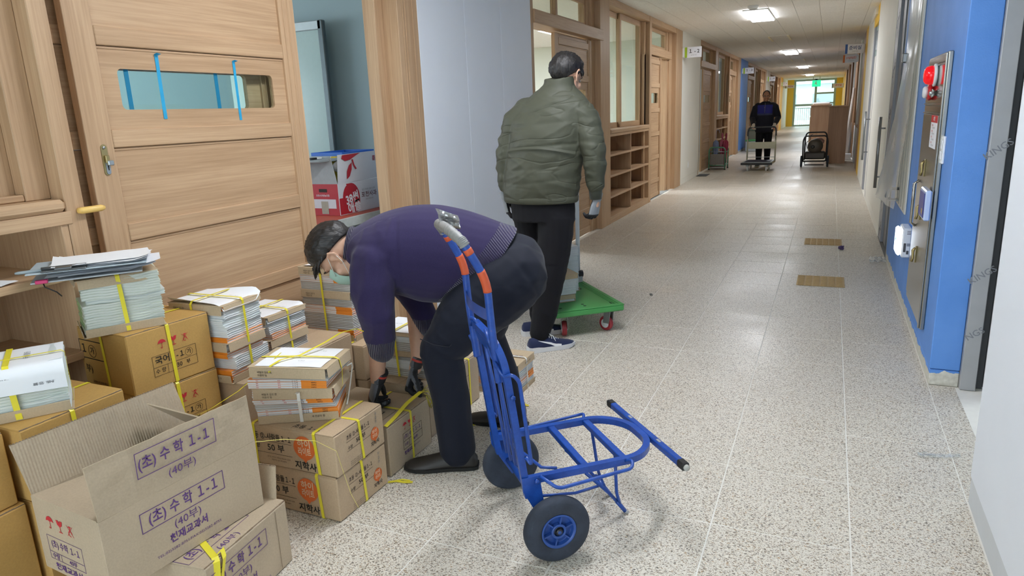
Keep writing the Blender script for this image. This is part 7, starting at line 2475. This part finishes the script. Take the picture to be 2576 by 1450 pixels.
# trousers
mb = MB()
ovals(mb, [(V3(-.245, .22, .885), Vector((-.62, 0, .50)) * .16, Vector((0, .165, 0))), (V3(-.31, .22, .855), Vector((-.70, 0, .42)) * .19, Vector((0, .185, 0))), (V3(-.345, .22, .815), Vector((-.8, 0, .2)) * .155, Vector((0, .18, 0)))])
ell(mb, V3(-.355, .22, .825), (.132, .175, .140))
limb(mb, [V3(-.345, .135, .805), V3(-.285, .110, .765), V3(-.145, .080, .650), V3(-.030, .065, .515), V3(-.062, .062, .31), V3(-.072, .058, .065)], [.148, .152, .126, .089, .080, .0785], 18)
limb(mb, [V3(-.335, .305, .795), V3(-.30, .33, .73), V3(-.24, .385, .58), V3(-.21, .42, .47), V3(-.285, .41, .25), V3(-.318, .40, .065)], [.146, .135, .108, .088, .078, .074], 18)
def tr_disp(c, n):
    d = 0.003 * noise.noise(Vector((c.x * 8, c.y * 8, c.z * 8)))
    if .50 < c.z < .80:     # creases fanning from the hip
        d += 0.005 * (0.4 - abs(noise.noise(Vector((c.x * 4 + c.z * 3, c.y * 4, c.z * 17 - c.x * 9)))) * 1.6)
    if c.z < .45: d += 0.004 * noise.noise(Vector((c.x * 10, c.y * 10, c.z * 5)))
    return d
tr_ = blob('trousers', mb, M_trous, man, 0.0065, 12, tr_disp)
mb = MB()
mb.tube([V3(.040, -.018, .60), V3(-.015, -.03, .575), V3(-.075, -.035, .565), V3(-.11, -.02, .60)], .0022, 6)
mb.build('pocket_seam', plain('seam_thread', '10131F', 0.8), tr_, smooth=True)
# loafers
shoe(man, Matrix.Translation(V3(-.158, .035, 0)) @ Matrix.Rotation(-pi / 2 - .06, 4, 'Z'), .312, 1.06, M_leather, M_rubber, 'loafer')
shoe(man, Matrix.Translation(V3(-.385, .39, 0)) @ Matrix.Rotation(-pi / 2 - .41, 4, 'Z'), .305, 1.05, M_leather, M_rubber, 'loafer')
def work_pick(c, n):
    if abs(c.x) < .03 and .035 < c.y < .085 and n.z > .5 and abs(c.x - (.09 - c.y) * .5) < .006: return 2
    if -.046 < c.y < -.036: return 2
    if n.z > .25 and c.y < .07: return 1
    return 0
GM = [M_gb, M_gg, M_gred]
glove(man, axes(V3(.258, .175, .352), (.35, -.15, -.85), (.85, .30, .40)) @ Matrix.Scale(1.12, 4), 1, (.95, .7, .4), GM, work_pick, .5, 'grey and black work glove with red stripes')
glove(man, axes(V3(.118, .372, .330), (.35, .12, -.90), (.85, -.15, .45)) @ Matrix.Scale(1.12, 4), -1, (1.1, 1.1, .7), GM, work_pick, .6, 'grey and black work glove with red stripes')

# ---- the standing man seen from behind: world-aligned, faces +y
M_olive = cloth('olive_nylon', '484A3E', 0.55, 0.05, 1500, 0.12, 0.0)
M_olive.node_tree.nodes['Principled BSDF'].inputs['Specular IOR Level'].default_value = 0.3
crinkle(M_olive)
M_olive2 = cloth('olive_knit', '3A3E34', 0.9)
M_blacktr = cloth('black_trousers', '111116', 0.85, 0.06, 1100, 0.15, 0.03)
X0, Y0 = -1.56, 3.99
def W3(x, y, z): return Vector((x - X0, y - Y0, z))
mb = MB()
HS = head_frame(W3(-1.438, 4.045, 1.648), (.06, .38, .92), (.30, .85, -.42))
head_shapes(mb, HS)
ear(mb, 1, HS); ear(mb, -1, HS)
limb(mb, [W3(-1.445, 4.02, 1.62), W3(-1.48, 3.99, 1.52), W3(-1.52, 3.98, 1.42)], [.058, .062, .09])
limb(mb, [W3(-1.53, 3.98, 1.40), W3(-1.56, 3.98, 1.2), W3(-1.59, 3.98, .95)], [.13, .13, .12])
limb(mb, [W3(-1.73, 3.98, 1.43), W3(-1.815, 3.97, 1.18), W3(-1.84, 4.0, .96), W3(-1.85, 4.0, .90)], [.05, .042, .026, .020])
limb(mb, [W3(-1.31, 3.98, 1.43), W3(-1.252, 3.96, 1.20), W3(-1.255, 4.0, .96), W3(-1.255, 4.0, .90)], [.05, .042, .026, .020])
limb(mb, [W3(-1.66, 4.0, .90), W3(-1.66, 4.03, .48), W3(-1.715, 4.12, .08)], [.09, .06, .04])
limb(mb, [W3(-1.52, 3.97, .90), W3(-1.535, 3.93, .48), W3(-1.585, 3.83, .08)], [.09, .06, .04])
man2 = blob('person', mb, M_skin, None, 0.005, 4)
man2.location = (X0, Y0, 0)
tag(man2, 'man in an olive padded jacket and black trousers standing with his back to us', 'person')
add_eyes(man2, HS)
def hl2(az):
    a = abs((az + pi) % (2 * pi) - pi)
    return 0.40 - 0.42 * min(1, a / 1.3) ** 2 - 0.85 * max(0, (a - 1.45) / 1.0) if a < 2.45 else -0.87
hair_cap(man2, HS, hl2, .024, [((-.9, .9), 18, .05, (0, .4, -.9)), ((1.2, 1.6), 8, .03, (.1, .3, -1)), ((4.7, 5.1), 8, .03, (-.1, .3, -1))], 11, 0.0042)
mb = MB()
ovals(mb, [(W3(-1.608, 3.985, .925), (.236, 0, 0), (0, .150, 0)), (W3(-1.602, 3.98, 1.0), (.244, 0, 0), (0, .165, 0)), (W3(-1.585, 3.98, 1.12), (.246, 0, 0), (0, .170, 0)), (W3(-1.565, 3.985, 1.26), (.248, 0, 0), (0, .172, 0)),
           (W3(-1.540, 3.99, 1.38), (.252, 0, 0), (0, .160, 0)), (W3(-1.520, 3.995, 1.47), (.238, 0, 0), (0, .135, 0)), (W3(-1.500, 4.0, 1.545), (.170, 0, 0), (0, .11, 0)), (W3(-1.480, 4.01, 1.595), (.105, 0, 0), (0, .09, 0)), (W3(-1.472, 4.015, 1.650), (.092, 0, .008), (0, .085, .01))])
limb(mb, [W3(-1.67, 3.985, 1.465), W3(-1.752, 3.985, 1.40), W3(-1.815, 3.965, 1.20), W3(-1.832, 3.985, 1.02)], [.085, .085, .072, .056], 18)
limb(mb, [W3(-1.39, 3.985, 1.475), W3(-1.312, 3.985, 1.41), W3(-1.250, 3.96, 1.21), W3(-1.255, 3.985, 1.02)], [.085, .086, .074, .054], 18)
def puff(c, n):
    x, y, z = c.x, c.y, c.z
    d = 0.0
    arm = abs(x + .01) > .245 or (z < 1.3 and abs(x + .02 + (1.2 - z) * .1) > .235)
    # horizontal channels
    for zz in ((1.385, 1.255, 1.13, 1.05) if not arm else (1.36, 1.27, 1.18, 1.10)):
        w = z - zz - 0.012 * sin(x * 9)
        d -= (.006 if zz == 1.255 else .002) * math.exp(-(w / .012) ** 2)
    # slanting soft creases
    f1 = noise.noise(Vector((x * 3.5 + 2.1, y * 3, z * 11 + x * 5)))
    f2 = noise.noise(Vector((x * 7 + 9, y * 5, z * 20 - x * 9)))
    d += .011 * (0.35 - abs(f1) * 1.5) + .005 * (0.3 - abs(f2) * 1.3)
    if arm: d += .006 * noise.noise(Vector((x * 8, y * 12, z * 24)))
    return d
jk = blob('jacket', mb, M_olive, man2, 0.006, 4, puff)
# hem band, standing collar, knit cuffs, back yoke edge
mb = MB()
rings_ = []
for z, w, dd in ((.915, .232, .150), (.925, .240, .158), (.950, .242, .160), (.958, .238, .156)):
    rings_.append([W3(-1.607 + w * cos(2 * pi * k / 40), 3.985 + dd * sin(2 * pi * k / 40), z) for k in range(40)])
mb.ring_loft(rings_)
mb.build('hem_band', M_olive, jk, smooth=True)
mb = MB()
def yoke(u, v):
    x = -1.568 - .205 + .43 * u
    zz = 1.262 - .018 * (2 * u - 1) ** 2 - .045 * max(0, u - .55)
    yb = 3.985 - .172 * math.sqrt(max(0.02, 1 - ((x + 1.566) / .252) ** 2))
    return W3(x, yb - .010 - .006 * v, zz - .014 * v)
mb.grid(yoke, 24, 2)
mb.build('back_vent_edge', M_olive, jk, smooth=True)
for (x, y, z) in ((-1.834, 3.99, .985), (-1.256, 3.99, .985)):
    mb = MB()
    mb.tube([W3(x, y, z + .045), W3(x + .001, y + .002, z), W3(x + .001, y + .004, z - .05)], [.048, .040, .036], 16)
    mb.build('cuff', M_olive2, jk, smooth=True)
mb = MB()
ovals(mb, [(W3(-1.592, 3.985, .97), (.200, 0, 0), (0, .125, 0)), (W3(-1.595, 3.985, .90), (.207, 0, 0), (0, .135, 0)), (W3(-1.593, 3.985, .80), (.205, 0, 0), (0, .140, 0))])
limb(mb, [W3(-1.690, 4.0, .82), W3(-1.675, 4.03, .62), W3(-1.66, 4.06, .46), W3(-1.690, 4.11, .24), W3(-1.705, 4.13, .11)], [.108, .100, .088, .078, .060], 18)
limb(mb, [W3(-1.502, 3.97, .82), W3(-1.512, 3.94, .62), W3(-1.525, 3.90, .46), W3(-1.555, 3.86, .24), W3(-1.580, 3.835, .11)], [.112, .105, .092, .080, .064], 18)
def tr2(c, n):
    d = .003 * noise.noise(Vector((c.x * 9, c.y * 9, c.z * 6)))
    if c.z > .6: d += .004 * noise.noise(Vector((c.x * 5, c.y * 5, c.z * 16 + c.x * 8)))
    if c.z < .55: d += .005 * (0.35 - abs(noise.noise(Vector((c.x * 6, c.y * 6, c.z * 13 + c.x * 6)))) * 1.4)
    return d
blob('trousers', mb, M_blacktr, man2, 0.0065, 5, tr2)
M_navyknit = cloth('navy_knit_shoe', '232C4C', 0.7, 0.1, 1300, 0.15, 0.1)
M_wsole = plain('white_foam_sole', 'D6D9DC', 0.5, var=0.03)
M_swoosh = plain('white_shoe_mark', 'E2E5E8', 0.4, var=0)
for (hx, hy, rz) in ((-1.628, 3.757, -pi / 2 + .785), (-1.800, 4.060, -pi / 2 + .62)):
    Ms = Matrix.Translation(W3(hx, hy, 0)) @ Matrix.Rotation(rz, 4, 'Z')
    sh = shoe(man2, Ms, .312, 1.05, M_navyknit, M_wsole, 'trainer', 'trainer')
    # curved tick on each side, laid on the upper
    from mathutils.bvhtree import BVHTree
    me_ = sh.data
    bv = BVHTree.FromPolygons([v.co for v in me_.vertices], [tuple(p.vertices) for p in me_.polygons])
    for sd in (1, -1):
        top_, low_ = [], []
        for k in range(19):
            t_ = k / 18                       # 0 at the toe end of the hook, 1 at the heel tip
            yy = .205 - .150 * t_
            lo_ = .030 + .022 * (t_ ** 1.0) if t_ > .0 else .03
            mid = .036 + .040 * t_ ** 1.25 - .006 * sin(pi * min(1, t_ * 2.2))
            wd = .0105 * (1 - t_) ** .75 * min(1, .35 + t_ * 5)
            for lst, zz in ((low_, mid - wd), (top_, mid + wd)):
                o_ = Ms @ Vector((sd * .25, yy, zz))
                dr = (Ms.to_3x3() @ Vector((-sd, 0, 0))).normalized()
                hit = bv.ray_cast(o_, dr, .4)
                lst.append((hit[0] if hit[0] else o_ + dr * .2) - dr * .0012)
        mbs = MB()
        for k in range(18):
            mbs.poly([low_[k], low_[k + 1], top_[k + 1], top_[k]])
        bmesh.ops.remove_doubles(mbs.bm, verts=mbs.bm.verts, dist=1e-5)
        r_ = bmesh.ops.extrude_face_region(mbs.bm, geom=list(mbs.bm.faces))
        off = Ms.to_3x3() @ Vector((sd * .0012, 0, 0))
        for v_ in [g for g in r_['geom'] if isinstance(g, bmesh.types.BMVert)]: v_.co += off
        mbs.build('tick_mark', M_swoosh, sh, smooth=False)
    mbs = MB()
    for k in range(5):
        y = .135 + .016 * k
        z = .092 - .0085 * k
        mbs.tube([Ms @ Vector((-.024, y, z - .008)), Ms @ Vector((0, y + .004, z + .006)), Ms @ Vector((.024, y - .002, z - .008))], .0028, 6)
    for s in (1, -1):
        mbs.tube([Ms @ Vector((0, .135, .100)), Ms @ Vector((s * .02, .125, .122)), Ms @ Vector((s * .042, .140, .098)), Ms @ Vector((s * .012, .138, .098))], .0024, 6)
        mbs.tube([Ms @ Vector((0, .137, .098)), Ms @ Vector((s * .03, .155, .095)), Ms @ Vector((s * .048, .165, .065))], .0022, 6)
    mbs.build('laces', M_swoosh, sh, smooth=True)
def gp(c, n):
    if c.y > .078 or n.z < -.1: return 0
    return 1
glove(man2, axes(W3(-1.255, 4.0, .920), (-.22, .05, -.97), (.90, -.42, -.2)), -1, (.55, .7, .5), [M_gb, M_gg2], gp, .4, 'grey glove with black palm and fingers')
glove(man2, axes(W3(-1.850, 3.985, .925), (.20, .0, -.97), (-.88, -.45, -.15)), 1, (.35, .5, .4), [M_gb, M_gg2], gp, .3, 'grey glove with black palm and fingers')

# ---- the man pushing the far trolley, facing us
XF, YF = -1.40, 17.52
def F3(x, y, z): return Vector((x, y, z))
mb = MB()
HF = head_frame((.025, -.05, 1.615), (0, -.18, .98), (.03, -.97, -.22))
head_shapes(mb, HF)
ear(mb, 1, HF); ear(mb, -1, HF)
limb(mb, [(.02, -.02, 1.56), (.01, 0, 1.46), (0, .02, 1.36)], [.056, .062, .10])
limb(mb, [(0, .02, 1.36), (0, .05, 1.15), (0, .08, .95)], [.13, .13, .12])
limb(mb, [(-.20, .0, 1.40), (-.265, .04, 1.14), (-.215, -.27, .975)], [.05, .042, .03])
limb(mb, [(.22, .0, 1.40), (.285, .04, 1.14), (.245, -.27, .975)], [.05, .042, .03])
limb(mb, [(-.09, .08, .92), (-.09, .05, .50), (-.10, .10, .08)], [.09, .06, .04])
limb(mb, [(.09, .08, .92), (.08, .12, .50), (.075, .25, .08)], [.09, .06, .04])
man3 = blob('person', mb, M_skin2, None, 0.006, 4)
man3.location = (XF, YF, 0)
tag(man3, 'balding man in a dark jacket with a blue yoke pushing the far trolley', 'person')
add_eyes(man3, HF)
def hl3(az):
    a = abs((az + pi) % (2 * pi) - pi)
    return 1.42 - 1.48 * min(1, a / 1.2) ** 3 - 0.3 * max(0, (a - 1.6) / 1.5)
hair_cap(man3, HF, hl3, .010, None, 21, 0.004)
M_njk = cloth('black_navy_jacket', '191A26', 0.7, 0.06, 900, 0.2, 0.1)
M_byk = cloth('royal_blue_yoke', '2C2F7E', 0.7, 0.06, 900, 0.2, 0.1)
M_gry = cloth('grey_blue_band', '3A4060', 0.7)
mb = MB()
ovals(mb, [((0, .06, .80), (.20, 0, 0), (0, .14, 0)), ((0, .06, .90), (.205, 0, 0), (0, .145, 0)), ((0, .05, 1.1), (.205, 0, 0), (0, .15, 0)), ((0, .03, 1.26), (.215, 0, 0), (0, .145, 0)), ((0.005, .02, 1.38), (.215, 0, 0), (0, .125, 0)), ((.01, .01, 1.45), (.15, 0, 0), (0, .10, 0)), ((.015, .0, 1.50), (.078, 0, 0), (0, .075, 0))])
limb(mb, [(-.15, .01, 1.405), (-.205, .01, 1.36), (-.272, .05, 1.13), (-.225, -.22, .99)], [.075, .078, .068, .05], 16)
limb(mb, [(.165, .01, 1.405), (.225, .01, 1.36), (.292, .05, 1.13), (.250, -.22, .99)], [.075, .078, .068, .05], 16)
def yk(c, n):
    if abs(c.x - .005) < .165 and c.y < .02:
        if 1.225 < c.z < 1.42: return 1
        if 1.19 < c.z <= 1.225: return 2
    return 0
jf = blob('jacket', mb, [M_njk, M_byk, M_gry], man3, 0.008, 4, lambda c, n: .006 * noise.noise(Vector((c.x * 9, c.y * 9, c.z * 11))), yk)
mb = MB()
mb.tube([(.01, -.105, 1.47), (.008, -.128, 1.36), (.004, -.128, 1.24)], .004, 6)
mb.build('zip', M_zinc, jf)
mb = MB()
ovals(mb, [((0, .07, .95), (.175, 0, 0), (0, .12, 0)), ((0, .07, .85), (.18, 0, 0), (0, .13, 0)), ((0, .07, .78), (.175, 0, 0), (0, .13, 0))])
limb(mb, [(-.095, .07, .78), (-.10, .05, .50), (-.10, .09, .09)], [.095, .080, .062], 16)
limb(mb, [(.095, .07, .78), (.085, .12, .50), (.075, .24, .09)], [.095, .080, .062], 16)
blob('trousers', mb, M_blacktr, man3, 0.008, 4)
shoe(man3, Matrix.Translation((-.105, .16, 0)) @ Matrix.Rotation(pi - .08, 4, 'Z'), .29, 1.05, M_greygrip, M_wsole, 'trainer')
shoe(man3, Matrix.Translation((.085, .31, 0)) @ Matrix.Rotation(pi + .1, 4, 'Z'), .29, 1.05, M_greygrip, M_wsole, 'trainer')
def cp(c, n): return 1 if c.y > .105 else 0
for (x, s) in ((-.215, -1), (.245, 1)):
    glove(man3, axes((x, -.285, .972), (0, -.90, -.42), (0, -.42, .90)), s, (.9, .9, .6), [M_gw, M_gred], cp, .6, 'cream cotton glove with red fingertips')
